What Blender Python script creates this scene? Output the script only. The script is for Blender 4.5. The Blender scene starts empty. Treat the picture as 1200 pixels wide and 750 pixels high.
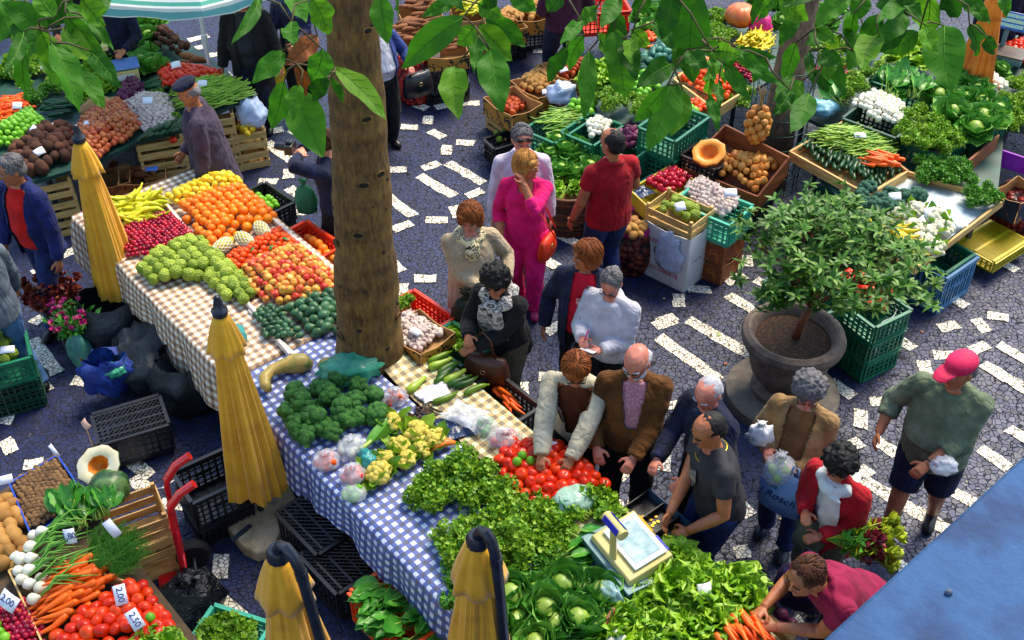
# Open-air produce market seen from an upper gallery: everything is built in code, in metres, z up.
import bpy, bmesh, math, random
import numpy as np
from mathutils import Vector as V, Matrix, Euler, noise as mnoise
rnd = random.Random(11)
U = rnd.uniform
PI = math.pi
rad = math.radians
scene = bpy.context.scene
COL = scene.collection

# ---------------------------------------------------------------- camera model (used to survey the photograph)
FPX, CAMH, PITCH = 1363.0, 6.8, rad(40)
_S, _C = math.sin(PITCH), math.cos(PITCH)
def P(px, py, z=0.0):
    """point of the place at height z that the photograph shows at px, py"""
    u = (px-600)/FPX; v = (py-375)/FPX
    t = (CAMH-z)/(_S+v*_C)
    return V((u*t, (_C-v*_S)*t, z))
def D(px, py, dist):
    """point of the place at a given depth in front of the gallery"""
    u = (px-600)/FPX; v = (py-375)/FPX
    return V((u*dist, (_C-v*_S)*dist, CAMH-(_S+v*_C)*dist))

# ---------------------------------------------------------------- mesh builder
class MB:
    def __init__(s): s.v = []; s.f = []; s.m = []
    def add(s, vs, fs, mi=0, M=None):
        o = len(s.v)
        if M is not None: vs = [M @ V(p) for p in vs]
        s.v.extend([tuple(p) for p in vs])
        for f in fs:
            s.f.append(tuple(i+o for i in f)); s.m.append(mi)
        return s
    def box(s, x0, x1, y0, y1, z0, z1, mi=0, M=None):
        vs = [(x0,y0,z0),(x1,y0,z0),(x1,y1,z0),(x0,y1,z0),(x0,y0,z1),(x1,y0,z1),(x1,y1,z1),(x0,y1,z1)]
        return s.add(vs, [(3,2,1,0),(4,5,6,7),(0,1,5,4),(1,2,6,5),(2,3,7,6),(3,0,4,7)], mi, M)
    def rings(s, rs, cap=True, mi=0, M=None):
        n = len(rs[0]); vs = [p for r in rs for p in r]; fs = []
        for k in range(len(rs)-1):
            for i in range(n):
                j = (i+1) % n
                fs.append((k*n+i, k*n+j, (k+1)*n+j, (k+1)*n+i))
        if cap:
            fs.append(tuple(range(n-1, -1, -1))); fs.append(tuple((len(rs)-1)*n+i for i in range(n)))
        return s.add(vs, fs, mi, M)
    def tube(s, pts, rads, n=8, mi=0, M=None, flat=1.0, up=None):
        pts = [V(p) for p in pts]
        if not hasattr(rads, '__len__'): rads = [rads]*len(pts)
        rs = []; a = None
        for k, p in enumerate(pts):
            d = (pts[min(k+1, len(pts)-1)]-pts[max(k-1, 0)])
            d = d.normalized() if d.length > 1e-9 else V((0,0,1))
            if a is None:
                a = V(up) if up is not None else (V((1,0,0)) if abs(d.x) < .8 else V((0,1,0)))
            a = a-d*a.dot(d)
            a = a.normalized() if a.length > 1e-6 else d.orthogonal().normalized()
            b = d.cross(a)
            rs.append([p+a*(rads[k]*math.cos(2*PI*i/n))+b*(rads[k]*flat*math.sin(2*PI*i/n)) for i in range(n)])
        return s.rings(rs, True, mi, M)
    def lathe(s, prof, n=16, mi=0, M=None, sx=1, sy=1):
        rs = [[(r*sx*math.cos(2*PI*i/n), r*sy*math.sin(2*PI*i/n), z) for i in range(n)] for r, z in prof]
        return s.rings(rs, True, mi, M)
    def ball(s, c, r, n=10, k=7, mi=0, M=None):
        """ellipsoid; r number or triple"""
        if not hasattr(r, '__len__'): r = (r, r, r)
        rs = []
        for a in range(1, k):
            t = -PI/2+PI*a/k
            rs.append([(c[0]+r[0]*math.cos(t)*math.cos(2*PI*i/n), c[1]+r[1]*math.cos(t)*math.sin(2*PI*i/n), c[2]+r[2]*math.sin(t)) for i in range(n)])
        vs = [(c[0],c[1],c[2]-r[2])]+[p for q in rs for p in q]+[(c[0],c[1],c[2]+r[2])]
        fs = []
        for i in range(n):
            j = (i+1) % n
            fs.append((0, 1+j, 1+i)); L = 1+(k-2)*n
            fs.append((L+i, L+j, len(vs)-1))
            for q in range(k-2):
                fs.append((1+q*n+i, 1+q*n+j, 1+(q+1)*n+j, 1+(q+1)*n+i))
        return s.add(vs, fs, mi, M)
    def grid(s, fn, nu, nv, mi=0, M=None):
        vs = [fn(i/nu, j/nv) for i in range(nu+1) for j in range(nv+1)]
        fs = [(i*(nv+1)+j, (i+1)*(nv+1)+j, (i+1)*(nv+1)+j+1, i*(nv+1)+j+1) for i in range(nu) for j in range(nv)]
        return s.add(vs, fs, mi, M)
    def mesh(s, name, mats, smooth=True):
        me = bpy.data.meshes.new(name)
        me.from_pydata(s.v, [], s.f)
        for m in (mats if isinstance(mats, (list, tuple)) else [mats]): me.materials.append(m)
        if any(s.m): me.polygons.foreach_set('material_index', s.m)
        if smooth:
            me.polygons.foreach_set('use_smooth', [True]*len(me.polygons))
            if smooth != 'all':
                try: me.set_sharp_from_angle(angle=rad(smooth if smooth is not True else 40))
                except Exception: pass
        me.update()
        return me
    def build(s, name, mats, parent=None, smooth=True, loc=None, rz=0, bevel=0, solid=0):
        return obj(name, s.mesh(name, mats, smooth), parent, loc, rz, bevel, solid)

def obj(name, me, parent=None, loc=None, rz=0, bevel=0, solid=0):
    o = bpy.data.objects.new(name, me); COL.objects.link(o)
    if parent is not None: o.parent = parent
    if loc is not None: o.location = loc
    if rz: o.rotation_euler = (0, 0, rz)
    if solid:
        m = o.modifiers.new('s', 'SOLIDIFY'); m.thickness = solid; m.offset = 0
    if bevel:
        m = o.modifiers.new('b', 'BEVEL'); m.width = bevel; m.segments = 2; m.limit_method = 'ANGLE'; m.angle_limit = rad(40)
    return o
def tag(o, label=None, cat=None, group=None, kind=None):
    if label: o['label'] = label
    if cat: o['category'] = cat
    if group: o['group'] = group
    if kind: o['kind'] = kind
    return o
def thing(name, label, cat, loc=(0,0,0), rz=0, group=None):
    o = bpy.data.objects.new(name, None); COL.objects.link(o)
    o.location = loc; o.rotation_euler = (0, 0, rz); o.empty_display_size = .1
    return tag(o, label, cat, group)
def kids(o): return [c for c in COL.objects if c.parent == o]
def dup(root, loc, rz=None, label=None, group=None):
    ks = root.get('_k')
    r = root.copy(); COL.objects.link(r); r.location = loc
    if rz is not None: r.rotation_euler = (0, 0, rz)
    if label: r['label'] = label
    if group: r['group'] = group
    for ch in list(root.children):
        c = ch.copy(); COL.objects.link(c); c.parent = r
        for g in list(ch.children):
            d = g.copy(); COL.objects.link(d); d.parent = c
    return r
def Rz(a): return Matrix.Rotation(a, 4, 'Z')
def Rx(a): return Matrix.Rotation(a, 4, 'X')
def Ry(a): return Matrix.Rotation(a, 4, 'Y')
def T(*p): return Matrix.Translation(V(p if len(p) == 3 else p[0]))
def Sc(x, y=None, z=None):
    return Matrix.Diagonal((x, y if y is not None else x, z if z is not None else x, 1))

# ---------------------------------------------------------------- materials
MAT = {}
def srgb(h):
    h = h.lstrip('#'); c = [int(h[i:i+2], 16)/255 for i in (0, 2, 4)]
    return tuple(x/12.92 if x <= .04045 else ((x+.055)/1.055)**2.4 for x in c)
class NT:
    def __init__(s, m): s.t = m.node_tree; s.n = s.t.nodes; s.l = s.t.links
    def new(s, typ, **kw):
        n = s.n.new(typ)
        for k, v in kw.items():
            if k.startswith('_'): setattr(n, k[1:], v)
            else: n.inputs[k.replace('__', ' ')].default_value = v
        return n
    def math(s, op, a, b=None):
        n = s.n.new('ShaderNodeMath'); n.operation = op
        for i, x in enumerate((a, b)):
            if x is None: continue
            if hasattr(x, 'links'): s.l.new(x, n.inputs[i])
            else: n.inputs[i].default_value = x
        return n.outputs[0]
    def ramp(s, fac, cols, pos=None, const=False):
        n = s.n.new('ShaderNodeValToRGB'); e = n.color_ramp.elements
        if const: n.color_ramp.interpolation = 'CONSTANT'
        for i, c in enumerate(cols):
            p = pos[i] if pos else (i/(len(cols)-1) if len(cols) > 1 else 0)
            el = e[i] if i < 2 else e.new(p)
            el.position = p; el.color = (*c[:3], 1)
        if len(cols) == 1: e.remove(e[1])
        s.l.new(fac, n.inputs[0]); return n.outputs[0]
    def mix(s, fac, a, b, blend='MIX'):
        n = s.n.new('ShaderNodeMix'); n.data_type = 'RGBA'; n.blend_type = blend
        for i, x in ((0, fac), (6, a), (7, b)):
            if hasattr(x, 'links'): s.l.new(x, n.inputs[i])
            elif i == 0: n.inputs[0].default_value = x
            else: n.inputs[i].default_value = (*x[:3], 1)
        return n.outputs[2]
def c3(c): return srgb(c) if isinstance(c, str) else c
def newmat(name):
    m = bpy.data.materials.new(name); m.use_nodes = True
    t = NT(m); b = t.n['Principled BSDF']; MAT[name] = m
    return m, t, b
def mat(name, cols, rough=.5, by='noise', nscale=10, k=.4, bump=0, bscale=60, spec=.5, coat=0, trans=0, sss=0, metal=0, bdist=.004, stretch=None, vor=0, sheen=0, speck=None):
    """cols: ramp of base colours, chosen by: 'noise' | 'obj' (each object its own) | 'island' (each leaf its own), plus noise * k"""
    if name in MAT: return MAT[name]
    m, t, b = newmat(name)
    cols = [c3(c) for c in (cols if isinstance(cols, list) else [cols])]
    if len(cols) == 1:
        c = cols[0]; cols = [tuple(x*.82 for x in c), c, tuple(min(1, x*1.15) for x in c)]
    tc = t.n.new('ShaderNodeTexCoord').outputs['Object']
    if stretch:
        mp = t.n.new('ShaderNodeMapping'); mp.inputs['Scale'].default_value = stretch
        t.l.new(tc, mp.inputs[0]); tc = mp.outputs[0]
    nz = t.new('ShaderNodeTexNoise', Scale=nscale, Detail=4.0, Roughness=.6); t.l.new(tc, nz.inputs['Vector'])
    f = t.math('MULTIPLY_ADD', t.math('SUBTRACT', nz.outputs['Fac'], .5), 2.2)
    f.node.inputs[2].default_value = .5
    if by != 'noise':
        r = t.n.new('ShaderNodeObjectInfo').outputs['Random'] if by == 'obj' else t.n.new('ShaderNodeNewGeometry').outputs['Random Per Island']
        f = t.math('ADD', t.math('MULTIPLY', r, 1-k), t.math('MULTIPLY', f, k))
    c = t.ramp(f, cols)
    if speck:
        vn = t.new('ShaderNodeTexVoronoi', Scale=speck[1]); t.l.new(tc, vn.inputs['Vector'])
        c = t.mix(t.math('LESS_THAN', vn.outputs['Distance'], speck[2]), c, c3(speck[0]))
    t.l.new(c, b.inputs['Base Color'])
    b.inputs['Roughness'].default_value = rough; b.inputs['Metallic'].default_value = metal
    b.inputs['Specular IOR Level'].default_value = spec
    if coat: b.inputs['Coat Weight'].default_value = coat; b.inputs['Coat Roughness'].default_value = .15
    if sheen: b.inputs['Sheen Weight'].default_value = sheen
    if sss:
        b.inputs['Subsurface Weight'].default_value = sss; b.inputs['Subsurface Radius'].default_value = (.02, .008, .004)
    if bump:
        if vor:
            bn = t.new('ShaderNodeTexVoronoi', Scale=vor); t.l.new(tc, bn.inputs['Vector']); h = bn.outputs['Distance']
        else:
            bn = t.new('ShaderNodeTexNoise', Scale=bscale, Detail=5.0, Roughness=.65); t.l.new(tc, bn.inputs['Vector']); h = bn.outputs['Fac']
        bp = t.new('ShaderNodeBump', Strength=bump, Distance=bdist); t.l.new(h, bp.inputs['Height'])
        t.l.new(bp.outputs[0], b.inputs['Normal'])
    if trans:
        tr = t.n.new('ShaderNodeBsdfTranslucent'); t.l.new(c, tr.inputs['Color'])
        mx = t.n.new('ShaderNodeMixShader'); mx.inputs[0].default_value = trans
        t.l.new(b.outputs[0], mx.inputs[1]); t.l.new(tr.outputs[0], mx.inputs[2])
        t.l.new(mx.outputs[0], t.n['Material Output'].inputs['Surface'])
    return m
def plastic_film(name, col, alpha=.35, rough=.12):
    """thin see-through carrier-bag film"""
    if name in MAT: return MAT[name]
    m, t, b = newmat(name)
    b.inputs['Base Color'].default_value = (*c3(col), 1); b.inputs['Roughness'].default_value = rough
    nz = t.new('ShaderNodeTexNoise', Scale=14.0, Detail=5.0); t.l.new(t.n.new('ShaderNodeTexCoord').outputs['Object'], nz.inputs['Vector'])
    a = t.math('MULTIPLY_ADD', nz.outputs['Fac'], .6); a.node.inputs[2].default_value = alpha-.3
    t.l.new(a, b.inputs['Alpha'])
    bp = t.new('ShaderNodeBump', Strength=.9, Distance=.02); t.l.new(nz.outputs['Fac'], bp.inputs['Height']); t.l.new(bp.outputs[0], b.inputs['Normal'])
    return m
def gingham(name, dark, mid, light, size=.047):
    """woven check on UVs in metres"""
    if name in MAT: return MAT[name]
    m, t, b = newmat(name)
    uv = t.n.new('ShaderNodeTexCoord').outputs['UV']
    sp = t.n.new('ShaderNodeSeparateXYZ'); t.l.new(uv, sp.inputs[0])
    def band(x): return t.math('LESS_THAN', t.math('FRACT', t.math('DIVIDE', x, size*2)), .5)
    s = t.math('MULTIPLY', t.math('ADD', band(sp.outputs[0]), band(sp.outputs[1])), .5)
    c = t.ramp(s, [c3(light), c3(mid), c3(dark)], [0, .3, .8], True)
    nz = t.new('ShaderNodeTexNoise', Scale=9.0, Detail=3.0); t.l.new(uv, nz.inputs['Vector'])
    c = t.mix(t.math('MULTIPLY', nz.outputs['Fac'], .35), c, tuple(x*.8 for x in c3(light)))
    t.l.new(c, b.inputs['Base Color']); b.inputs['Roughness'].default_value = .55
    n2 = t.new('ShaderNodeTexNoise', Scale=7.0, Detail=4.0); t.l.new(uv, n2.inputs['Vector'])
    bp = t.new('ShaderNodeBump', Strength=.5, Distance=.03); t.l.new(n2.outputs['Fac'], bp.inputs['Height']); t.l.new(bp.outputs[0], b.inputs['Normal'])
    return m
def cobble(name, cols, joint, scale=15, jw=.06, rough=.4, bump=.6):
    """irregular hand-set stones with joints"""
    m, t, b = newmat(name)
    tc = t.n.new('ShaderNodeTexCoord').outputs['Object']
    dn = t.new('ShaderNodeTexNoise', Scale=6.0, Detail=2.0); t.l.new(tc, dn.inputs['Vector'])
    va = t.n.new('ShaderNodeVectorMath'); va.operation = 'MULTIPLY_ADD'; t.l.new(dn.outputs['Color'], va.inputs[0]); va.inputs[1].default_value = (.05,.05,0); t.l.new(tc, va.inputs[2])
    e = t.new('ShaderNodeTexVoronoi', Scale=scale, Randomness=.85); e.feature = 'DISTANCE_TO_EDGE'; t.l.new(va.outputs[0], e.inputs['Vector'])
    v = t.new('ShaderNodeTexVoronoi', Scale=scale, Randomness=.85); t.l.new(va.outputs[0], v.inputs['Vector'])
    sp = t.n.new('ShaderNodeSeparateColor'); t.l.new(v.outputs['Color'], sp.inputs[0])
    big = t.new('ShaderNodeTexNoise', Scale=.9, Detail=4.0); t.l.new(tc, big.inputs['Vector'])
    f = t.math('ADD', t.math('MULTIPLY', sp.outputs[0], .65), t.math('MULTIPLY', big.outputs['Fac'], .4))
    c = t.ramp(f, [c3(x) for x in cols])
    n = t.n.new('ShaderNodeMapRange'); n.inputs[1].default_value = jw*.45; n.inputs[2].default_value = jw*1.5; t.l.new(e.outputs['Distance'], n.inputs[0])
    c = t.mix(n.outputs[0], c3(joint), c)
    t.l.new(c, b.inputs['Base Color'])
    r = t.math('MULTIPLY_ADD', n.outputs[0], rough-.85); r.node.inputs[2].default_value = .85
    r2 = t.math('ADD', r, t.math('MULTIPLY', sp.outputs[1], .16)); t.l.new(r2, b.inputs['Roughness'])
    hh = t.math('ADD', n.outputs[0], t.math('MULTIPLY', sp.outputs[2], .5))
    n4 = t.new('ShaderNodeTexNoise', Scale=70.0, Detail=3.0); t.l.new(tc, n4.inputs['Vector'])
    hh = t.math('ADD', hh, t.math('MULTIPLY', n4.outputs['Fac'], .35))
    bp = t.new('ShaderNodeBump', Strength=bump, Distance=.012); t.l.new(hh, bp.inputs['Height']); t.l.new(bp.outputs[0], b.inputs['Normal'])
    return m
# ---------------------------------------------------------------- camera, light, sky
cam = bpy.data.cameras.new('camera'); cam.sensor_width = 36; cam.lens = 36*FPX/1200; cam.clip_end = 500; cam.clip_start = .05
co = bpy.data.objects.new('camera', cam); COL.objects.link(co)
co.location = (0, 0, CAMH); co.rotation_euler = (PI/2-PITCH, 0, 0); scene.camera = co
SUN_EL, SUN_AZ = rad(57), rad(38)     # azimuth clockwise from +Y: light falls from behind right
w = bpy.data.worlds.new('World'); scene.world = w; w.use_nodes = True
sk = w.node_tree.nodes.new('ShaderNodeTexSky'); sk.sky_type = 'NISHITA'; sk.sun_disc = False
sk.sun_elevation = SUN_EL; sk.sun_rotation = SUN_AZ; sk.air_density = 1.6; sk.ozone_density = 3.0
bg = w.node_tree.nodes['Background']; bg.inputs[1].default_value = .14
w.node_tree.links.new(sk.outputs[0], bg.inputs[0])
sd = bpy.data.lights.new('sun', 'SUN'); sd.energy = 3.5; sd.angle = rad(26); sd.color = (1, .87, .66)
so = bpy.data.objects.new('sun', sd); COL.objects.link(so)
so.rotation_euler = Euler((PI/2-SUN_EL, 0, -SUN_AZ+PI), 'XYZ')
so.rotation_euler = V((-math.sin(SUN_AZ)*math.cos(SUN_EL), -math.cos(SUN_AZ)*math.cos(SUN_EL), -math.sin(SUN_EL))).to_track_quat('-Z', 'Y').to_euler()
vs = scene.view_settings; vs.view_transform = 'Standard'; vs.look = 'None'; vs.gamma = 1; vs.exposure = 1.0
scene.cycles.max_bounces = 6; scene.cycles.transparent_max_bounces = 12
scene.cycles.use_denoising = True
scene.cycles.caustics_reflective = False; scene.cycles.caustics_refractive = False

# ---------------------------------------------------------------- paving
m_basalt = cobble('basalt_setts', ['#070e28', '#0b163c', '#11204e', '#1c2338'], '#090b12', 21, .04, .44)
m_lime = cobble('limestone_setts', ['#c9bfa6', '#ece5d4', '#f7f2e6'], '#575040', 27, .06, .6)
g = MB(); g.grid(lambda a, b: (-40+80*a, -6+60*b, 0), 8, 6)
tag(g.build('ground', m_basalt), kind='structure')
dashes = """492 206 532 230;525 191 567 215;494 198 515 191;455 199 477 199;546 231 566 223;449 227 485 253;460 270 482 262;499 258 524 258;532 242 537 255;485 327 510 327;472 332 470 347;457 306 471 319;584 282 596 282;354 239 352 252;302 213 325 213;339 198 338 210;338 220 350 229;480 120 500 128;510 127 524 124;543 121 562 121;503 136 501 146;470 149 490 150;504 153 520 162;534 167 556 168;524 171 523 182;570 174 584 181;341 134 340 145;311 156 332 152;341 153 357 160;313 167 342 189;220 48 245 42;226 58 243 54;246 65 258 63;248 76 261 76;261 89 271 87;651 274 676 286;637 303 653 313;875 299 876 313;850 332 872 323;885 328 900 334;853 346 884 365;806 338 833 340;796 345 796 360;770 379 792 371;806 374 881 418;772 395 843 446;767 383 793 374;632 442 655 441;611 448 613 466;778 532 778 552;786 470 792 480;1046 394 1071 409;1143 374 1158 390;1157 370 1181 373;1170 404 1230 438;1151 426 1225 471;1137 412 1158 404;1094 416 1118 417;1082 423 1087 440;973 447 999 465;1019 471 1049 471;1009 481 1009 502;985 527 1009 517;1027 517 1052 533;1181 502 1240 536;1148 525 1184 550;1006 547 1022 559;1011 562 1110 621;1110 573 1143 590;1034 649 1060 666;928 725 945 742;63 303 90 293;43 315 51 325;38 398 68 438;85 446 105 449;33 462 61 451;38 380 50 372;4 497 15 479;6 516 15 532;29 545 51 542;149 537 177 559;157 560 172 575;189 591 223 593;241 613 258 628;261 649 258 677;256 702 286 727;632 30 634 40;628 52 630 62;640 34 648 36;722 585 722 600;735 590 760 592;862 585 880 605;868 640 872 655;430 340 452 352;706 545 735 560;1090 345 1110 352;1111 347 1133 360;1171 306 1191 317;1100 385 1122 380;1060 455 1085 452;640 390 660 380;655 470 690 480;600 340 590 325;440 130 452 138"""
g = MB()
for d in dashes.split(';'):
    a, b, c, e = map(float, d.split()); p, q = P(a, b), P(c, e); dr = (q-p); L = dr.length; dr.normalize()
    wd = .062 if L > .5 else .058
    n = V((-dr.y, dr.x, 0))*wd; p.z = q.z = (len(g.f) % 9)*.0006
    k = max(2, int(L/.06)); zz = V((0, 0, .004+p.z)); p.z = q.z = 0; jt = lambda: n*U(-.16, .12)+dr*U(-.012, .012)   # the inlay's edge follows its stones
    lo = [p.lerp(q, i/k)-n+jt()+zz for i in range(k+1)]; hi = [p.lerp(q, i/k)+n+jt()+zz for i in range(k+1)]
    g.add(lo+hi, [(i, i+1, k+2+i, k+1+i) for i in range(k)])
tag(g.build('pavement_marking', m_lime, smooth=False), kind='structure')
# petals and scraps dropped on the paving
m_scrap = mat('scrap', ['#c8a070', '#8fae6a', '#c0543a', '#b9b4a8'], .8, 'island', k=0)
g = MB()
for k in range(60):
    p = P(U(440, 1180), U(130, 640)); a = U(0, 6); r = U(.008, .03)
    g.add([(p.x+r*math.cos(a+q)*U(.5,1), p.y+r*math.sin(a+q)*U(.5,1), .006+U(0,.01)) for q in (0, 1.2, 2.5, 3.9, 5.1)], [(0,1,2,3,4)])
tag(g.build('litter', m_scrap, smooth=False), kind='stuff')

# painted concrete ledge of the building below the gallery, seen in the lower right corner
m_cop = mat('painted_concrete', ['#09234a', '#0f3360', '#1d4a7a', '#153e6a'], .8, nscale=3, k=1, bump=.5, bscale=18, bdist=.02)
LZ = 4.0
A, B = P(1206, 528, LZ), P(955, 758, LZ)
d = (A-B).normalized(); n = V((d.y, -d.x, 0))
if n.x < 0: n = -n
root = thing('concrete_ledge', 'blue painted concrete ledge slanting across the lower right corner', 'ledge', tuple((A+B)/2-V((0,0,.0))))
def coping(z0, z1, t0, t1, mi):
    g = MB(); o = (A+B)/2
    rows = []
    for (t, z) in ((t0, z0), (t0, z1-.012), (t0+.012, z1), (t1, z1), (t1, z0)):
        rows.append([p-o+n*t+V((0, 0, z-o.z)) for p in (B-d*1.0, B, A, A+d*1.0)])
    g.add([p for r in rows for p in r], [(k*4+i, k*4+i+1, (k+1)*4+i+1, (k+1)*4+i) for k in range(4) for i in range(3)])
    return g
coping(LZ-.14, LZ, 0, 1.9, 0).build('coping', m_cop, root)
coping(0, LZ-.141, .1, 1.7, 0).build('upstand', m_cop, root)
g = MB(); g.ball((0,0,0), (.013,.01,.011), 8, 5)
tag(g.build('pebble', mat('pebble', '#4a5468', .8), loc=P(1112, 694, LZ+.007)), 'small grey pebble lying on the blue concrete ledge', 'pebble')

# ---------------------------------------------------------------- main stall frame of reference
SD, TD = V((.643, -.766, 0)), V((.766, .643, 0))
YAW = math.atan2(SD.y, SD.x)
def ST(s, t, z=0): return SD*s+TD*t+V((0, 0, z))
def UV(p): return (p.x*SD.x+p.y*SD.y, p.x*TD.x+p.y*TD.y)
m_wood = mat('crate_wood', ['#7d5526', '#b88a4e', '#d2a868', '#c79a58'], .7, nscale=5, k=1, stretch=(1, 9, 9), bump=.3, bscale=40)
m_pine = mat('pale_pine', ['#a57f42', '#cfa762', '#e0c084'], .7, nscale=5, k=1, stretch=(1, 9, 9), bump=.3, bscale=40)
m_dkwood = mat('dark_boards', ['#5a2c12', '#80421c', '#9a5526'], .6, nscale=4, k=1, stretch=(1, 8, 8), bump=.3)
m_steel = mat('dull_steel', ['#343a44', '#4a5160'], .4, metal=.6)
m_board = mat('trestle_board', ['#3a2c1c', '#5a452c'], .8)
def market_table(s0, s1, t0, t1, z, label):
    c = ST((s0+s1)/2, (t0+t1)/2); hs, ht = (s1-s0)/2, (t1-t0)/2
    r = thing('market_table', label, 'table', (c.x, c.y, 0), YAW)
    MB().box(-hs, hs, -ht, ht, z-.035, z).build('tabletop', m_board, r)
    for a in (-1, 1):
        for b in (-1, 1):
            MB().box(a*(hs-.12)-.02, a*(hs-.12)+.02, b*(ht-.08)-.02, b*(ht-.08)+.02, 0, z-.036).build('leg', m_steel, r)
    for a in (-1, 1): MB().box(a*(hs-.12)-.014, a*(hs-.12)+.014, -ht+.103, ht-.103, .25, .28).build('stretcher', m_steel, r)
    return r
def cloth(label, s0, s1, t0, t1, z, m, hl=.4, hr=.2, h0=0, h1=0, seed=0, bumps=(), name='tablecloth'):
    """cloth over a table top: flat part with soft creases, hanging edges with folds"""
    rs = random.Random(seed); L, W = s1-s0, t1-t0
    us = []
    def axis(L, a, b):
        r = [-a+.06*k for k in range(int(a/.06))] if a else []
        n = max(6, int(L/.07)); r += [L*k/n for k in range(n+1)]
        if b: r += [L+.06*(k+1) for k in range(int(b/.06))]
        return r
    us, ws = axis(L, h0, h1), axis(W, hl, hr)
    vs = []; uvs = []; ph = rs.uniform(0, 6)
    for u in us:
        for q in ws:
            du = max(0, -u, u-L); dq = max(0, -q, q-W)
            uu = min(max(u, 0), L); qq = min(max(q, 0), W)
            fold = (.016*math.sin(uu*11+ph)+.012*math.sin(uu*23+2*ph))*min(1, dq*4)
            hemv = 1+.18*math.sin(uu*3.1+ph)+.08*math.sin(uu*7.7)
            off = (.012+fold+dq*.1) if dq else 0
            dz = dq*hemv if dq else 0
            x, y = uu, qq+(off if q > W else -off)
            if du:
                x += (du*.1+.012+.014*math.sin(qq*13)*min(1, du*4))*(1 if u > L else -1); dz = max(dz, du)
            e = 0
            if not du and not dq:
                e = .004*(mnoise.noise(V((uu*6, qq*6, seed)))+1)
                for (bs, bt, br, bh) in bumps:
                    dd = ((uu+s0-bs)**2+(qq+t0-bt)**2)/br**2
                    e += bh*math.exp(-dd)*(1+.5*mnoise.noise(V((uu*14, qq*14, 3))))
            vs.append((x-L/2, y-W/2, .004-dz+e)); uvs.append((u+s0, q+t0))
    nw = len(ws)
    fs = [(i*nw+j, (i+1)*nw+j, (i+1)*nw+j+1, i*nw+j+1) for i in range(len(us)-1) for j in range(nw-1)]
    me = bpy.data.meshes.new(name); me.from_pydata(vs, [], fs); me.materials.append(m)
    ul = me.uv_layers.new(name='uv'); ul.data.foreach_set('uv', [c for l in me.loops for c in uvs[l.vertex_index]])
    me.polygons.foreach_set('use_smooth', [True]*len(me.polygons))
    c = ST((s0+s1)/2, (t0+t1)/2, z)
    return tag(obj(name, me, None, c, YAW), label, 'tablecloth')
m_brown = gingham('brown_check', '#5a2a10', '#b58a5e', '#efe6d6', .036)
m_blue = gingham('blue_check', '#060c3a', '#1c3c98', '#ccd4e8', .035)
m_olive = gingham('olive_check', '#54300e', '#a88c58', '#d9dcae', .04)
market_table(-9.15, -6.36, 2.53, 3.86, .8, 'trestle table carrying the fruit under brown checked cloths')
market_table(-6.3, -1.5, 2.53, 3.40, .8, 'long trestle table under the blue checked cloth')
market_table(-5.25, -1.5, 3.46, 3.86, .8, 'narrow trestle table under the olive and brown checked cloth')
cloth('white and brown checked cloth over the fruit table', -9.12, -6.32, 2.5, 3.9, .8, m_brown, .42, .15, .2, .08, 1)
cloth('blue and white checked cloth hanging off the vegetable table', -6.28, -1.4, 2.5, 3.42, .8, m_blue, .36, .02, .05, .1, 2, [(-6.1, 3.2, .2, .02)])
cloth('olive and brown checked cloth beside the tree trunk under the courgettes', -5.98, -1.4, 3.44, 3.9, .806, m_olive, .02, .16, .1, .1, 3, [(-5.7, 3.5, .16, .06)])

# ---------------------------------------------------------------- crates, boxes
def crate_mesh_side(L, H, th=.016, nh=3, nv=8, lip=True, hand=True):
    """one slotted wall of a plastic crate in the xz plane, centred, thickness along y"""
    g = MB(); h = th/2
    g.box(-L/2, L/2, -h, h, 0, H*.16); g.box(-L/2, L/2, -h, h, H*.84, H)
    if lip: g.box(-L/2-.006, L/2+.006, -h-.012, -h, H*.93, H+.001)
    for k in range(nh):
        z = H*(.16+.68*(k+.62)/nh); g.box(-L/2, L/2, -h+.003, h-.003, z-.011, z+.005)
    for k in range(nv+1):
        x = -L/2+L*k/nv; x = min(max(x, -L/2+.012), L/2-.012); wd = .011 if k % 2 else .018
        g.box(x-wd/2, x+wd/2, -h-.002, h+.002, H*.16, H*.84)
    if hand:
        g.box(-.07, .07, -h-.004, h+.004, H*.52, H*.57)
    return g
PL = {}
def plastic(name, cols, rough=.38): return mat('plastic_'+name, cols, rough, nscale=4, k=1, bump=.08, bscale=90)
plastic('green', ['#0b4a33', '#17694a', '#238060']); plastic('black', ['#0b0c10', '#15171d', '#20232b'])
plastic('red', ['#c01c08', '#e03812', '#f04c1a']); plastic('blue', ['#0d2a80', '#1d48ac', '#2a5cc4'])
plastic('orange', ['#d0380a', '#e8530f', '#f0641c']); plastic('yellow', ['#9a8a12', '#b8a41c', '#c9b62c'])
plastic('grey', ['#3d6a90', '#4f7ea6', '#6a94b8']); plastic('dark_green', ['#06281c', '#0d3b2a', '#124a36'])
plastic('teal', ['#2a8a70', '#3aa688', '#52b89a']); plastic('purple', ['#7a1a9a', '#9a2ab8', '#aa4ac8'])
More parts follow.
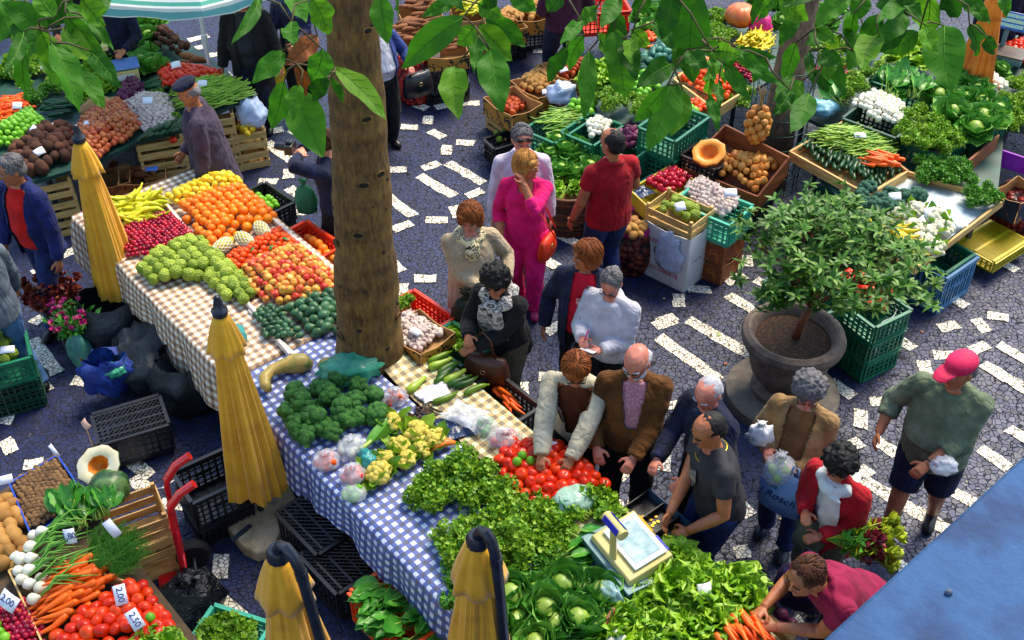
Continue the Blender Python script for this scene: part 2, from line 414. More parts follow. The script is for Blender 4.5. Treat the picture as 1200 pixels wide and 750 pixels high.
def crate(label, c, L, W, H, rz, color, cat='crate', group=None, name='plastic_crate', z0=None, nh=3):
    """plastic crate standing with its base centre at c"""
    m = MAT['plastic_'+color]
    r = thing(name, label, cat, tuple(c), rz, group)
    b = MB(); b.box(-L/2, L/2, -W/2, W/2, 0, .012)
    for k in range(5): b.box(-L/2+L*(k+.5)/5-.02, -L/2+L*(k+.5)/5+.02, -W/2, W/2, .0125, .018)
    b.build('base', m, r, False)
    for (M, ln) in ((T(0,-W/2,0), L), (T(0,W/2,0)@Rz(PI), L), (T(-L/2,0,0)@Rz(-PI/2), W-.03), (T(L/2,0,0)@Rz(PI/2), W-.03)):
        o = crate_mesh_side(ln, H, nh=nh, nv=max(4, int(ln/.05))).build('side_panel', m, r, False); o.matrix_local = M
    return r
def crate_px(label, px, py, ztop, L, W, H, rzdeg, color, **k):
    p = P(px, py, ztop); return crate(label, (p.x, p.y, ztop-H), L, W, H, rad(rzdeg), color, **k)
def wood_crate(label, c, L, W, H, rz, m=None, slats=2, group=None, cat='crate', bottom=True):
    m = m or m_pine
    r = thing('wooden_crate', label, cat, tuple(c), rz, group)
    g = MB()
    for k in range(4): g.box(-L/2+.01, L/2-.01, -W/2+.02+(W-.04)*k/4, -W/2+.02+(W-.04)*(k+.85)/4, .002, .01)
    g.build('base', m, r, False)
    for a in (-1, 1):
        for b in (-1, 1):
            MB().box(a*(L/2-.016)-.014, a*(L/2-.016)+.014, b*(W/2-.016)-.014, b*(W/2-.016)+.014, 0, H+.012).build('corner_post', m, r, False)
    for (M, ln) in ((T(0,-W/2,0), L), (T(0,W/2,0), L), (T(-L/2,0,0)@Rz(PI/2), W-.012), (T(L/2,0,0)@Rz(PI/2), W-.012)):
        g = MB(); sh = H/slats
        for k in range(slats): g.box(-ln/2, ln/2, -.005, .005, k*sh+sh*.08, k*sh+sh*.74)
        o = g.build('side_panel', m, r, False); o.matrix_local = M
    return r
def wood_crate_px(label, px, py, ztop, L, W, H, rzdeg, **k):
    p = P(px, py, ztop); return wood_crate(label, (p.x, p.y, ztop-H), L, W, H, rad(rzdeg), **k)
def card_mat(name, base, prints, scale=5):
    """printed carton board: flat colour fields with wavy edges"""
    m, t, b = newmat(name)
    tc = t.n.new('ShaderNodeTexCoord').outputs['Object']
    nz = t.new('ShaderNodeTexNoise', Scale=float(scale), Detail=1.5, Distortion=1.2); t.l.new(tc, nz.inputs['Vector'])
    c = t.ramp(nz.outputs['Fac'], [c3(x) for x in [base]+prints], [0]+[.5+.07*k for k in range(len(prints))], True)
    t.l.new(c, b.inputs['Base Color']); b.inputs['Roughness'].default_value = .65
    return m
m_carton = card_mat('printed_carton', '#b07a2a', ['#1a1a16', '#b8862e', '#12204e', '#b07a2a'], 6)
m_brcarton = card_mat('brown_carton', '#7d3c12', ['#a85a1e', '#6a1408', '#8a4516'], 6)
m_card = mat('plain_card', ['#8a6236', '#a87c48', '#b88d58'], .75, nscale=6, k=1)
m_white = mat('white_card', ['#c9c9cc', '#dedee0', '#e8e8e8'], .6, nscale=3, k=1)
def carton(label, c, L, W, H, rz, m, inner=None, group=None, wave=.03, closed=False, cat='box'):
    r = thing('cardboard_box', label, cat, tuple(c), rz, group); mi = inner or m_card
    MB().box(-L/2+.004, L/2-.004, -W/2+.004, W/2-.004, 0, .008).build('base', mi, r, False)
    def panel(ln, M):
        g = MB(); n = 12
        top = lambda x: H-wave*(1-abs(math.cos(PI*(x/ln))**2)) if not closed else H
        for (y, mm) in ((-.004, 0), (.004, 1)):
            vs = []
            for k in range(n+1):
                x = -ln/2+ln*k/n; vs += [(x, y, 0), (x, y, H-wave*math.cos(PI*x/ln)**2)]
            g.add(vs, [(2*k, 2*k+2, 2*k+3, 2*k+1) if mm == 0 else (2*k+1, 2*k+3, 2*k+2, 2*k) for k in range(n)], mm)
        o2 = 2*(n+1)
        g.f += [(2*k+1, 2*k+3, o2+2*k+3, o2+2*k+1) for k in range(n)]; g.m += [1]*n
        g.f += [(0, 1, o2+1, o2), (2*n+1, 2*n, o2+2*n, o2+2*n+1)]; g.m += [1, 1]
        o = g.build('side_panel', [m, mi], r, False); o.matrix_local = M
    panel(L, T(0,-W/2,0)); panel(L, T(0,W/2,0)@Rz(PI)); panel(W-.018, T(-L/2,0,0)@Rz(-PI/2)); panel(W-.018, T(L/2,0,0)@Rz(PI/2))
    if closed: MB().box(-L/2+.005, L/2-.005, -W/2+.005, W/2-.005, H-.012, H-.006).build('lid', m, r, False)
    return r
def carton_px(label, px, py, ztop, L, W, H, rzdeg, m, **k):
    p = P(px, py, ztop); return carton(label, (p.x, p.y, ztop-H), L, W, H, rad(rzdeg), m, **k)
def text_mesh(s, size, m, name='lettering', extrude=.0012, italic=False):
    cu = bpy.data.curves.new(name, 'FONT'); cu.body = s; cu.size = size; cu.extrude = extrude; cu.align_x = 'CENTER'; cu.align_y = 'CENTER'
    if italic: cu.shear = .35
    o = bpy.data.objects.new('t', cu); COL.objects.link(o)
    dg = bpy.context.evaluated_depsgraph_get(); dg.update()
    me = bpy.data.meshes.new_from_object(o.evaluated_get(dg)); bpy.data.objects.remove(o)
    me.materials.clear(); me.materials.append(m); me.name = name
    return me
m_ink = mat('ink', ['#15245e', '#1c2c70'], .7); m_redink = mat('red_ink', ['#b01020', '#c01828'], .6)
m_paper = mat('price_paper', ['#d8dcee', '#e6e9f4'], .7)
_cardn = [0]
def price_card(px, py, z, w=.09, h=.06, label=None, txt=None, yaw=0, pitch=60, roll=0, stick=None, m=None):
    """price card; pitch 0 lies flat, 90 stands"""
    r = thing('price_card', label, 'price card', P(px, py, z)); n = 6
    M = Rz(rad(yaw))@Rx(rad(pitch))@Rz(rad(roll))
    g = MB(); g.grid(lambda a, b: ((a-.5)*w, (b-.5)*h, .012*math.sin(a*3)), n, 2, 0, M)
    g.build('card', m or m_paper, r, solid=.0015)
    if txt:
        o = obj('lettering', text_mesh(txt, h*.62, m_ink), r); o.matrix_local = M@T(0, 0, .0135)
    if stick:
        MB().tube([M@V((0, -h*.3, -.003)), M@V((0, -h*.3, -.003))+V((.01, -.01, -stick))], .0035, 5).build('stick', m_wood, r)
    return r

# ---------------------------------------------------------------- parasols
m_yel = mat('mustard_canvas', ['#c4840a', '#d99a10', '#e4a818'], .8, nscale=5, k=1, bump=.25, bscale=220, bdist=.002, sheen=.2)
m_org = mat('orange_canvas', ['#c85a08', '#e8780c', '#f58a14'], .8, nscale=5, k=1, sheen=.2)
m_pole = mat('dark_pole', ['#181c26', '#262c3a', '#323a4c'], .35, metal=.3)
def folded_canopy(H0, H1, rbot, rtop, nf, seed):
    """canvas gathered round its pole: a few broad folds of uneven depth, creases running the whole length"""
    g = MB(); n = 84; rs = random.Random(seed); rows = []
    wv = [(k, rs.uniform(0, 6.28), a, rs.uniform(-.5, .5)) for k, a in ((3, .07), (5, .1), (8, .09), (13, .045), (21, .018))]
    for k in range(25):
        f = k/24; z = H1+(H0-H1)*f; row = []
        R0 = rtop+(rbot-rtop)*(f**.75)
        for i in range(n):
            a = 2*PI*i/n; q = 0
            for (m_, p_, am, tw) in wv:
                c = math.sin(m_*a+p_+tw*f*1.3); q += am*(c if m_ < 6 else -abs(c)*1.2+.5)
            r = R0*(.88+q*min(1, .35+f*1.1))
            row.append((r*math.cos(a), r*math.sin(a), z-.035*math.sin(2*a+seed)*max(0, f-.8)/.2-.02*math.sin(7*a)*max(0, f-.9)/.1))
        rows.append(row)
    g.rings(rows, True); return g
def frill(H1, drop, r0, r1, nf, seed):
    g = MB(); n = nf*12; rows = []
    for k in range(7):
        f = k/6; row = []
        for i in range(n):
            a = 2*PI*i/n; wv = .5+.5*math.cos(a*nf+seed)
            wv2 = .5+.5*math.sin(a*(nf*2-3)+seed*2); r = r0+(r1-r0)*f**.75*(.78+.2*wv+.12*wv2); z = H1-drop*f*(.93+.07*wv)
            row.append((r*math.cos(a), r*math.sin(a), z))
        rows.append(row)
    g.rings(rows, False); return g
def closed_parasol(label, base, H, hem, m, rbot=.2, seed=1, name='closed_parasol', tilt=(0,0), pole=True):
    r = thing(name, label, 'parasol', tuple(base)); r.rotation_euler = (tilt[0], tilt[1], seed)
    folded_canopy(hem, H-.14, rbot, .045, 8, seed).build('canopy', m, r)
    frill(H-.1, .3, .04, .13, 8, seed).build('frill', m, r, solid=.004)
    g = MB(); g.lathe([(.0,H-.11),(.05,H-.1),(.055,H-.06),(.035,H-.04),(.03,H),(.018,H+.05),(0,H+.06)], 12); g.build('finial', m_pole, r)
    if pole: MB().lathe([(.024,0),(.024,H-.14)], 12).build('pole', m_pole, r)
    return r
closed_parasol('tall closed mustard parasol at the left beside the bananas', P(152, 378), 2.0, .42, m_yel, .235, 1)
closed_parasol('closed mustard parasol on a broken stone slab by the cherimoya cloth', P(308, 607), 2.1, .36, m_yel, .235, 4)
def hooked_parasol(label, px, py, H, seed, side):
    p = P(px, py, H); r = thing('hooked_parasol', label, 'parasol', (p.x, p.y, 0))
    folded_canopy(.5, H-.1, .26, .06, 8, seed).build('canopy', m_yel, r)
    frill(H-.04, .33, .05, .16, 7, seed).build('frill', m_yel, r, solid=.004)
    g = MB(); g.lathe([(0,H-.08),(.062,H-.07),(.066,H-.02),(.05,H+.012),(0,H+.016)], 14); g.build('hub', m_pole, r)
    a = V((side, -.07, 0))
    g = MB(); pts = [(0,0,H+.0), (a.x*.25,a.y*.25,H+.06), (a.x*.6,a.y*.6,H+.075), (a.x*.95,a.y*.95,H+.04), (a.x*1.25,a.y*1.25,H-.06), (a.x*1.5,a.y*1.5,H-.35), (a.x*2.6,a.y*2.2,.05)]
    g.tube(pts, .031, 12); g.build('pole', m_pole, r)
    g = MB(); g.tube([pts[4], V(pts[4])*.8+V(pts[5])*.2], .035, 12); g.build('collar', m_pole, r)
    MB().lathe([(0,0),(.24,0),(.24,.05),(.06,.08),(0,.08)], 20, M=T(a.x*2.6, a.y*2.2, 0)).build('foot', m_pole, r)
    return r
hooked_parasol('closed mustard parasol with a hooked grey pole beside the black crates', 325, 645, 2.0, 2, .1)
hooked_parasol('closed mustard parasol with a hooked grey pole in front of the cabbages', 560, 628, 2.05, 5, .075)
p = P(1140, 97, .9)
closed_parasol('closed bright orange parasol behind the cabbage crates', (p.x, p.y, 0), 2.05, .88, m_org, .22, 3)
# striped open parasols at the top left
def striped(name, cols, n):
    m, t, b = newmat(name)
    sp = t.n.new('ShaderNodeSeparateXYZ'); t.l.new(t.n.new('ShaderNodeTexCoord').outputs['UV'], sp.inputs[0])
    c = t.ramp(t.math('FRACT', t.math('MULTIPLY', sp.outputs[1], n)), [c3(x) for x in cols], [k/len(cols) for k in range(len(cols))], True)
    t.l.new(c, b.inputs['Base Color']); b.inputs['Roughness'].default_value = .7
    tr = t.n.new('ShaderNodeBsdfTranslucent'); t.l.new(c, tr.inputs['Color']); mx = t.n.new('ShaderNodeMixShader'); mx.inputs[0].default_value = .5
    t.l.new(b.outputs[0], mx.inputs[1]); t.l.new(tr.outputs[0], mx.inputs[2]); t.l.new(mx.outputs[0], t.n['Material Output'].inputs['Surface'])
    return m
m_stripe = striped('green_white_stripe', ['#dfe9ea', '#4fae9c', '#e9eeee', '#6ab4bc', '#e4ecec'], 5)
m_stripe2 = striped('blue_white_stripe', ['#cfe2f2', '#7ab0dc', '#e4eef6', '#4a9ac0'], 3)
m_wpole = mat('white_pole', ['#b5b9c2', '#cfd2d8'], .4)
def open_parasol(label, top, R, zrim, ztip, m, rz=0, base=None):
    r = thing('open_parasol', label, 'parasol', (top[0], top[1], 0), rz)
    vs = []; uvs = []; n = 8; sub = 6; K = 8
    for k in range(K+3):
        f = min(1, k/K); dr = max(0, k-K)*.055
        for i in range(n*sub):
            a = 2*PI*i/(n*sub); l = (i % sub)/sub; sag = 1-.07*f*math.sin(PI*l)
            rr = (R*f*sag*math.cos(PI/n)/math.cos((l-.5)*2*PI/n*.9) if k else .01)
            z = ztip+(zrim-ztip)*f-.05*f*math.sin(PI*l)-dr*(1+.15*math.sin(i*1.7))
            vs.append((rr*math.cos(a), rr*math.sin(a), z)); uvs.append((i/(n*sub), f*.9+dr*.6))
    N = n*sub
    fs = [(k*N+i, k*N+(i+1) % N, (k+1)*N+(i+1) % N, (k+1)*N+i) for k in range(K+2) for i in range(N)]
    me = bpy.data.meshes.new('canopy'); me.from_pydata(vs, [], fs); me.materials.append(m)
    ul = me.uv_layers.new(name='uv'); ul.data.foreach_set('uv', [c for l in me.loops for c in uvs[l.vertex_index]])
    obj('canopy', me, r)
    MB().lathe([(.022,0),(.022,.9),(.022,1.0),(.035,1.0),(.035,1.16),(.022,1.17),(.022,ztip)], 10).build('pole', m_wpole, r)
    for i in range(8):
        a = 2*PI*i/8
        MB().tube([(.02*math.cos(a), .02*math.sin(a), ztip-.03), (R*.97*math.cos(a), R*.97*math.sin(a), zrim-.01)], .008, 5).build('rib', m_wpole, r)
    return r
p = P(252, 92, .67)
open_parasol('open parasol with green and white striped canopy over a white pole', (p.x-.05, p.y+.05), 1.32, 2.04, 2.45, m_stripe, .3)
q = D(25, -10, 15.5)
open_parasol('open parasol with pale blue striped canopy in the top left corner', (-6.9, 14.3), 1.5, 2.05, 2.5, m_stripe2, .1)
# ---------------------------------------------------------------- produce: one mesh (or a few) per kind, copied for every single fruit
def skin(name, cols, rough=.35, **k): return mat(name, cols, rough, 'obj', **{**dict(k=.35, nscale=9, spec=.32), **k})
m_orange = skin('orange_peel', ['#d05a04', '#e87408', '#f08a10'], .4, bump=.2, bscale=160, bdist=.002)
m_lemon = skin('lemon_peel', ['#c8a010', '#dcb818', '#e6cc3c', '#b8b020'], .42, bump=.2, bscale=140, bdist=.002)
m_tanger = skin('tangerine_peel', ['#c83404', '#e04a06', '#e86008'], .36)
m_apple = skin('apple_skin', ['#8a0a1a', '#b01a22', '#c03428', '#cc6c2e', '#d0a43c', '#b82a26', '#98101e'], .28, k=.55, nscale=16)
m_avoc = skin('avocado_skin', ['#14301a', '#24482a', '#3c6640', '#2c5a48'], .4, bump=.3, bscale=120)
m_avoc2 = skin('blue_green_avocado', ['#2a5a50', '#3a7468', '#4a8a70'], .45, bump=.2)
m_plum = skin('plum_skin', ['#5c0420', '#86062e', '#a80c30', '#b01a28'], .25)
m_tomato = skin('tomato_skin', ['#b01402', '#d42c04', '#e04a08'], .28, coat=.0)
m_redapple = skin('red_apple_skin', ['#8a0420', '#a80a28', '#c01c34'], .2)
m_onion = skin('onion_skin', ['#a0521c', '#c4742c', '#d09040', '#b06430'], .32, nscale=18, stretch=(1,1,.2))
m_redonion = skin('red_onion_skin', ['#8a2c1c', '#b05028', '#c47440', '#7a1a2c'], .32, nscale=18, stretch=(1,1,.2))
m_garlic = skin('garlic_skin', ['#8e6e74', '#b8a29c', '#ccbcb0', '#a07e88'], .6, nscale=22, stretch=(1,1,.3), k=.6)
m_potato = skin('potato_skin', ['#8a5c28', '#a87838', '#b88c48'], .7, bump=.3, bscale=50, speck=('#5a3a18', 60, .12))
m_smallpot = skin('small_potato_skin', ['#503820', '#6e5030', '#86653c'], .7, bump=.3)
m_sweet = skin('sweet_potato_skin', ['#5a3018', '#7a4826', '#946038'], .75, bump=.4)
m_yam = skin('yam_skin', ['#2e1a10', '#46281a', '#5c3824'], .85, bump=.6, bscale=40)
m_redpot = skin('red_potato_skin', ['#8a2a10', '#a84018', '#b85a24'], .6)
m_cheri = skin('cherimoya_skin', ['#54701a', '#7a9024', '#94a838', '#869a2c'], .5, bump=.9, vor=75, bdist=.012)
m_lime = skin('lime_skin', ['#4a8c14', '#68a820', '#84bc34'], .35)
m_carrot = skin('carrot_skin', ['#c84404', '#dc5c0a', '#e87014'], .4, nscale=30, stretch=(1,1,6))
m_bcarrot = skin('bright_carrot_skin', ['#d84408', '#ec5a10', '#f4701c'], .4)
m_cuke = skin('cucumber_skin', ['#0a2a12', '#123c1a', '#1c4c22'], .35, bump=.3)
m_courg = skin('courgette_skin', ['#3c6410', '#1c4416', '#6a8a18', '#4a7414'], .32, k=.2)
m_turnip = skin('white_bulb', ['#c8c4a8', '#dcdac4', '#e8e6d8'], .3)
m_beet = skin('beet_skin', ['#3a0c2a', '#5a1c40', '#74305a'], .5)
m_banana = skin('banana_peel', ['#b8a40e', '#d0b814', '#dcc422'], .4)
m_gbanana = skin('green_banana_peel', ['#9cac12', '#bcb816', '#c8c020'], .4)
m_stem = mat('stem', '#5a5a20', .7)
m_leafg = mat('fruit_leaf', ['#1c5a14', '#2c7a1c'], .4)
def prof_ball(r, n=12, dimple=0, sy=1, pear=0, k=10, point=0):
    pr = []
    for i in range(k+1):
        t = -PI/2+PI*i/k; z = math.sin(t)*r*sy; rr = max(math.cos(t)*r, .0006)
        z -= dimple*r*math.exp(-(rr/(r*.3))**2)*(1 if z > 0 else -.5)
        z += point*r*math.exp(-(rr/(r*.28))**2)*(1 if z > 0 else -.7)
        if pear and z > 0: rr *= 1-pear*(z/(r*sy))
        pr.append((rr, z))
    return pr
def fruit_meshes(name, m, r, nvar=2, n=12, lump=0, extra=None, **k):
    out = []
    for q in range(nvar):
        g = MB(); g.lathe(prof_ball(r, n, **k), n)
        if lump:
            g.v = [tuple(V(p)*(1+lump*mnoise.noise(V(p)*(1.3/r)+V((q*7, 0, 0))))) for p in g.v]
        mm = [m]
        if extra: mm = mm+extra(g, q)
        out.append(g.mesh(name, mm, 'all'))
    return out
def stalk(g, q, h=.006):
    return []
def long_mesh(name, m, prof, n=8, bend=0, seed=0, flat=1):
    """root or pod along x from a radius profile [(x, r)], bent sideways"""
    g = MB(); pts = []; rr = []
    for x, r in prof: pts.append((x, bend*x*x, 0)); rr.append(r)
    g.tube(pts, rr, n, flat=flat); return g.mesh(name, m, 'all')
FR = {}
FR['orange'] = (fruit_meshes('orange', m_orange, .042, 2, 12, .02, dimple=.08), .042)
FR['lemon'] = (fruit_meshes('lemon', m_lemon, .033, 2, 12, .03, sy=1.15, point=.16), .034)
FR['tangerine'] = (fruit_meshes('tangerine', m_tanger, .03, 2, 10, .02, dimple=.12, sy=.85), .028)
FR['apple'] = (fruit_meshes('apple', m_apple, .037, 3, 12, .04, dimple=.25, sy=.92), .036)
FR['avocado'] = (fruit_meshes('avocado', m_avoc, .042, 2, 10, .05, sy=1.3, pear=.35), .042)
FR['avocado2'] = (fruit_meshes('avocado', m_avoc2, .045, 2, 10, .05, sy=1.35, pear=.35), .045)
FR['plum'] = (fruit_meshes('plum', m_plum, .021, 2, 8, .04, sy=1.1, k=7), .021)
FR['tomato'] = (fruit_meshes('tomato', m_tomato, .04, 3, 14, .06, dimple=.2, sy=.82), .034)
FR['red_apple'] = (fruit_meshes('red_apple', m_redapple, .038, 2, 12, .03, dimple=.25, sy=.94), .036)
FR['onion'] = (fruit_meshes('onion', m_onion, .037, 2, 10, .05, sy=.95, point=.45), .036)
FR['red_onion'] = (fruit_meshes('onion', m_redonion, .035, 2, 10, .06, sy=.9, point=.4), .033)
FR['garlic'] = (fruit_meshes('garlic', m_garlic, .026, 3, 10, .14, sy=.85, point=.7), .024)
FR['potato'] = (fruit_meshes('potato', m_potato, .036, 3, 9, .16, sy=1.35), .034)
FR['small_potato'] = (fruit_meshes('small_potato', m_smallpot, .021, 3, 9, .12, sy=1.3), .02)
FR['red_potato'] = (fruit_meshes('red_potato', m_redpot, .032, 2, 8, .12, sy=1.2), .03)
FR['sweet_potato'] = ([long_mesh('sweet_potato', m_sweet, [(-.1,.004),(-.085,.02),(-.04,.036),(0,.04),(.05,.034),(.085,.018),(.105,.004)], 8, b) for b in (1, -2, 3)], .037)
FR['yam'] = (fruit_meshes('yam', m_yam, .06, 3, 10, .16, sy=1.2), .058)
FR['cherimoya'] = (fruit_meshes('cherimoya', m_cheri, .05, 3, 14, .07, sy=1.02, pear=.22), .048)
FR['lime'] = (fruit_meshes('lime', m_lime, .034, 2, 10, .03, sy=1.05, point=.08), .033)
cprof = [(-.085,.003),(-.06,.008),(0,.0145),(.05,.019),(.066,.017),(.072,.006)]
FR['carrot'] = ([long_mesh('carrot', m_carrot, cprof, 8, b) for b in (0, 2, -3)], .018)
FR['bright_carrot'] = ([long_mesh('carrot', m_bcarrot, cprof, 8, b) for b in (0, 2, -2)], .018)
FR['cucumber'] = ([long_mesh('cucumber', m_cuke, [(-.08,.006),(-.07,.018),(-.03,.024),(.03,.024),(.07,.019),(.085,.006)], 8, b) for b in (0, 1)], .023)
FR['turnip'] = (fruit_meshes('turnip', m_turnip, .032, 2, 12, .04, sy=.92, point=.2), .031)
FR['beet'] = (fruit_meshes('beetroot', m_beet, .04, 2, 10, .08, sy=1, point=.5), .038)
ylw = [(-.09,.006),(-.075,.013),(-.03,.0185),(.03,.019),(.07,.014),(.085,.007),(.105,.005)]
FR['banana'] = ([long_mesh('banana', m_gbanana, ylw, 7, b) for b in (4.5, 5.5)], .018)
FR['yellow_banana'] = ([long_mesh('banana', m_banana, ylw, 7, b) for b in (4.5, 5.5)], .018)

def inside(p, poly):
    c = False; j = len(poly)-1
    for i in range(len(poly)):
        a, b = poly[i], poly[j]
        if (a[1] > p[1]) != (b[1] > p[1]) and p[0] < (b[0]-a[0])*(p[1]-a[1])/(b[1]-a[1]+1e-12)+a[0]: c = not c
        j = i
    return c
def edge_dist(p, poly):
    d = 9
    for i in range(len(poly)):
        a = V(poly[i][:2]); b = V(poly[(i+1) % len(poly)][:2]); q = V(p[:2]); e = b-a
        t = max(0, min(1, (q-a).dot(e)/max(e.dot(e), 1e-9))); d = min(d, (q-a-e*t).length)
    return d
def world_poly(pts, z): return [P(p[0], p[1], p[2] if len(p) > 2 else z) for p in pts]
def parse(s, z):
    out = []
    for q in s.split(';'):
        t = [float(x) for x in q.split()]; out.append(P(t[0], t[1], t[2] if len(t) > 2 else z))
    return out
def plane_of(poly):
    A = np.array([[p.x, p.y, 1] for p in poly]); b = np.array([p.z for p in poly])
    return np.linalg.lstsq(A, b, rcond=None)[0]
def spots(poly, dx, dy, jit, yaw, inset=0.0):
    c, s = math.cos(yaw), math.sin(yaw)
    loc = [(p.x*c+p.y*s, -p.x*s+p.y*c) for p in poly]
    x0, x1 = min(p[0] for p in loc), max(p[0] for p in loc); y0, y1 = min(p[1] for p in loc), max(p[1] for p in loc)
    out = []; r = 0; y = y0+dy*.3
    while y < y1:
        x = x0+dx*(.25 if r % 2 else .75)
        while x < x1:
            lx, ly = x+U(-jit, jit)*dx, y+U(-jit, jit)*dy
            wx, wy = lx*c-ly*s, lx*s+ly*c
            if inside((wx, wy), poly) and (not inset or edge_dist((wx, wy), poly) > inset): out.append((wx, wy))
            x += dx
        y += dy; r += 1
    return out
def heap(kind, polystr, z, label, cat, group, name=None, mass=(), sp=1.86, mound=.05, slope=.6, scale=(.84, 1.13), layers=1, elong=None, aim=None, limit=None, skip=0, jit=.17):
    """a heap of single fruits on a tray: polygon from the survey, close packing, rising towards its middle"""
    meshes, r = FR[kind]; poly = parse(polystr, z); pl = plane_of(poly); name = name or meshes[0].name.split('.')[0]
    yaw = YAW if aim is None else rad(aim)
    if elong: dx, dy = r*sp*elong, r*sp*.95
    else: dx, dy = r*sp, r*sp*.87
    n = 0; mg = MB(); mm = None
    for L in range(layers):
        for (x, y) in spots(poly, dx, dy, jit, yaw, L*r*1.6):
            if skip and rnd.random() < skip: continue
            d = edge_dist((x, y), poly); h = min(mound, d*slope)
            zz = pl[0]*x+pl[1]*y+pl[2]+r*.93+h+L*r*1.25+U(-.12, .12)*r
            if L in mass: o = bpy.data.objects.new('lost', rnd.choice(meshes))
            else: o = bpy.data.objects.new(name, rnd.choice(meshes)); COL.objects.link(o)
            o.location = (x, y, zz); s = U(*scale); o.scale = (s, s, s)
            if elong or meshes[0].name.split('.')[0] in ('carrot',):
                o.rotation_euler = (U(0, 6.28), U(-.2, .2), yaw+U(-.25, .25) if aim is not None else U(0, 6.28))
            else: o.rotation_euler = (U(-.9, .9), U(-.9, .9), U(0, 6.28))
            if kind == 'avocado' or kind == 'avocado2' or kind == 'potato' or kind == 'small_potato': o.rotation_euler = (PI/2+U(-.4,.4), U(-.3,.3), U(0, 6.28))
            if L in mass:
                M = Matrix.LocRotScale(o.location, o.rotation_euler, o.scale); mg.add([v.co for v in o.data.vertices], [tuple(q.vertices) for q in o.data.polygons], 0, M); mm = o.data.materials[0]; bpy.data.objects.remove(o); continue
            tag(o, label, cat, group); n += 1
    if mm: tag(mg.build(name+'_pile', mm, None, 'all'), 'lower layer of the '+group, cat+' pile', None, 'stuff')
    return n

# --- fruit table of the main stall
Z0 = .815
heap('banana', '130 240;182 230;194 246;172 268;142 272', Z0+.02, 'yellow green banana in the banana pile beside the left parasol', 'banana', 'bananas on the fruit table', elong=4, sp=2.2, mound=.06, layers=2, aim=20, scale=(1.2,1.45))
heap('plum', '141 268;196 250;214 262;240 291;216 302;149 303', Z0, 'small dark crimson plum in the plum heap below the bananas', 'plum', 'plums on the fruit table', mound=.06, sp=1.95)
heap('cherimoya', '163 318;185 300;222 284;240 288;262 306;290 338;282 345;240 326;205 338;180 336', Z0, 'bumpy green cherimoya in the big pile on the checked fruit table', 'cherimoya', 'cherimoyas on the fruit table', mound=.06, sp=1.9, scale=(1.02,1.25))
heap('cherimoya', '240 330;262 318;302 346;286 362;262 352', Z0, 'bumpy green cherimoya at the loose front end of the checked fruit table', 'cherimoya', 'loose front cherimoyas', mound=.02, sp=2.05)
heap('lemon', '189 236;246 209;268 205;286 220;252 230;210 244', Z0, 'yellow lemon in the lemon pile at the far end of the fruit table', 'lemon', 'lemons on the fruit table', mound=.09)
heap('orange', '205 247;250 229;286 220;326 262;284 272;262 290;246 300;226 268', Z0, 'round orange in the large orange pile on the fruit table', 'orange', 'oranges on the fruit table', mound=.08)
heap('tangerine', '268 302;326 270;350 288;300 308;276 322', Z0, 'small red orange tangerine between the oranges and the apples', 'tangerine', 'tangerines on the fruit table', mound=.06)
heap('apple', '278 320;304 306;350 287;398 330;398 350;334 362;312 356', Z0, 'red and yellow apple in the apple pile against the tree trunk', 'apple', 'apples on the fruit table', mound=.08)
heap('avocado', '336 366;362 350;398 344;405 396;372 398', Z0, 'dark green avocado in the pile beside the tree trunk', 'avocado', 'avocados beside the trunk', mound=.05)
heap('avocado', '299 372;312 362;330 366;356 394;346 404;312 398', Z0, 'dark green avocado on the white cloth in front of the apples', 'avocado', 'avocados on the cloth', mound=.02, scale=(.62,.76), sp=1.35)
for (x, y, a) in ((261, 286, .5), (285, 281, 2.2), (303, 270, 1.2)):
    pass
# low cloth covered boards between the displays, and the raised rim of the table
m_bcloth = mat('board_cloth', ['#cbb8ac', '#d8ccc4', '#b08468'], .7, nscale=40, k=1)
def board(a, b, label, z0=.806, h=.05, th=.03, m=None):
    p, q = P(a[0], a[1], z0+h), P(b[0], b[1], z0+h); L = (q-p).length; c = (p+q)/2
    o = MB().box(-L/2, L/2, -th/2, th/2, 0, h).build('display_board', m or m_bcloth, None, True, (c.x, c.y, z0), math.atan2(q.y-p.y, q.x-p.x), .006)
    return tag(o, label, 'board')
board((188, 230), (340, 414), 'long cloth covered board dividing bananas and cherimoyas from oranges')
board((264, 204), (402, 330), 'long cloth covered board along the outer edge of the fruit table')
board((132, 236), (186, 228), 'short cloth covered board behind the bananas')
board((292, 362), (345, 415), 'short cloth covered board in front of the small avocados', h=.03)

# net-wrapped papayas and other single fruits
m_papaya = mat('papaya_skin', ['#b8a01c', '#d8b830', '#7a9428'], .4, nscale=6, k=1)
m_net = mat('foam_net', ['#d8d8c0', '#e4e4d4'], .8)
def papaya(label, px, py, z, yaw):
    r = thing('papaya', label, 'papaya', P(px, py, z+.06), yaw)
    g = MB(); pr = [(.002,-.12),(.03,-.11),(.052,-.07),(.06,-.01),(.05,.05),(.03,.1),(.003,.115)]
    g.lathe(pr, 14, M=Ry(PI/2)); g.build('flesh', m_papaya, r)
    g = MB(); n = 12
    for s in (-1, 1):
        for k in range(n):
            pts = []
            for q in range(9):
                t = -.11+.17*q/8; rr = np.interp(t, [p[1] for p in pr], [p[0] for p in pr])+.003
                a = 2*PI*k/n+s*t*9; pts.append((t, rr*math.cos(a), rr*math.sin(a)))
            g.tube(pts, .0035, 4)
    g.build('foam_net', m_net, r)
papaya('leftmost papaya in a white foam net between oranges and tangerines', 263, 287, .82, .9)
papaya('middle papaya in a white foam net between oranges and tangerines', 285, 280, .84, 2.4)
papaya('uppermost papaya in a white foam net beside the tangerine pile', 306, 268, .83, 2.2)
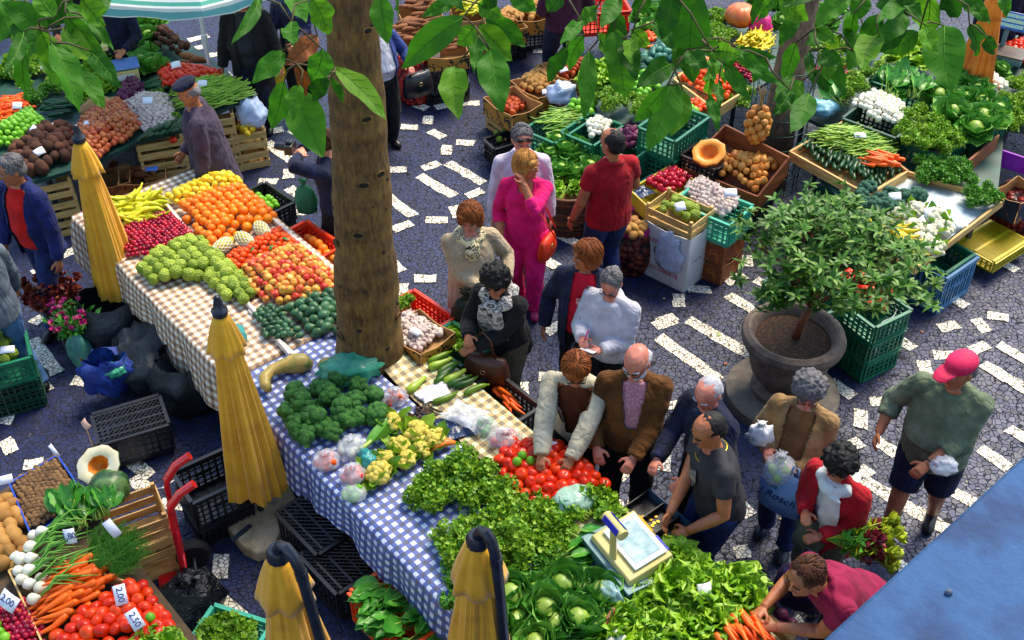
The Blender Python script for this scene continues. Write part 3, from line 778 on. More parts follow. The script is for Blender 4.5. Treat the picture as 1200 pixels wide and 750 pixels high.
for x, y in ((296, 292), (318, 290), (334, 280), (290, 312), (322, 300)):
    g = MB(); g.grid(lambda a, b: ((a-.5)*.08, (b-.5)*.032*math.sin(PI*min(.99, a+.01)), .01*math.sin(a*4)), 6, 2)
    tag(g.build('tangerine_leaf', m_leafg, None, True, P(x, y, .9), U(0, 6), solid=.001), 'green leaf left on the tangerine pile', 'leaf', 'leaves among the tangerines')
# ---------------------------------------------------------------- leafy produce
m_lett = mat('lettuce_leaf', ['#4c800c', '#74aa16', '#9cc82c', '#b4d44a'], .42, 'island', k=.45, nscale=14, trans=.25, bump=.5, bscale=70)
m_cabb = mat('cabbage_leaf', ['#34721f', '#4f922f', '#74b046', '#a0c862'], .42, 'island', k=.4, nscale=9, trans=.15, bump=.5, bscale=45)
m_cabin = mat('cabbage_heart', ['#6a8c2a', '#94b048', '#b4c668'], .4, nscale=10, k=1, bump=.5, bscale=40)
m_pars = mat('parsley_leaf', ['#24540c', '#3c7a14', '#5c9a24', '#7cae34'], .5, 'island', k=.2, trans=.25)
m_curl = mat('curly_leaf', ['#40700c', '#609414', '#86b022', '#a0be34'], .5, 'island', k=.2, trans=.25)
m_dill = mat('dill_frond', ['#2c6410', '#43841c', '#62a02a'], .5, 'island', k=.1, trans=.25)
m_broc = mat('broccoli_floret', ['#164410', '#2a6418', '#488428'], .7, nscale=30, k=1, bump=1, bscale=190, bdist=.01)
m_broc2 = mat('blue_broccoli_floret', ['#0c3a2c', '#16503a', '#2a6a4c'], .7, nscale=30, k=1, bump=1, bscale=190, bdist=.01)
m_bstem = mat('broccoli_stem', ['#4c7a22', '#6c9838'], .5)
m_caul = mat('cauliflower_curd', ['#c0a030', '#dcc650', '#e4d67c'], .6, nscale=24, k=1, bump=1, bscale=120, bdist=.012)
m_caulw = mat('white_curd', ['#ccc8a8', '#e2dfc8'], .6, nscale=24, k=1, bump=1, bscale=120, bdist=.012)
m_chard = mat('chard_leaf', ['#22581a', '#348020', '#54a030', '#7cb448'], .38, 'island', k=.4, nscale=9, trans=.2, bump=.4, bscale=40)
m_stalk = mat('pale_stalk', ['#7a9c2a', '#98b440', '#b4c868'], .4, 'island', k=.3)
m_onst = mat('onion_green', ['#2c6a14', '#4c8c20', '#74a838'], .4, 'island', k=.3)
def card(g, M, L, W, curl=0.0, cup=0.0, ruf=0.0, nu=5, nv=4, mi=0, tip=.9, ph=0, stemw=.25, mid=0):
    """one curved leaf along +y"""
    def fn(a, b):
        s = b-.5; wd = W*(stemw*(1-a)+math.sin(PI*min(1, a**tip))**.7*(1-.0*a)); wd = max(wd, .002)
        x = s*wd
        y = L*a
        z = curl*L*a*a+cup*wd*(2*s)**2*.5-mid*abs(s)*0
        if ruf:
            e = (abs(s)*2)**1.5*(.4+.6*a); z += ruf*e*math.sin(a*17+ph+s*4); x += ruf*.6*e*math.cos(a*21+ph)
            if a > .8: z += ruf*math.sin(s*19+ph)*.8
        return (x, y, z)
    g.grid(fn, nu, nv, mi, M)
def lettuce_mesh(seed, m=None, name='leaf_rosette'):
    rs = random.Random(seed); g = MB(); m = m or m_lett
    for (n, tilt, L, z) in ((9, 10, .15, 0), (8, 32, .15, .015), (7, 55, .13, .03), (5, 75, .11, .035)):
        for k in range(n):
            M = Rz(2*PI*(k+rs.uniform(-.3,.3))/n+tilt)@T(0,.012,z)@Rx(rad(tilt+rs.uniform(-9,9)))@Ry(rs.uniform(-.3,.3))
            card(g, M, L*rs.uniform(.85,1.15), L*rs.uniform(.8,1.05), rs.uniform(-.5,.1), .25, .017, 8, 8, ph=rs.uniform(0,6), stemw=.35)
    g.lathe([(.02,-.01),(.02,.02),(0,.03)], 8)
    return g.mesh(name, m, 'all')
def cabbage_meshes(seed):
    rs = random.Random(seed); h = MB(); h.ball((0,0,.075), (.078,.078,.07), 16, 10)
    h.v = [tuple(V(p)*(1+.05*mnoise.noise(V(p)*22))) for p in h.v]
    g = MB()
    for (n, tilt, L, z, cu) in ((7, 14, .19, .0, .15), (6, 42, .18, .01, .35), (4, 66, .15, .02, .25)):
        for k in range(n):
            M = Rz(2*PI*(k+rs.uniform(-.25,.25))/n+tilt)@T(0,.03,z)@Rx(rad(tilt+rs.uniform(-8,8)))@Ry(rs.uniform(-.2,.2))
            card(g, M, L*rs.uniform(.9,1.1), L*1.05, cu*rs.uniform(.3,1.2)-.1, .5, .008, 7, 6, ph=rs.uniform(0,6), stemw=.4, tip=.75)
    return h.mesh('heart', m_cabin, 'all'), g.mesh('outer_leaves', m_cabb, 'all')
def tuft_mesh(seed, m, n=420, R=(.11,.11,.09), ls=.02, name='leaf_tuft', stems=True, m2=None):
    """bunch of small divided leaves filling a dome"""
    rs = random.Random(seed); g = MB()
    lobes = [(V((rs.uniform(-.6,.6), rs.uniform(-.6,.6), rs.uniform(.1,.8))), rs.uniform(.35,.6)) for _ in range(9)]
    for k in range(n):
        c, q = rs.choice(lobes); d = V((rs.gauss(0,1), rs.gauss(0,1), rs.gauss(.25,1))).normalized()
        p = c+d*q*rs.uniform(.55,1.05)
        p = V((p.x*R[0], p.y*R[1], max(.0, p.z)*R[2]+.01))
        M = T(p)@Euler((rs.uniform(-1.1,1.1), rs.uniform(-1.1,1.1), rs.uniform(0,6.3))).to_matrix().to_4x4()
        s = ls*rs.uniform(.6,1.3)
        g.add([(0,-s*.7,0),(s*.75,-s*.05,s*.25),(s*.35,s*.35,0),(0,s,s*.2),(-s*.35,s*.35,.0),(-s*.75,-s*.05,s*.25),(0,.1*s,-s*.12)],
              [(0,1,6),(1,2,6),(2,3,6),(3,4,6),(4,5,6),(5,0,6)], 0, M)
    if stems:
        for k in range(14):
            a = rs.uniform(0,6.3); g.tube([(0,0,.0),(R[0]*.4*math.cos(a),R[1]*.4*math.sin(a),R[2]*.4),(R[0]*.8*math.cos(a),R[1]*.8*math.sin(a),R[2]*.7)], .002, 4)
    return g.mesh(name, m, 'all')
def frond_mesh(seed, m, n=90, L=.2):
    """feathery fronds fanning out from a tied end at the origin along +y"""
    rs = random.Random(seed); g = MB()
    for k in range(n):
        a = rs.gauss(0, .42); e = rs.uniform(.05,.75); l = L*rs.uniform(.6,1.15)
        d = V((math.sin(a), math.cos(a)*math.cos(e), math.sin(e)*.75)); pts = [d*l*t+V((0,0,-.06*t*t*t)) for t in (0,.35,.7,1)]
        g.tube(pts, [.002,.0016,.001,.0006], 3)
        for q in range(16):
            t = rs.uniform(.3,1); c = d*l*t+V((0,0,-.06*t**3)); b = V((rs.uniform(-1,1), rs.uniform(-1,1), rs.uniform(-.4,1))).normalized()*rs.uniform(.012,.03)
            s = b.orthogonal().normalized()*.0016
            g.add([c-s, c+s, c+b], [(0,1,2)])
    return g.mesh('frond_bunch', m, 'all')
def broccoli_meshes(seed, m):
    rs = random.Random(seed); g = MB()
    for k in range(26):
        a = rs.uniform(0,6.3); t = math.acos(rs.uniform(.05,1)); r = .05
        g.ball((r*math.sin(t)*math.cos(a), r*math.sin(t)*math.sin(a), .05+r*math.cos(t)*.8), rs.uniform(.018,.027), 8, 6)
    g.ball((0,0,.05), (.052,.052,.04), 10, 6)
    g.v = [tuple(V(p)+V((1,1,1))*.0035*mnoise.noise(V(p)*160)) for p in g.v]
    s = MB(); s.tube([(0,0,-.04),(0,0,.0),(0,0,.05)], [.017,.017,.03], 8)
    for k in range(5):
        a = k*1.26; s.tube([(0,0,0),(.03*math.cos(a),.03*math.sin(a),.045)], [.01,.012], 6)
    return g.mesh('floret', m, 'all'), s.mesh('stem', m_bstem, 'all')
def cauli_meshes(seed, m, R=1.0):
    rs = random.Random(seed); g = MB()
    for k in range(36):
        a = rs.uniform(0,6.3); t = math.acos(rs.uniform(.15,1)); r = .056
        g.ball((r*math.sin(t)*math.cos(a), r*math.sin(t)*math.sin(a), .03+r*math.cos(t)*.75), rs.uniform(.014,.022), 8, 6)
    g.ball((0,0,.03), (.056,.056,.045), 10, 6)
    g.v = [(p[0]*R, p[1]*R, p[2]*R) for p in g.v]
    l = MB()
    for k in range(9):
        M = Rz(2*PI*k/9+rs.uniform(-.2,.2))@T(0,.035,-.005)@Rx(rad(rs.uniform(25,75)))
        card(l, M, rs.uniform(.1,.16), .07, rs.uniform(-.2,.3), .4, .005, 6, 4, ph=rs.uniform(0,6), stemw=.5)
    return g.mesh('curd', m, 'all'), l.mesh('outer_leaves', m_curl, 'all')
def chard_meshes(seed, n=12, L=.3, W=.11):
    rs = random.Random(seed); g = MB(); s = MB()
    for k in range(n):
        a = rs.gauss(0,.25); M = T(rs.uniform(-.05,.05), 0, .012+.006*k)@Rz(-a)@Rx(rad(rs.uniform(0,22)))@Ry(rs.uniform(-.6,.6))
        s.tube([M@V((0,0,0)), M@V((0,L*.4,.0)), M@V((0,L*.55,.004))], [.006,.005,.003], 5)
        card(g, M@T(0,L*.3,0), L*rs.uniform(.6,.8), W*rs.uniform(.8,1.2), rs.uniform(-.3,.15), .3, .009, 8, 6, ph=rs.uniform(0,6), stemw=.15)
    return g.mesh('leaf_bunch', m_chard, 'all'), s.mesh('stalks', m_stalk, 'all')
def two(name, label, cat, loc, rz, meshes, group=None, s=1.0, tilt=(0,0), parts=('a','b')):
    r = thing(name, label, cat, loc, 0, group); r.rotation_euler = (tilt[0], tilt[1], rz); r.scale = (s, s, s)
    for me in meshes: obj(me.name.split('.')[0], me, r)
    return r
LETT = [lettuce_mesh(k) for k in (1,2,3)]; CABB = [cabbage_meshes(k) for k in (1,2,3)]
PARS = [tuft_mesh(k, m_pars, 620, ls=.0165) for k in (1,2,3)]; CURL = [tuft_mesh(k, m_curl, 800, ls=.0145) for k in (4,5,6)]
CRESS = [tuft_mesh(k, m_curl, 300, ls=.026) for k in (7,8)]
BROC = [broccoli_meshes(k, m_broc) for k in (1,2,3)]; BROCB = [broccoli_meshes(k, m_broc2) for k in (4,5)]
CAUL = [cauli_meshes(k, m_caul, 1.15) for k in (1,2,3)]; CAULW = [cauli_meshes(k, m_caulw, 1.4) for k in (4,5)]
CHARD = [chard_meshes(k) for k in (1,2,3)]; FROND = [frond_mesh(k, m_dill) for k in (1,2)]
def put(kind, pts, z, label, group, s=1.0, name=None, tiltmax=.35, rz=None, cat=None):
    """single heads and bunches at surveyed places 'x y [dz];...'; z is the height they lie on"""
    for q in pts.split(';'):
        t = [float(x) for x in q.split()]; p = P(t[0], t[1], z+(t[2] if len(t) > 2 else 0)); a = U(0, 6.28) if rz is None else rad(rz)+U(-.25,.25)
        ss = s*U(.88, 1.14); tl = (U(-tiltmax, tiltmax), U(-tiltmax, tiltmax))
        nm, K, ct = {'lettuce': ('lettuce', LETT, 'lettuce'), 'cabbage': ('cabbage', CABB, 'cabbage'), 'parsley': ('parsley_bunch', PARS, 'parsley'),
            'curly': ('herb_bunch', CURL, 'herbs'), 'cress': ('watercress_bunch', CRESS, 'greens'), 'broccoli': ('broccoli', BROC, 'broccoli'), 'bbroccoli': ('broccoli', BROCB, 'broccoli'),
            'cauliflower': ('cauliflower', CAUL, 'cauliflower'), 'wcauliflower': ('cauliflower', CAULW, 'cauliflower'), 'chard': ('chard_bunch', CHARD, 'greens'), 'dill': ('dill_bunch', FROND, 'dill')}[kind]
        ms = rnd.choice(K); nm = name or nm
        if isinstance(ms, tuple): two(nm, label, cat or ct, p, a, ms, group, ss, tl)
        else:
            o = obj(nm, ms, None, p); o.rotation_euler = (tl[0], tl[1], a); o.scale = (ss, ss, ss*U(.9,1.1)); tag(o, label, cat or ct, group)
# film bags and crumpled carrier bags
m_film = plastic_film('clear_film', '#d8dce4', .38)
m_filmg = plastic_film('greenish_film', '#3a9a78', .85, .25)
m_filmt = plastic_film('teal_film', '#2a9a98', .8, .25)
m_filmw = plastic_film('white_film', '#c4d4f0', .85, .3)
m_filmb = plastic_film('blue_film', '#16305a', .8, .2)
m_filmk = mat('black_film', ['#06080c', '#0e1218', '#181e28'], .22, nscale=6, k=1, bump=1, bscale=9, bdist=.05)
def bag_mesh(sx, sy, sz, seed, knot=True, crump=.14, open_top=False):
    g = MB(); n, k = 22, 16; vs = []; off = V((seed*3.1, seed, 0))
    rs = []
    for q in range(1, k+ (0 if not open_top else -3)):
        t = -PI/2+PI*q/k; row = []
        for i in range(n):
            a = 2*PI*i/n; d = V((math.cos(t)*math.cos(a), math.cos(t)*math.sin(a), math.sin(t)))
            f = 1+crump*(mnoise.noise(d*2.2+off)+.6*mnoise.noise(d*5+off))+.05*math.sin(a*9+seed)*math.cos(t)
            z = d.z*f; z = max(z, -.62)
            row.append((d.x*f*sx, d.y*f*sy, (z+.62)*sz/1.62))
        rs.append(row)
    if knot:
        top = sz*.98
        for (r, z) in ((.3, -.04), (.14, .03), (.2, .1), (.36, .17), (.34, .2)):
            rs.append([((r*(1+.45*math.sin(i*2.7+seed)*min(1, max(0, z)*12)))*sx*math.cos(2*PI*i/n)+.3*z*sx*math.sin(seed), (r*(1+.45*math.sin(i*2.7+seed)*min(1, max(0, z)*12)))*sy*math.sin(2*PI*i/n), top+z*sz+.22*max(0, z)*sz*math.sin(i*1.9+seed)) for i in range(n)])
    g.rings(rs, not open_top); return g
def bag(label, px, py, z, size, m, seed=1, rz=0, knot=True, tilt=(0,0), name='plastic_bag', crump=.14, loc=None, group=None, open_top=False):
    o = bag_mesh(*size, seed, knot, crump, open_top).build(name, m, None, 'all', loc or P(px, py, z)); o.rotation_euler = (tilt[0], tilt[1], rad(rz))
    return tag(o, label, 'bag', group)

# ================================================================ the vegetables of the main stall
ZB = .812
put('broccoli', '352 470;375 462;400 455;425 458;345 490;368 486;392 480;418 478;440 474;350 508;376 508;402 502;426 496;446 492;384 470 .05;405 488 .06;370 500 .06;358 478 .05;395 515;360 522', ZB, 'head of dark green broccoli in the pile on the blue checked cloth', 'broccoli on the blue cloth', 1.4)
put('cauliflower', '462 500;487 512;468 528;497 532;447 560;478 545;512 520;455 545', ZB, 'yellow cauliflower in the row behind the herbs on the blue cloth', 'cauliflowers on the blue cloth', 1.12)
put('curly', '500 582;535 572;565 562;520 560;550 590;585 588;515 595;540 556 .05;600 602', ZB, 'bunch of curly green herbs heaped between cauliflowers and tomatoes', 'curly herb bunches by the tomatoes', 1.25)
put('curly', '530 640;560 625;590 640;620 630;545 665;575 660;610 660;640 645;655 615;625 612;590 615;565 645 .06;605 640 .06', ZB, 'bunch of leafy herbs heaped in front of the tomatoes', 'herb bunches before the tomatoes', 1.3)
put('parsley', '525 680;600 690;640 675;540 705;580 690 ', ZB-.02, 'dark bunch of parsley beside the hooked parasol and the cabbages', 'parsley bunches by the cabbages', 1.25)
put('cress', '640 600;660 630;620 590;700 590;715 605', ZB, 'loose bunch of green leaves beside the tomatoes and the scale', 'loose greens by the scale', 1.15)
put('chard', '665 625;690 610;655 660', ZB+.02, 'bunch of broad green leaves beside the weighing scale', 'broad leaf bunches by the scale', .7)
put('cabbage', '625 700;660 690;690 705;605 735;650 735;695 742;640 715 .05;675 728 .05;700 700;630 760;585 745;600 706', ZB-.01, 'green cabbage with open outer leaves in front of the weighing scale', 'cabbages before the scale', .95)
put('lettuce', '790 660;770 680;810 672;840 688;760 712;795 705;825 715;855 700;735 735;770 740;805 740;840 735;790 690 .06;760 755;820 700 .05;865 690;872 708;720 750', ZB-.01, 'frilly light green lettuce in the bed beside the weighing scale', 'lettuces beside the scale', 1.1)
heap('tomato', '578 540;612 522;650 520;716 570;694 584;640 594;604 592', ZB+.01, 'ripe red tomato in the big tray before the woman in the white cardigan', 'tomato', 'tomatoes on the main stall', mound=.06, scale=(1.1,1.35), sp=2.3)
for x, y in ((612, 534), (622, 540), (606, 541)):
    o = obj('tomato', FR['lime'][0][0], None, P(x, y, .95)); tag(o, 'small unripe green tomato on the big red tomato heap', 'tomato', 'unripe tomatoes')
price_card(640, 530, .93, .11, .08, 'pink price card lying on the big tomato heap', None, 20, 20, 0, m=mat('pink_paper', ['#c87a90', '#d890a0'], .7))
price_card(648, 522, .93, .05, .06, 'small lilac price card on the big tomato heap', None, -20, 40)
bag('white and green plastic bag of leaves lying on the tomatoes', 672, 592, .84, (.15,.11,.13), plastic_film('pale_green_film', '#a8ccb8', .8), 3, 20, False)
# scale: pale housing on a grey box, pan, pillar with a readout
m_cream = mat('cream_housing', ['#b8a860', '#cbbc78', '#d4c88c'], .4, nscale=3, k=1)
m_pan = mat('pan', ['#b8c8d4', '#d2dce2', '#e0e8ec'], .25, nscale=6, k=1)
m_lcd = mat('blue_readout', ['#0c1a90', '#1426b4'], .2)
m_greybox = mat('grey_box', ['#4a6a70', '#5f8288', '#7a9a98'], .5, nscale=7, k=1, bump=.2)
SY = math.atan2(*(lambda d: (d.y, d.x))(P(735, 680, 1)-P(690, 625, 1)))
sc_ = P(738, 662, .8)
r = thing('scale_box', 'grey metal box under the cream weighing scale', 'box', sc_, SY)
MB().box(-.26, .26, -.2, .2, 0, .12).build('body', m_greybox, r, bevel=.006)
MB().box(-.265, .265, -.205, .205, .121, .13).build('lid', m_greybox, r, bevel=.003)
r = thing('weighing_scale', 'cream weighing scale with glass pan and pillar readout among the vegetables', 'scale', (sc_.x, sc_.y, sc_.z+.132), SY)
g = MB(); g.add([(-.22,-.17,0),(.22,-.17,0),(.22,.17,0),(-.22,.17,0),(-.21,-.16,.045),(.21,-.16,.045),(.21,.16,.1),(-.21,.16,.1)], [(3,2,1,0),(4,5,6,7),(0,1,5,4),(1,2,6,5),(2,3,7,6),(3,0,4,7)])
g.build('housing', m_cream, r, bevel=.008)
tl = math.atan2(.055, .32)
o = MB().box(-.18, .18, -.1, .145, 0, .012).build('pan', m_pan, r, bevel=.004); o.matrix_local = T(0,0,.083)@Rx(tl)
o2 = MB().box(-.145, .145, -.07, .115, .0125, .015).build('glass', mat('pan_glass', ['#7a9aa4', '#a4bcc0', '#c0ccca'], .15, nscale=18, k=1), o)
g = MB(); g.tube([(0,-.14,.03),(0,-.15,.2),(0,-.155,.33)], [.034,.03,.03], 10, flat=.6); g.build('pillar', m_cream, r)
g = MB(); g.tube([(-.095,-.15,.345),(.095,-.15,.345)], .038, 12); h = g.build('readout_head', m_cream, r)
o = MB().box(-.075, .075, -.042, -.036, -.018, .022).build('readout', m_lcd, h); o.matrix_local = T(0,-.15,.345)@Rx(-.5)
o = MB().box(-.075, .075, .036, .042, -.018, .022).build('readout', m_lcd, h); o.matrix_local = T(0,-.15,.345)@Rx(.5)
MB().box(-.15, .0, .148, .165, .098, .105).build('keypad', m_yel, r); MB().box(.04, .17, .148, .165, .098, .105).build('keypad', m_lcd, r)
# cash drawer
q = P(772, 606, .8); r = thing('cash_drawer', 'dark open cash drawer behind the weighing scale', 'cash drawer', (q.x, q.y, .72), YAW)
m_dk = MAT['plastic_black']
MB().box(-.22, .22, -.13, .13, 0, .01).build('base', m_dk, r)
for k in range(4): MB().box(-.22+.1467*k-.004, -.22+.1467*k+.004, -.13, .13, .0105, .07).build('divider', m_dk, r)
for k in range(2): MB().box(-.22, .22, (-.131, .126)[k], (-.126, .131)[k], .0105, .08).build('rim', mat('drawer_rim', ['#24405c', '#34587c'], .3), r)
for k in range(14):
    g = MB(); g.lathe([(.012,0),(.012,.002)], 10); tag(g.build('coin', mat('brass', ['#b08830', '#c8a24a'], .3, metal=1), loc=(q.x+U(-.12,.12), q.y+U(-.1,.1), .736)), 'small brass coin in the open cash drawer', 'coin', 'coins in the drawer')
# courgettes, squash and the rest on the checked cloths
COURG = [long_mesh('courgette', m_courg, [(-.1,.008),(-.09,.02),(-.05,.027),(0,.025),(.05,.021),(.085,.016),(.09,.009),(.115,.008)], 10, b) for b in (0, 1.5, -2)]
PALE = long_mesh('courgette', mat('pale_courgette_skin', ['#7a9a1c', '#94b02a', '#a8bc3c'], .35, nscale=20, k=1), [(-.1,.01),(-.085,.03),(-.04,.034),(0,.027),(.05,.02),(.1,.016),(.11,.008)], 10, .5)
for i, (x, y, a, pale) in enumerate(((515,418,24,0),(516,426,22,1),(524,430,30,0),(523,436,34,0),(520,441,42,0),(533,441,30,1),(538,446,24,0),(546,449,22,0),(556,455,24,0),(488,451,38,1),(522,467,22,0))):
    d = (P(x+20*math.cos(rad(a)), y-20*math.sin(rad(a)), .83)-P(x, y, .83)); o = obj('courgette', PALE if pale else COURG[i % 3], None, P(x, y, .838), math.atan2(d.y, d.x))
    if x == 488: lb = 'pale yellow green courgette lying alone beside the bag of carrots'
    elif x == 522 and y == 467: lb = 'green courgette lying alone beside the clear folded bag'
    else: lb = ('pale' if pale else 'dark')+' green courgette in the row on the olive checked cloth'
    tag(o, lb, 'courgette', None if 'alone' in lb else ('pale courgettes in the row' if pale else 'dark courgettes in the row'))
m_squash = mat('squash_skin', ['#5a6a24', '#94843a', '#b09044', '#4a6a3a'], .45, nscale=9, k=1, bump=.3, bscale=25)
g = MB(); g.tube([(-.2,-.1,0),(-.2,-.04,0),(-.17,.04,0),(-.09,.085,0),(0,.08,0),(.09,.055,.0),(.15,.02,0),(.185,-.03,0)], [.026,.042,.046,.046,.056,.078,.075,.03], 14)
d = P(370, 415, .8)-P(310, 440, .8)
tag(g.build('crookneck_squash', m_squash, None, 'all', P(337, 436, .875), math.atan2(d.y, d.x)), 'long crooked green and ochre squash on the blue checked cloth', 'squash')
g = MB(); g.tube([(-.13,0,0),(-.11,0,0),(-.05,.01,0),(.03,.0,0),(.09,0,0),(.12,0,0)], [.02,.045,.052,.06,.06,.02], 14)
tag(g.build('squash', m_squash, None, 'all', P(386, 434, .86), rad(118)), 'short pale green squash beside the green bag at the trunk', 'squash')
bag('large crumpled green plastic bag against the foot of the trunk', 412, 440, .82, (.24,.15,.19), m_filmg, 5, 10, False, crump=.3)
bag('crumpled teal plastic bag on the corner of the fruit table', 268, 402, .8, (.15,.12,.17), m_filmt, 8, 40, True, crump=.25)
def filled_bag(label, px, py, z, size, m, kind, n, sc, seed, flabel, knot=True, rz=0):
    bag(label, px, py, z, size, m, seed, rz, knot)
    ms, rr = FR[kind]
    for k in range(n):
        a = 2.4*k; q = .62*math.sqrt((k+.5)/n)
        p = P(px, py, z)+V((size[0]*q*math.cos(a), size[1]*q*math.sin(a), size[2]*(.25+.3*(k % 2))))
        o = obj(ms[0].name.split('.')[0], ms[k % len(ms)], None, p); o.rotation_euler = (U(-.6,.6), U(-1,1), U(0,6)); o.scale = (sc,)*3
        tag(o, flabel, kind.replace('_', ' '), flabel.split(' inside')[0]+'s in the bag')
filled_bag('knotted clear bag of carrots on the olive checked cloth', 463, 470, .81, (.1,.08,.11), m_film, 'bright_carrot', 9, .8, 2, 'carrot inside the knotted clear bag on the olive cloth')
filled_bag('clear bag of oranges on the near edge of the blue cloth', 383, 545, .81, (.1,.09,.11), m_film, 'tangerine', 7, 1.2, 3, 'orange fruit inside the clear bag on the blue cloth edge', rz=30)
filled_bag('clear bag of mixed vegetables leaning on the broccoli', 412, 530, .81, (.11,.09,.13), m_film, 'turnip', 5, 1.0, 4, 'pale turnip inside the clear bag leaning on the broccoli', rz=60)
filled_bag('clear bag of red tomatoes beside the cauliflowers', 414, 562, .81, (.1,.09,.12), m_film, 'tomato', 7, .95, 6, 'red tomato inside the clear bag beside the cauliflowers', rz=90)
filled_bag('clear bag of green vegetables on the near edge of the blue cloth', 415, 582, .81, (.09,.07,.08), m_film, 'lime', 5, 1.0, 7, 'green vegetable inside the clear bag at the blue cloth edge', False)
filled_bag('clear bag with a lemon and greens beside the folded bags', 568, 505, .81, (.1,.09,.11), m_film, 'lime', 4, .9, 9, 'green lime inside the clear bag beside the folded bags')
filled_bag('large clear bag of tomatoes beside the white cardigan woman', 592, 520, .81, (.13,.1,.12), m_film, 'tomato', 6, 1.05, 11, 'red tomato inside the large clear bag')
bag('limp teal plastic bag between the clear bags and cauliflowers', 432, 545, .81, (.06,.1,.12), m_filmt, 12, 30, False, crump=.3)
def sheet(label, px, py, z, w, h, m, rz, seed, name='folded_bag', amp=.03, cat='bag'):
    g = MB(); g.grid(lambda a, b: ((a-.5)*w*(1+.1*math.sin(b*5+seed)), (b-.5)*h*(1+.1*math.sin(a*6+seed)), .012+amp*abs(mnoise.noise(V((a*3, b*3, seed))))), 14, 14)
    return tag(g.build(name, m, None, 'all', P(px, py, z), rad(rz), solid=.001), label, cat)
sheet('dark blue folded plastic bag on the olive checked cloth', 532, 503, .812, .26, .24, m_filmb, 20, 1)
sheet('clear folded plastic bag on the dark blue bag', 545, 488, .84, .28, .22, m_film, -30, 2, amp=.06)
sheet('crumpled white paper on the olive checked cloth between the courgettes', 508, 462, .815, .24, .16, m_white, 30, 4, 'paper', .04, 'paper')
sheet('small lilac note beside the dark pods', 498, 505, .815, .1, .13, mat('lilac_paper', ['#a898c8', '#b8a8d4'], .7), -20, 5, 'note', .01, 'note')
FR['pod'] = ([long_mesh('dried_pod', mat('pod', ['#241408', '#3a2210', '#4c3018'], .6, 'obj'), [(-.05,.004),(-.03,.009),(.03,.009),(.05,.004)], 5, b) for b in (4, 6)], .01)
heap('pod', '472 498;492 478;515 478;510 494;486 508', .815, 'dark dried pod in the small pile on the olive cloth', 'pod', 'dried pods', elong=3.5, sp=1.9, mound=.05, layers=1, jit=.3)
m_pumpf = mat('pumpkin_flesh', ['#c85a08', '#dc7410', '#e88a1c'], .45, nscale=14, k=1, bump=.4)
m_pumps = mat('pumpkin_rind', ['#0e2a14', '#1e4420', '#5a7a3c', '#163a1a'], .4, nscale=7, k=1, stretch=(1,1,.2))
g = MB(); g.tube([(-.11,0,0),(-.05,.03,.01),(.04,.03,.01),(.1,0,0)], [.008,.036,.04,.01], 10, flat=.7)
tag(g.build('pumpkin_slice', m_pumpf, None, 'all', P(520, 524, .85), rad(25)), 'orange slice of pumpkin beside the cauliflowers', 'pumpkin slice')
g = MB()
for k in range(5):
    M = Rz(rad(-8+4*k))@Rx(rad(6+3*k)); card(g, T(0,0,.02)@M, .3, .045, -.15, .6, 0, 8, 2, stemw=.9)
d = P(470, 488, .8)-P(425, 520, .8)
r = thing('leek', 'leek with broad green leaves between the broccoli and cauliflowers', 'leek', P(432, 522, .83), math.atan2(d.y, d.x)-PI/2)
g.build('leaves', m_onst, r, 'all'); MB().tube([(0,-.08,.02),(0,.03,.02)], .017, 8).build('shank', m_stalk, r)
price_card(826, 694, .97, .09, .12, 'blank white price card standing in the lettuces', None, 15, 55, m=m_white)
heap('bright_carrot', '842 752;858 728;884 726;905 748;905 762;842 762', .84, 'bright orange carrot in the tray at the near end of the lettuces', 'carrot', 'carrots by the lettuces', elong=3.6, sp=1.9, mound=.06, aim=120, layers=2)
heap('beet', '884 712;905 705;930 730;925 750;908 740', .72, 'purple root at the near corner beside the lettuces', 'beetroot', 'purple roots by the lettuces', sp=2.0, mound=.03)
board((838, 665), (930, 748), 'sun lit raw board along the outer edge of the lettuces', .72, .09, .05, m_pine)
o = MB().box(-.07,.07,-.012,.012,0,.14).build('wooden_tag', m_dkwood, None, True, P(712, 738, .8), rad(60), .003); tag(o, 'small brown wooden board standing among cabbages and lettuces', 'board')
for x, y in ((722, 742), (728, 748), (716, 750)):
    tag(obj('turnip', FR['turnip'][0][0], None, P(x, y, .9)), 'small white turnip beside the brown board among lettuces', 'turnip', 'turnips by the brown board')
bag('limp clear bag hanging over the scale box', 712, 700, .84, (.06,.12,.12), plastic_film('blueish_film', '#9ac4d0', .6), 14, 45, False, crump=.3)
# orange crate of chard below the near edge
crate_px('orange plastic crate of chard below the near edge of the blue cloth', 472, 706, .5, .6, .42, .3, -48, 'orange')
for x, y in ((440, 705), (455, 718), (470, 733), (485, 748), (465, 695), (480, 708), (498, 722), (512, 738), (450, 690)):
    put('chard', '%d %d' % (x+10, y+2), .42, 'bunch of chard with pale stalks in the orange crate', 'chard in the orange crate', .82, rz=130, tiltmax=.2)
p = P(472, 706, .2); wood_crate('wooden crate under the orange crate of chard', (p.x, p.y, 0), .5, .36, .2, rad(-48))
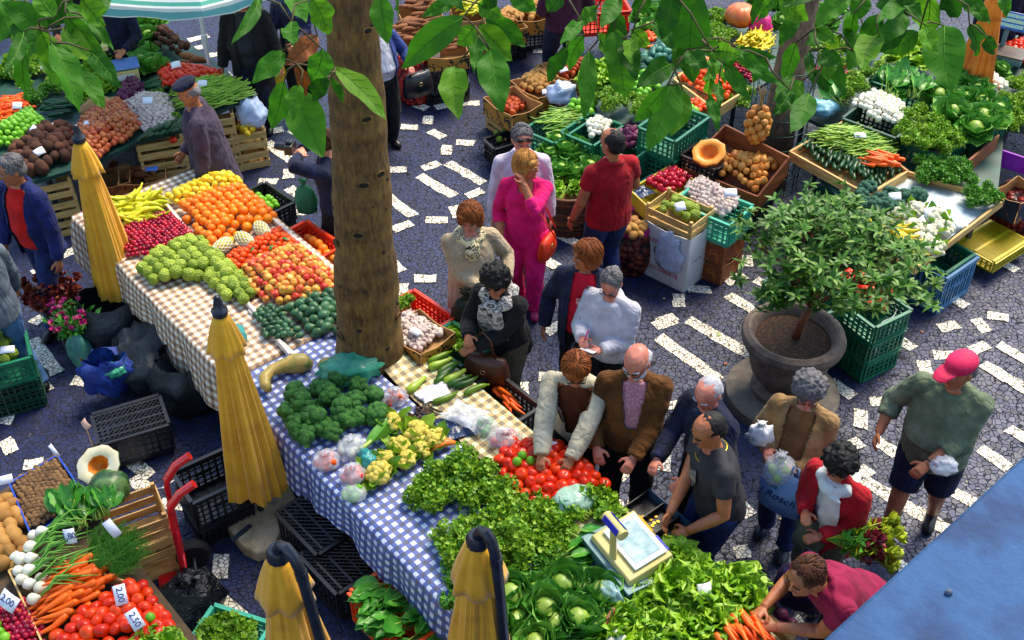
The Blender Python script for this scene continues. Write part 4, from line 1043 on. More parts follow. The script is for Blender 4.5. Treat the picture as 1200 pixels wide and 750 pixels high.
# ================================================================ lower left stall
ZL = .68
def side_table(label, polystr, z, m=None, dark=True):
    """plain board on trestles under the trays, outlined by the survey"""
    poly = parse(polystr, z); c = sum(poly, V())/len(poly); c.z = 0
    r = thing('display_table', label, 'table', c); n = len(poly); g = MB()
    vs = [p-c for p in poly]+[p-c-V((0,0,.04)) for p in poly]
    g.add(vs, [tuple(range(n)), tuple(range(2*n-1, n-1, -1))]+[(i, n+i, n+(i+1) % n, (i+1) % n) for i in range(n)])
    if (vs[1]-vs[0]).cross(vs[2]-vs[1]).z < 0: g.f = [f[::-1] for f in g.f]
    g.build('tabletop', m or m_board, r, False)
    for p in poly:
        q = (p-c)*.86; MB().box(q.x-.02, q.x+.02, q.y-.02, q.y+.02, 0, z-.041).build('leg', m_steel, r)
    return r
def tray(label, polystr, z, h, m, name='tray', th=.012, base=True, cat='tray'):
    """shallow tray with an upright rim round a surveyed outline; z is the rim height"""
    poly = parse(polystr, z); c = sum(poly, V())/len(poly); c.z -= h
    r = thing(name, label, cat, c); n = len(poly)
    if base:
        g = MB(); vs = [V((p.x-c.x, p.y-c.y, p.z-h-c.z+.004)) for p in poly]; g.add(vs, [tuple(range(n))]); g.build('base', m, r, False, solid=.006)
    for i in range(n):
        a, b = poly[i], poly[(i+1) % n]; d = V((b.x-a.x, b.y-a.y, 0)); L = d.length; q = (a+b)/2
        g = MB(); zz = (b.z-a.z)/2
        g.add([(-L/2,-th/2,-h-zz),(L/2,-th/2,-h+zz),(L/2,th/2,-h+zz),(-L/2,th/2,-h-zz),(-L/2,-th/2,-zz),(L/2,-th/2,zz),(L/2,th/2,zz),(-L/2,th/2,-zz)], [(3,2,1,0),(4,5,6,7),(0,1,5,4),(1,2,6,5),(2,3,7,6),(3,0,4,7)])
        o = g.build('rim', m, r, False, q-c-V((0,0,0)), math.atan2(d.y, d.x))
    return r
side_table('low display table carrying the potatoes carrots and tomatoes', '-25 590;62 540;108 592;240 760;180 800;-60 800;-60 640', ZL-.06)
tray('shallow blue plastic tray of small potatoes', '11 566;67 533;106 590;36 626', ZL+.03, .08, MAT['plastic_blue'])
heap('small_potato', '14 567;66 537;102 590;37 623', ZL-.03, 'small brown potato in the blue tray', 'potato', 'small potatoes in the blue tray', mound=.03, sp=1.75)
heap('potato', '-12 596;8 580;34 630;32 660;14 672;-14 668', ZL-.04, 'large brown potato at the left edge below the blue tray', 'potato', 'large potatoes at the left edge', mound=.06, scale=(1.2, 1.6), sp=2.5)
# bunches of spring onions: each a bulb with its stalks
def onion_mesh(seed):
    rs = random.Random(seed); b = MB(); b.lathe([(.002,-.034),(.018,-.03),(.034,-.012),(.037,.006),(.028,.024),(.013,.038),(.009,.05)], 12, M=Rx(-PI/2)); 
    l = MB()
    for k in range(4):
        a, e = rs.uniform(-.25,.25), rs.uniform(0,.3); Ln = rs.uniform(.24,.36)
        l.tube([(0,.04,0),(a*.06,.12,.03+e*.06),(a*Ln*.6,Ln*.6,.05+e*.1),(a*Ln,Ln,.02)], [.006,.0065,.005,.002], 6)
    return b.mesh('bulb', m_turnip, 'all'), l.mesh('stalks', m_onst, 'all')
ONI = [onion_mesh(k) for k in (1,2,3)]
for i, (x, y) in enumerate(((39,628),(48,623),(35,641),(16,652),(24,655),(35,654),(47,660),(21,669),(33,668),(47,678),(33,684),(24,679),(61,682),(47,689),(38,702))):
    d = P(x+60, y-18, ZL)-P(x, y, ZL)
    r = two('spring_onion', 'white spring onion with long green stalks at the left of the carrots', 'spring onion', P(x, y, ZL+.03+.03*(i % 3)), math.atan2(d.y, d.x)-PI/2+U(-.2,.2), ONI[i % 3], 'spring onions by the carrots', U(1.0,1.25), (U(-.05,.15), U(-.2,.2)))
put('chard', '85 614;100 606;112 612;95 624;122 608', ZL+.02, 'bunch of broad turnip greens behind the carrots and dill', 'turnip greens', .8, rz=10)
for q, (x, y) in enumerate(((112,650),(128,640),(140,660),(120,668),(150,645),(138,676),(160,665),(128,655))):
    put('dill', '%d %d %.2f' % (x-8, y, .02*(q % 4)), ZL+.04, 'feathery bunch of dill beside the carrots', 'dill by the carrots', 1.1, rz=-45+q*6, tiltmax=.2)
heap('carrot', '44 716;72 664;112 650;132 684;116 704;70 736;58 748', ZL-.01, 'orange carrot in the pile between spring onions and tomatoes', 'carrot', 'carrots by the spring onions', elong=3.4, sp=2.1, mound=.08, aim=35, layers=2, jit=.25, scale=(1.1,1.5))
heap('tomato', '64 752;80 735;112 712;150 686;172 688;200 735;206 760;64 775', ZL-.02, 'ripe red tomato in the wooden tray beside the red hand truck', 'tomato', 'tomatoes in the lower left tray', mound=.07, scale=(1.05,1.4), sp=2.35)
tag(obj('tomato', FR['lime'][0][0], None, P(176, 724, ZL+.09)), 'single green tomato among red tomatoes by the hand truck', 'tomato')
tray('pale wooden tray rim round the carrots and tomatoes', '10 668;60 652;170 688;222 770;60 775', ZL+.04, .09, m_pine, base=False)
heap('plum', '-10 720;30 700;48 725;56 760;-10 770', ZL-.02, 'small crimson fruit at the bottom left corner', 'plum', 'crimson fruit at the corner', name='crimson_fruit', mound=.04)
heap('lime', '-14 728;8 730;14 770;-14 770', ZL, 'green lime in the bottom left corner', 'lime', 'limes in the corner', mound=.03)
put('lettuce', '178 752;195 758', ZL, 'frilly lettuce cut by the lower edge of the tomato tray', 'lettuces at the lower edge', .7)
def tall_card(x, y, lb, s, a, b):
    c = price_card(x, y, ZL+.17, .075, .125, lb, None, a, 42, b, .1)
    o = obj('lettering', text_mesh(s, .055, m_ink), c); o.matrix_local = Rz(rad(a))@Rx(rad(42))@Rz(rad(b))@T(0,0,.0135)@Rz(rad(-90))
price_card(82, 628, ZL+.2, .085, .1, 'white price card on a stick among the spring onions', '1,80', -15, 62, 20, .16)
price_card(131, 619, ZL+.24, .06, .13, 'narrow white price card on a stick in the dill', None, 25, 62, 20, .18)
tall_card(141, 697, 'white price card reading 2,00 above the tomatoes and dill', '2,00', 20, 0)
tall_card(158, 726, 'white price card reading 2,50 above the single green tomato', '2,50', 30, 10)
price_card(10, 704, ZL+.13, .14, .1, 'large pale blue price card over the crimson fruit', '2,00', -20, 40, -15)
price_card(6, 562, ZL+.12, .1, .06, 'pale price card at the left edge behind the blue potato tray', None, 20, 50)
m_pinkp = mat('pale_pink_paper', ['#c89888', '#d8ac9c'], .7)
price_card(101, 497, ZL+.42, .075, .05, 'pale pink price card on a stick above the cut pumpkin', None, -20, 60, -35, .2, m_pinkp)
price_card(63, 528, ZL+.16, .03, .11, 'narrow lilac price card at the tip of the blue potato tray', None, 70, 65, 0, .08)
# cut pumpkin on its crate
pc = P(150, 600, .58); wood_crate('wooden crate under the cut green pumpkin', (pc.x, pc.y, .3), .46, .34, .3, rad(28), m_wood, 3)
q = P(150, 600, 0); wood_crate('wooden crate standing on the paving below the pumpkin crate', (pc.x, pc.y, 0), .46, .34, .29, rad(28), m_wood, 3)
def ribbed(r, n=10, k=.07, sq=.82):
    g = MB(); N = n*4; rs = []
    for q in range(1, 14):
        t = -PI/2+PI*q/14
        rs.append([(r*math.cos(t)*(1-k*(1-abs(math.cos(n*a/2))))*math.cos(a), r*math.cos(t)*(1-k*(1-abs(math.cos(n*a/2))))*math.sin(a), r*sq*math.sin(t)-.12*r*math.exp(-(math.cos(t)/.3)**2)*(1 if t > 0 else -1)) for a in [2*PI*i/N for i in range(N)]])
    g.rings(rs, True); return g
def half_pumpkin(label, loc, r, flesh, rind, rot, cav=.45):
    root = thing('cut_pumpkin', label, 'pumpkin', loc); root.rotation_euler = rot
    g = MB(); n = 20; rs = []
    for q in range(0, 9):
        t = PI/2*q/9; rs.append([(r*math.cos(t)*(1+.05*math.cos(8*a))*math.cos(a), r*.86*math.cos(t)*(1+.05*math.cos(8*a))*math.sin(a), -r*.8*math.sin(t)) for a in [2*PI*i/n for i in range(n)]])
    g.rings(rs[::-1], False); g.f.append(tuple(range(n-1, -1, -1))); g.m.append(0); g.build('rind', rind, root, 'all')
    g = MB(); rs = []
    for f, z in ((.985, 0), (.93, .004), (cav*1.15, .0), (cav, -.015), (cav*.6, -.05*r/.12), (.02, -.06*r/.12)):
        rs.append([(r*f*(1+.05*math.cos(8*a))*math.cos(a), r*.86*f*(1+.05*math.cos(8*a))*math.sin(a), z) for a in [2*PI*i/n for i in range(n)]])
    g.rings(rs, False); g.m = [0]*len(g.m)
    for i in range(len(g.f)):
        if i >= 2*n: g.m[i] = 1
    g.build('flesh', [flesh, m_pumpf], root, 'all')
    return root
m_paleflesh = mat('pale_flesh', ['#d8c48c', '#e4d8b0', '#ece4c8'], .5, nscale=8, k=1)
tag(ribbed(.145, 9, .06, .95).build('pumpkin', m_pumps, None, 'all', P(128, 572, .72)), 'whole dark green striped pumpkin behind the wooden crate', 'pumpkin')
half_pumpkin('halved green pumpkin showing pale flesh above the potato tray', P(115, 545, .86), .155, m_paleflesh, m_pumps, (rad(35), rad(-20), .5), .42)
# red hand truck with pneumatic tyres
m_red = mat('red_paint', ['#a80410', '#c80c1c', '#d81828'], .25, coat=.4); m_tyre = mat('tyre', '#0c0d10', .8, bump=.6, bscale=60)
r = thing('hand_truck', 'bright red hand truck standing beside the dill', 'hand truck', P(222, 690, 0), rad(-72))
for s in (-1, 1):
    MB().tube([(s*.12,0,.12),(s*.12,.02,.7),(s*.12,.03,.95),(s*.125,.06,1.05)], .02, 10).build('upright', m_red, r)
    MB().tube([(s*.125,.04,1.0),(s*.13,.12,1.11),(s*.13,.22,1.17)], .03, 10).build('grip', m_red, r)
for z in (.25, .5, .78): MB().tube([(-.12,.01,z),(.12,.01,z)], .015, 8).build('crossbar', m_red, r)
for s in (-1, 1):
    wmesh = MB(); wmesh.lathe([(.055,-.04),(.11,-.042),(.125,-.02),(.125,.02),(.11,.042),(.055,.04)], 24, M=T(s*.2,.07,.127)@Ry(PI/2)); wl = wmesh.build('wheel', m_tyre, r)
    h = MB(); h.lathe([(.0,-.03),(.054,-.032),(.054,.032),(0,.03)], 16, M=T(s*.2,.07,.127)@Ry(PI/2)); h.build('rim', m_red, wl)
MB().box(-.17,.17,-.2,.0,.02,.03).build('toe_plate', m_red, r)
MB().tube([(-.2,.07,.127),(.2,.07,.127)], .012, 8).build('axle', m_steel, r)
bag('crumpled shiny black rubbish bag at the foot of the red hand truck', 228, 716, .0, (.22,.2,.34), m_filmk, 21, 0, True, crump=.32)
MB()
g = MB(); g.tube([P(168,577,.05), P(190,572,.25), P(208,560,.1), P(214,545,.03)], .006, 6); tag(g.build('cable', m_wpole), 'thin pale cable lying between the pumpkin crate and black crate', 'cable')
crate_px('teal crate of leafy greens at the bottom edge beside the black bag', 268, 744, .42, .42, .34, .26, -20, 'teal')
put('cress', '255 742;268 734;282 742;275 750;250 752;290 752', .34, 'bunch of light green leaves in the teal crate', 'greens in the teal crate', 1.0)

# ---------------------------------------------------------------- behind the main stall
crate_px('black plastic crate lying under the closed parasol with its lattice side up', 246, 556, .5, .42, .36, .3, 35, 'black', nh=4)
p = P(246, 556, .5); crate('lower black crate in the stack beside the parasol pole', (p.x, p.y, 0), .42, .36, .199, rad(35), 'black', nh=4)
tray_m = MAT['plastic_black']
def lattice(label, px, py, z, L, W, rz, tilt=0):
    """upturned crate: lattice base on top of slotted walls"""
    p = P(px, py, z); r = crate(label, (p.x, p.y, z-.3), L, W, .29, rad(rz), 'black'); g = MB()
    n = 12
    for s in (-1, 1):
        for k in range(-n, n+1):
            o = k*W/n*1.4
            a, b = (-L/2+.01, o-s*L/2), (L/2-.01, o+s*L/2); pts = []
            for (x, y) in (a, b): pts.append([x, y])
            # clip to the rim
            t0, t1 = 0, 1
            for lo, hi, p0, d in ((-W/2+.01, W/2-.01, pts[0][1], pts[1][1]-pts[0][1]),):
                if abs(d) < 1e-9: continue
                ta, tb = sorted(((lo-p0)/d, (hi-p0)/d)); t0, t1 = max(t0, ta), min(t1, tb)
            if t1-t0 < .03: continue
            q = [(pts[0][0]+(pts[1][0]-pts[0][0])*t, pts[0][1]+(pts[1][1]-pts[0][1])*t, .294+.002*(s > 0)) for t in (t0, t1)]
            g.tube(q, .0045, 4)
    for k in range(4): g.box(-L/2+.005, L/2-.005, -W/2+W*(k+.5)/4-.008, -W/2+W*(k+.5)/4+.008, .29, .3)
    g.build('lattice_base', tray_m, r, False); return r
lattice('upturned black lattice crate beside the blue patterned bag', 152, 490, .34, .52, .36, 25)
lattice('upturned black crate at the edge of the stone slab under the blue cloth', 375, 606, .42, .5, .4, -48)
p = P(375, 606, .12); crate('black crate below the upturned crate by the stone slab', (p.x, p.y, 0), .5, .4, .11, rad(-48), 'black', nh=2)
lattice('upturned black crate deep under the table edge beside the orange crate', 398, 655, .36, .44, .36, -48)
m_slab = mat('stone_slab', ['#6a5a44', '#a08a68', '#c0ac88', '#8a7c6c'], .85, nscale=5, k=1, bump=.6, bscale=18, bdist=.02)
poly = parse('251 598;272 588;312 566;338 566;352 592;336 612;324 632;322 642;300 648;284 640;262 612', .1)
c = sum(poly, V())/len(poly); c.z = 0; n = len(poly); g = MB()
g.add([V((p.x-c.x, p.y-c.y, z)) for z in (0, .085) for p in poly]+[V(((p.x-c.x)*.97, (p.y-c.y)*.97, .1)) for p in poly], [(i, (i+1) % n, n+(i+1) % n, n+i)[::-1] for i in range(n)]+[(n+i, n+(i+1) % n, 2*n+(i+1) % n, 2*n+i)[::-1] for i in range(n)]+[tuple(range(2*n, 3*n))[::-1]])
root = thing('stone_slab', 'broken pale stone slab weighing down the closed parasol', 'slab', c)
g.build('slab', m_slab, root, False); q = P(283, 625, .1)-c
MB().box(-.09,.09,-.018,.018,.101,.112).build('hinge', m_steel, root, False, (q.x, q.y, 0), .9)
# bags and sacks in the shade behind the fruit table
m_dksack = mat('dark_sack', ['#0b1216', '#141e24', '#1f2c32'], .5, nscale=5, k=1, bump=.8, bscale=8, bdist=.03)
bag('large dark plastic sack open at the top under the closed parasol', 140, 400, 0, (.34,.3,.62), m_dksack, 31, 20, False, crump=.22, open_top=True)
bag('dark plastic sack slumped under the edge of the fruit table', 185, 440, 0, (.34,.34,.5), m_dksack, 33, 50, False, crump=.3)
bag('tall dark open sack beside the black lattice crate', 225, 470, 0, (.3,.26,.6), m_dksack, 36, 10, False, crump=.25, open_top=True)
m_bluebag = card_mat('blue_printed_bag', '#15307c', ['#1f429c', '#102468', '#a04418', '#a8a8b4', '#15307c', '#1c3688'], 5)
o = bag('blue shopping bag with orange and white bands open beside the crates', 133, 455, .12, (.22,.13,.42), m_bluebag, 41, 15, False, crump=.42, open_top=True)
bag('crumpled pale plastic inside the blue shopping bag', 136, 438, .33, (.09,.08,.1), m_filmg, 42, 0, False, crump=.3)
bag('pale teal plastic bag hanging beside the flowers', 98, 424, .02, (.1,.1,.34), mat('teal_bag', ['#3a7868', '#5aa08c', '#74b8a4'], .4, nscale=6, k=1, bump=.6, bscale=9, bdist=.03), 43, 0, True, crump=.2)
# flower buckets at the left
m_bucket = MAT['plastic_black']
m_proteas = mat('dark_red_bract', ['#2a0c0c', '#5a1414', '#84301c', '#a0541c'], .5, 'island', k=.2)
m_flow = mat('flower_petal', ['#b01070', '#d02890', '#c04060', '#d898b0'], .5, 'island', k=.1)
def spray(seed, m_l, m_f, n=60, L=.35, spread=.6, fl=.5, fs=.022):
    rs = random.Random(seed); g = MB()
    for k in range(n):
        a = rs.uniform(0,6.3); e = spread*math.sqrt(rs.random()); d = V((math.sin(e)*math.cos(a), math.sin(e)*math.sin(a), math.cos(e))); l = L*rs.uniform(.7,1.05)
        g.tube([(0,0,0), d*l], .003, 4)
        for q in range(7):
            c = d*l*rs.uniform(.45,1); card(g, T(c)@Euler((rs.uniform(-1,1.2), rs.uniform(-1,1), rs.uniform(0,6.3))).to_matrix().to_4x4(), rs.uniform(.04,.08), .025, 0, .3, 0, 3, 2)
        if rs.random() < fl:
            for q in range(7):
                M = T(d*l)@d.to_track_quat('Z','Y').to_matrix().to_4x4()@Rz(q*.9)@Rx(rad(rs.uniform(25,60))); card(g, M, fs*1.6, fs*1.1, .3, .3, 0, 3, 2, mi=1)
    return g.mesh('blooms', [m_l, m_f], 'all')
def flowers(label, px, py, z, me, m_b, h=.3, r=.12, s=1.0):
    p = P(px, py, z); root = thing('flower_bucket', label, 'flowers', (p.x, p.y, 0))
    MB().lathe([(0,0),(r*.8,0),(r,h),(r*.93,h),(r*.75,.02),(0,.02)], 18).build('bucket', m_b, root)
    o = obj('blooms', me, root, (0,0,h-.1)); o.scale = (s,s,s)
flowers('bucket of dark red spiky blooms at the left behind the parasol', 72, 378, .1, spray(1, m_proteas, m_proteas, 110, .38, .75, .9, .03), m_bucket)
flowers('bucket of green foliage with pink flowers below the red blooms', 92, 408, .1, spray(2, m_chard, m_flow, 80, .36, .7, .35, .026), m_bucket)
# green crates with cherimoyas at the left edge
crate_px('green crate of cherimoyas on top of the stack at the left edge', -6, 412, .55, .5, .36, .24, 25, 'green')
for k in range(3):
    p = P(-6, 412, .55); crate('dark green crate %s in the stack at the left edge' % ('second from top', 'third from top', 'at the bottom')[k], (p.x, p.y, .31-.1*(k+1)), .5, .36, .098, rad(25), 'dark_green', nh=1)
heap('cherimoya', '-40 400;-5 378;28 400;6 432;-30 445', .47, 'green cherimoya in the green crate at the left edge', 'cherimoya', 'cherimoyas in the left crate', mound=.05)
price_card(8, 410, .62, .12, .06, 'blank white price card on the cherimoyas at the left edge', None, 10, 30)
# ================================================================ stall at the upper left
ZT = .75
m_shadetop = mat('shade_dark_tabletop', ['#0c2c28', '#143c34', '#1c4c44'], .5, nscale=6, k=1)  # tabletops coloured dark to stand in for shadow between the produce
side_table('stall table under the onions garlic and yams at the upper left', '-30 122;40 108;150 50;190 30;262 78;294 112;212 152;160 166;108 192;40 212;-30 205', ZT-.02, m_shadetop)
heap('bright_carrot', '-16 128;22 113;37 130;18 146;-16 156', ZT, 'orange carrot at the left edge of the upper left stall', 'carrot', 'carrots at the upper left', elong=4, sp=1.9, mound=.08, aim=10, layers=2)
heap('lime', '-12 158;38 128;58 148;32 168;-12 178', ZT, 'green lime in the pile beside the yams', 'lime', 'limes on the upper left stall', mound=.1)
heap('yam', '8 186;56 152;86 152;88 186;50 208;14 200', ZT-.02, 'rough brown yam in the pile above the man in the red sweater', 'yam', 'yams on the upper left stall', mound=.08, sp=1.7, scale=(.7,1.1))
heap('red_onion', '84 164;102 136;140 118;160 140;170 152;112 190;92 182', ZT, 'reddish onion in the large onion heap of the upper left stall', 'onion', 'red onions on the upper left stall', mound=.12, sp=1.8)
heap('garlic', '140 126;168 112;198 114;208 146;172 158', ZT, 'pink white garlic bulb beside the red onions', 'garlic', 'garlic on the upper left stall', mound=.08, sp=1.75)
heap('cucumber', '162 166;176 156;214 142;216 152;172 168', ZT, 'short dark cucumber in the row below the garlic', 'cucumber', 'cucumbers below the garlic', elong=2.2, sp=1.7, aim=70)
heap('beet', '138 122;146 100;164 96;170 112;150 124', ZT, 'dark crimson beetroot beside the small white scale', 'beetroot', 'crimson beets on the upper left stall', mound=.06)
heap('cucumber', '168 104;182 92;196 102;182 116', ZT, 'green cucumber between cabbages and garlic', 'cucumber', 'cucumbers between cabbages and garlic', elong=3, sp=1.8, aim=30)
put('cabbage', '160 44;175 46;155 62;172 66;166 80;180 82;150 50', ZT, 'pale green cabbage on the upper left stall', 'cabbages on the upper left stall', .95)
heap('yam', '182 58;178 40;198 38;224 62;208 72', ZT, 'dark round yam behind the cabbages', 'yam', 'dark yams behind the cabbages', mound=.08, sp=1.5, scale=(.55,.75))
heap('sweet_potato', '206 76;226 66;242 72;222 82', ZT, 'long brown sweet potato behind the tomatoes', 'sweet potato', 'sweet potatoes at the upper left', elong=4, sp=1.9, mound=.03, aim=0)
heap('tomato', '184 92;196 80;226 80;262 88;258 96;206 104;192 108', ZT, 'orange red tomato in the row beside the green beans', 'tomato', 'tomatoes by the beans', scale=(.75,.95), sp=1.75, mound=.05)
m_bean = mat('bean_pod', ['#4a7a10', '#6a981c', '#8cb02c', '#a4bc44'], .4, 'obj', k=.2)
FR['bean'] = ([long_mesh('green_bean', m_bean, [(-.11,.002),(-.09,.0065),(0,.008),(.09,.0065),(.11,.002)], 5, b) for b in (1, 2.5, -1.5)], .009)
heap('bean', '202 112;214 100;244 92;284 100;292 114;256 128;214 128', ZT+.02, 'green bean in the bean pile of the upper left stall', 'bean', 'beans on the upper left stall', elong=7, sp=1.9, aim=35, mound=.08, layers=2, mass=(0,), jit=.4)
put('cress', '196 128;204 138;198 148;192 120', ZT+.02, 'bunch of light leaves between garlic and beans', 'leaves by the beans', .55)
put('parsley', '44 112;56 108;38 120', ZT, 'bunch of dark parsley behind the limes', 'parsley behind the limes', .9)
put('lettuce', '108 104;122 108;98 110;130 100;116 95;90 118', ZT, 'light lettuce behind the red onions', 'lettuces behind the onions', .8)
heap('cucumber', '50 128;70 120;88 128;70 140', ZT, 'dark cucumber beside the limes', 'cucumber', 'cucumbers by the limes', elong=3.4, sp=1.8, aim=10)
put('cress', '-10 100;8 92;22 88;36 84;-5 85;15 80;50 75;65 60;40 62;85 55', ZT-.1, 'bunch of leafy greens at the far upper left', 'greens at the far upper left', 1.2)
put('wcauliflower', '60 85;75 78', ZT-.1, 'white cauliflower at the far upper left', 'cauliflowers at the far left', 1)
put('lettuce', '128 84;118 76;136 70;126 60;108 82;112 66;140 56', ZT, 'light lettuce between the white scale and the far greens', 'lettuces by the small scale', .85)
put('curly', '186 112;180 120;176 132;60 100;74 106;84 98;30 100', ZT, 'small bunch of bright herbs on the upper left stall', 'herbs on the upper left stall', .7)
put('cabbage', '150 36;165 30;182 28;142 42', ZT-.05, 'pale cabbage at the far end of the upper left stall', 'cabbages at the far end', .95)
side_table('far table under the greens at the upper left corner', '-60 110;-10 70;100 30;120 60;60 105;-20 140', ZT-.12, m_shadetop)
for (x, y, t) in ((20, 124, 0), (104, 146, 0), (46, 178, 20), (40, 152, -20), (206, 76, 10), (173, 118, 0), (237, 98, 0)):
    price_card(x, y, ZT+.14, .1, .075, 'small white price card on the upper left stall %s' % {20:'by the carrots',104:'in the red onions',46:'on the yams',40:'beside the limes',206:'by the sweet potatoes',173:'on the garlic',237:'on the green beans'}[x], None, t, 35, t)
bag('brown paper sack behind the red onions', 118, 130, ZT, (.2,.1,.14), m_card, 51, 20, False, crump=.25)
bag('grey crumpled plastic beside the limes and yams', 66, 156, ZT, (.15,.1,.1), m_white, 52, 20, False, crump=.3)
p = P(147, 92, ZT); r = thing('small_scale', 'small white weighing scale beside the crimson beets', 'scale', p, rad(20))
MB().box(-.15,.15,-.12,.12,0,.14).build('housing', m_cream, r, bevel=.01); MB().box(-.17,.17,-.13,.13,.16,.175).build('pan', mat('blue_pan', ['#4a6aa8', '#6a8ac0'], .25), r, bevel=.004)
MB().box(-.1,.1,-.123,-.121,.04,.1).build('readout', m_white, r); MB().lathe([(.03,.14),(.03,.16)], 10).build('pillar', m_cream, r)
MB().box(-.2,-.16,.1,.14,0,.3).build('post', m_cream, r); MB().box(-.26,-.1,.09,.15,.3,.36).build('display', m_cream, r, bevel=.01)
# wooden crates holding up its front edge
def stack(fn, label, px, py, n, L, W, H, rz, words=('lowest', 'middle', 'third'), z0=0, **k):
    p = P(px, py, z0); out = []
    for i in range(n):
        w_ = 'topmost' if i == n-1 and n > 1 else words[i]
        out.append(fn(label % w_, (p.x+U(-.01,.01), p.y+U(-.01,.01), z0+i*(H+.014)), L, W, H, rad(rz)+U(-.03,.03), **k))
    return out
stack(wood_crate, '%s pale pine crate in the stack to the left of the man in the beret', 200, 222, 3, .46, .3, .22, 18)
stack(wood_crate, '%s pale pine crate in the stack under the green beans', 262, 196, 3, .4, .3, .22, 18)
stack(wood_crate, '%s pale pine crate in the stack under the white bag', 295, 190, 2, .36, .3, .23, 20)
heap('lemon', '278 150;292 140;306 150;292 162', .44, 'yellow fruit in the crate under the white bag', 'lemon', 'yellow fruit under the white bag', mound=.04)
bag('white carrier bag lying over the stacked pine crates', 297, 146, .46, (.16,.14,.3), m_filmw, 54, 0, False, crump=.28)
stack(wood_crate, '%s pine crate in the stack behind the mustard parasol', 72, 268, 3, .44, .3, .2, 25)
bag('white carrier bag hanging from the yam stall', 58, 236, .25, (.13,.1,.42), m_filmw, 55, 0, True, crump=.25)
carton_px('dark brown box of sweet potatoes under the onion stall', 166, 202, .42, .46, .36, .34, 15, m_brcarton)
carton_px('brown box of sweet potatoes in shade behind the parasol', 126, 206, .42, .42, .36, .34, 15, m_brcarton)
heap('sweet_potato', '146 206;176 190;190 202;158 216', .3, 'brown sweet potato in the dark box under the onion stall', 'sweet potato', 'sweet potatoes in the dark box', elong=2.8, sp=2, mound=.03)
heap('sweet_potato', '108 210;132 196;144 206;120 220', .3, 'brown sweet potato in the shaded box behind the parasol', 'sweet potato', 'sweet potatoes in the shaded box', elong=2.8, sp=2, mound=.03)
sheet('light blue note on the dark sweet potato box', 178, 199, .44, .12, .08, mat('blue_note', ['#3a70c0', '#4a80d0'], .6), 10, 3, 'note', .005, 'note')
bag('dark green sack between the onion stall and the pine crates', 184, 196, 0, (.16,.14,.5), MAT['plastic_dark_green'], 56, 0, False, crump=.2)
tag(obj('pepper', FR['tomato'][0][0], None, P(203, 164, .68)), 'red pepper resting on the pine crate slats', 'pepper')

# ---------------------------------------------------------------- outer edge of the main stall
crate_px('black crate of green fruit beside the orange pile', 312, 232, .72, .46, .3, .2, -45, 'black')
crate_px('red plastic crate of oranges behind the trunk', 362, 282, .72, .52, .34, .2, -45, 'red')
crate_px('red plastic crate of garlic and herbs right of the trunk', 490, 366, .72, .5, .34, .2, -45, 'red')
crate_px('green plastic crate of curly lettuce beside the garlic box', 536, 402, .74, .44, .3, .2, -45, 'green')
crate_px('black crate of carrots beside the woman with curly black hair', 590, 466, .72, .5, .3, .2, -48, 'black')
heap('lime', '300 230;318 236;330 246;318 248', .62, 'green fruit in the black crate beside the oranges', 'lime', 'green fruit by the oranges', mound=.02)
heap('orange', '352 278;376 290;392 308;372 304', .62, 'orange in the red crate behind the trunk', 'orange', 'oranges in the red crate', mound=.05)
carton_px('open cardboard tray of garlic at the right of the trunk', 492, 388, .92, .42, .36, .11, -45, m_carton)
heap('garlic', '463 388;478 366;520 392;488 416;470 406', .84, 'garlic bulb in the cardboard tray right of the trunk', 'garlic', 'garlic right of the trunk', mound=.05, sp=1.72, scale=(.95,1.25))
price_card(486, 389, .95, .1, .06, 'white price card on the garlic right of the trunk', None, -30, 20, m=m_white)
put('curly', '470 360;478 356', .78, 'bunch of green herbs behind the garlic right of the trunk', 'herbs behind the garlic', .8)
put('cress', '530 392;540 402;548 412;526 400;538 394', .66, 'curly green lettuce in the green crate beside the garlic', 'curly lettuce in the green crate', .85)
heap('bright_carrot', '578 458;588 452;612 482;600 486', .6, 'dark orange carrot in the black crate at the table edge', 'carrot', 'carrots in the black crate', elong=3.4, sp=1.8, mound=.05, aim=130, layers=2)
for i, (px, py) in enumerate(((312, 232), (362, 282), (490, 366), (536, 402), (590, 466))):
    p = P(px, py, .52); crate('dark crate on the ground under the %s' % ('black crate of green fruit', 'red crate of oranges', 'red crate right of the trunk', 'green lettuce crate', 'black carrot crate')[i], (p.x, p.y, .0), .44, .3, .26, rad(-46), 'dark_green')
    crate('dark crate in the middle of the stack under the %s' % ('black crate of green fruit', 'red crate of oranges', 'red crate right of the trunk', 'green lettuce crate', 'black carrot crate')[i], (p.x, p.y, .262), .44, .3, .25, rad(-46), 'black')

# ================================================================ top middle: potatoes in cartons
def mesh_sack(label, px, py, h, r, m_b, m_i, open_top=None, kind='red_potato'):
    """net sack: bulging film of net over a body of roots"""
    p = P(px, py, 0); root = thing('net_sack', label, 'sack', p)
    g = MB(); n = 26; rows = []
    for k in range(20):
        f = k/19; z = h*f; rr = r*(.86+.2*math.sin(PI*min(1, f*1.05)))*(1 if f < .88 or open_top else 1-.75*(f-.88)/.12)
        rows.append([(rr*(1+.06*mnoise.noise(V((math.cos(2*PI*i/n)*2.4, math.sin(2*PI*i/n)*2.4, z*9))))*math.cos(2*PI*i/n), rr*(1+.06*mnoise.noise(V((math.cos(2*PI*i/n)*2.4+5, math.sin(2*PI*i/n)*2.4, z*9))))*math.sin(2*PI*i/n), z) for i in range(n)])
    g.rings(rows, True); g.build('net', m_i, root, 'all')
    if m_b is not None:
        g = MB(); g.rings([[(q[0]*f, q[1]*f, z) for q in rows[-1]] for f, z in ((1.03, h-.1), (1.05, h), (.95, h+.03), (.85, h))], False); g.build('hem', m_b, root, 'all')
    return root
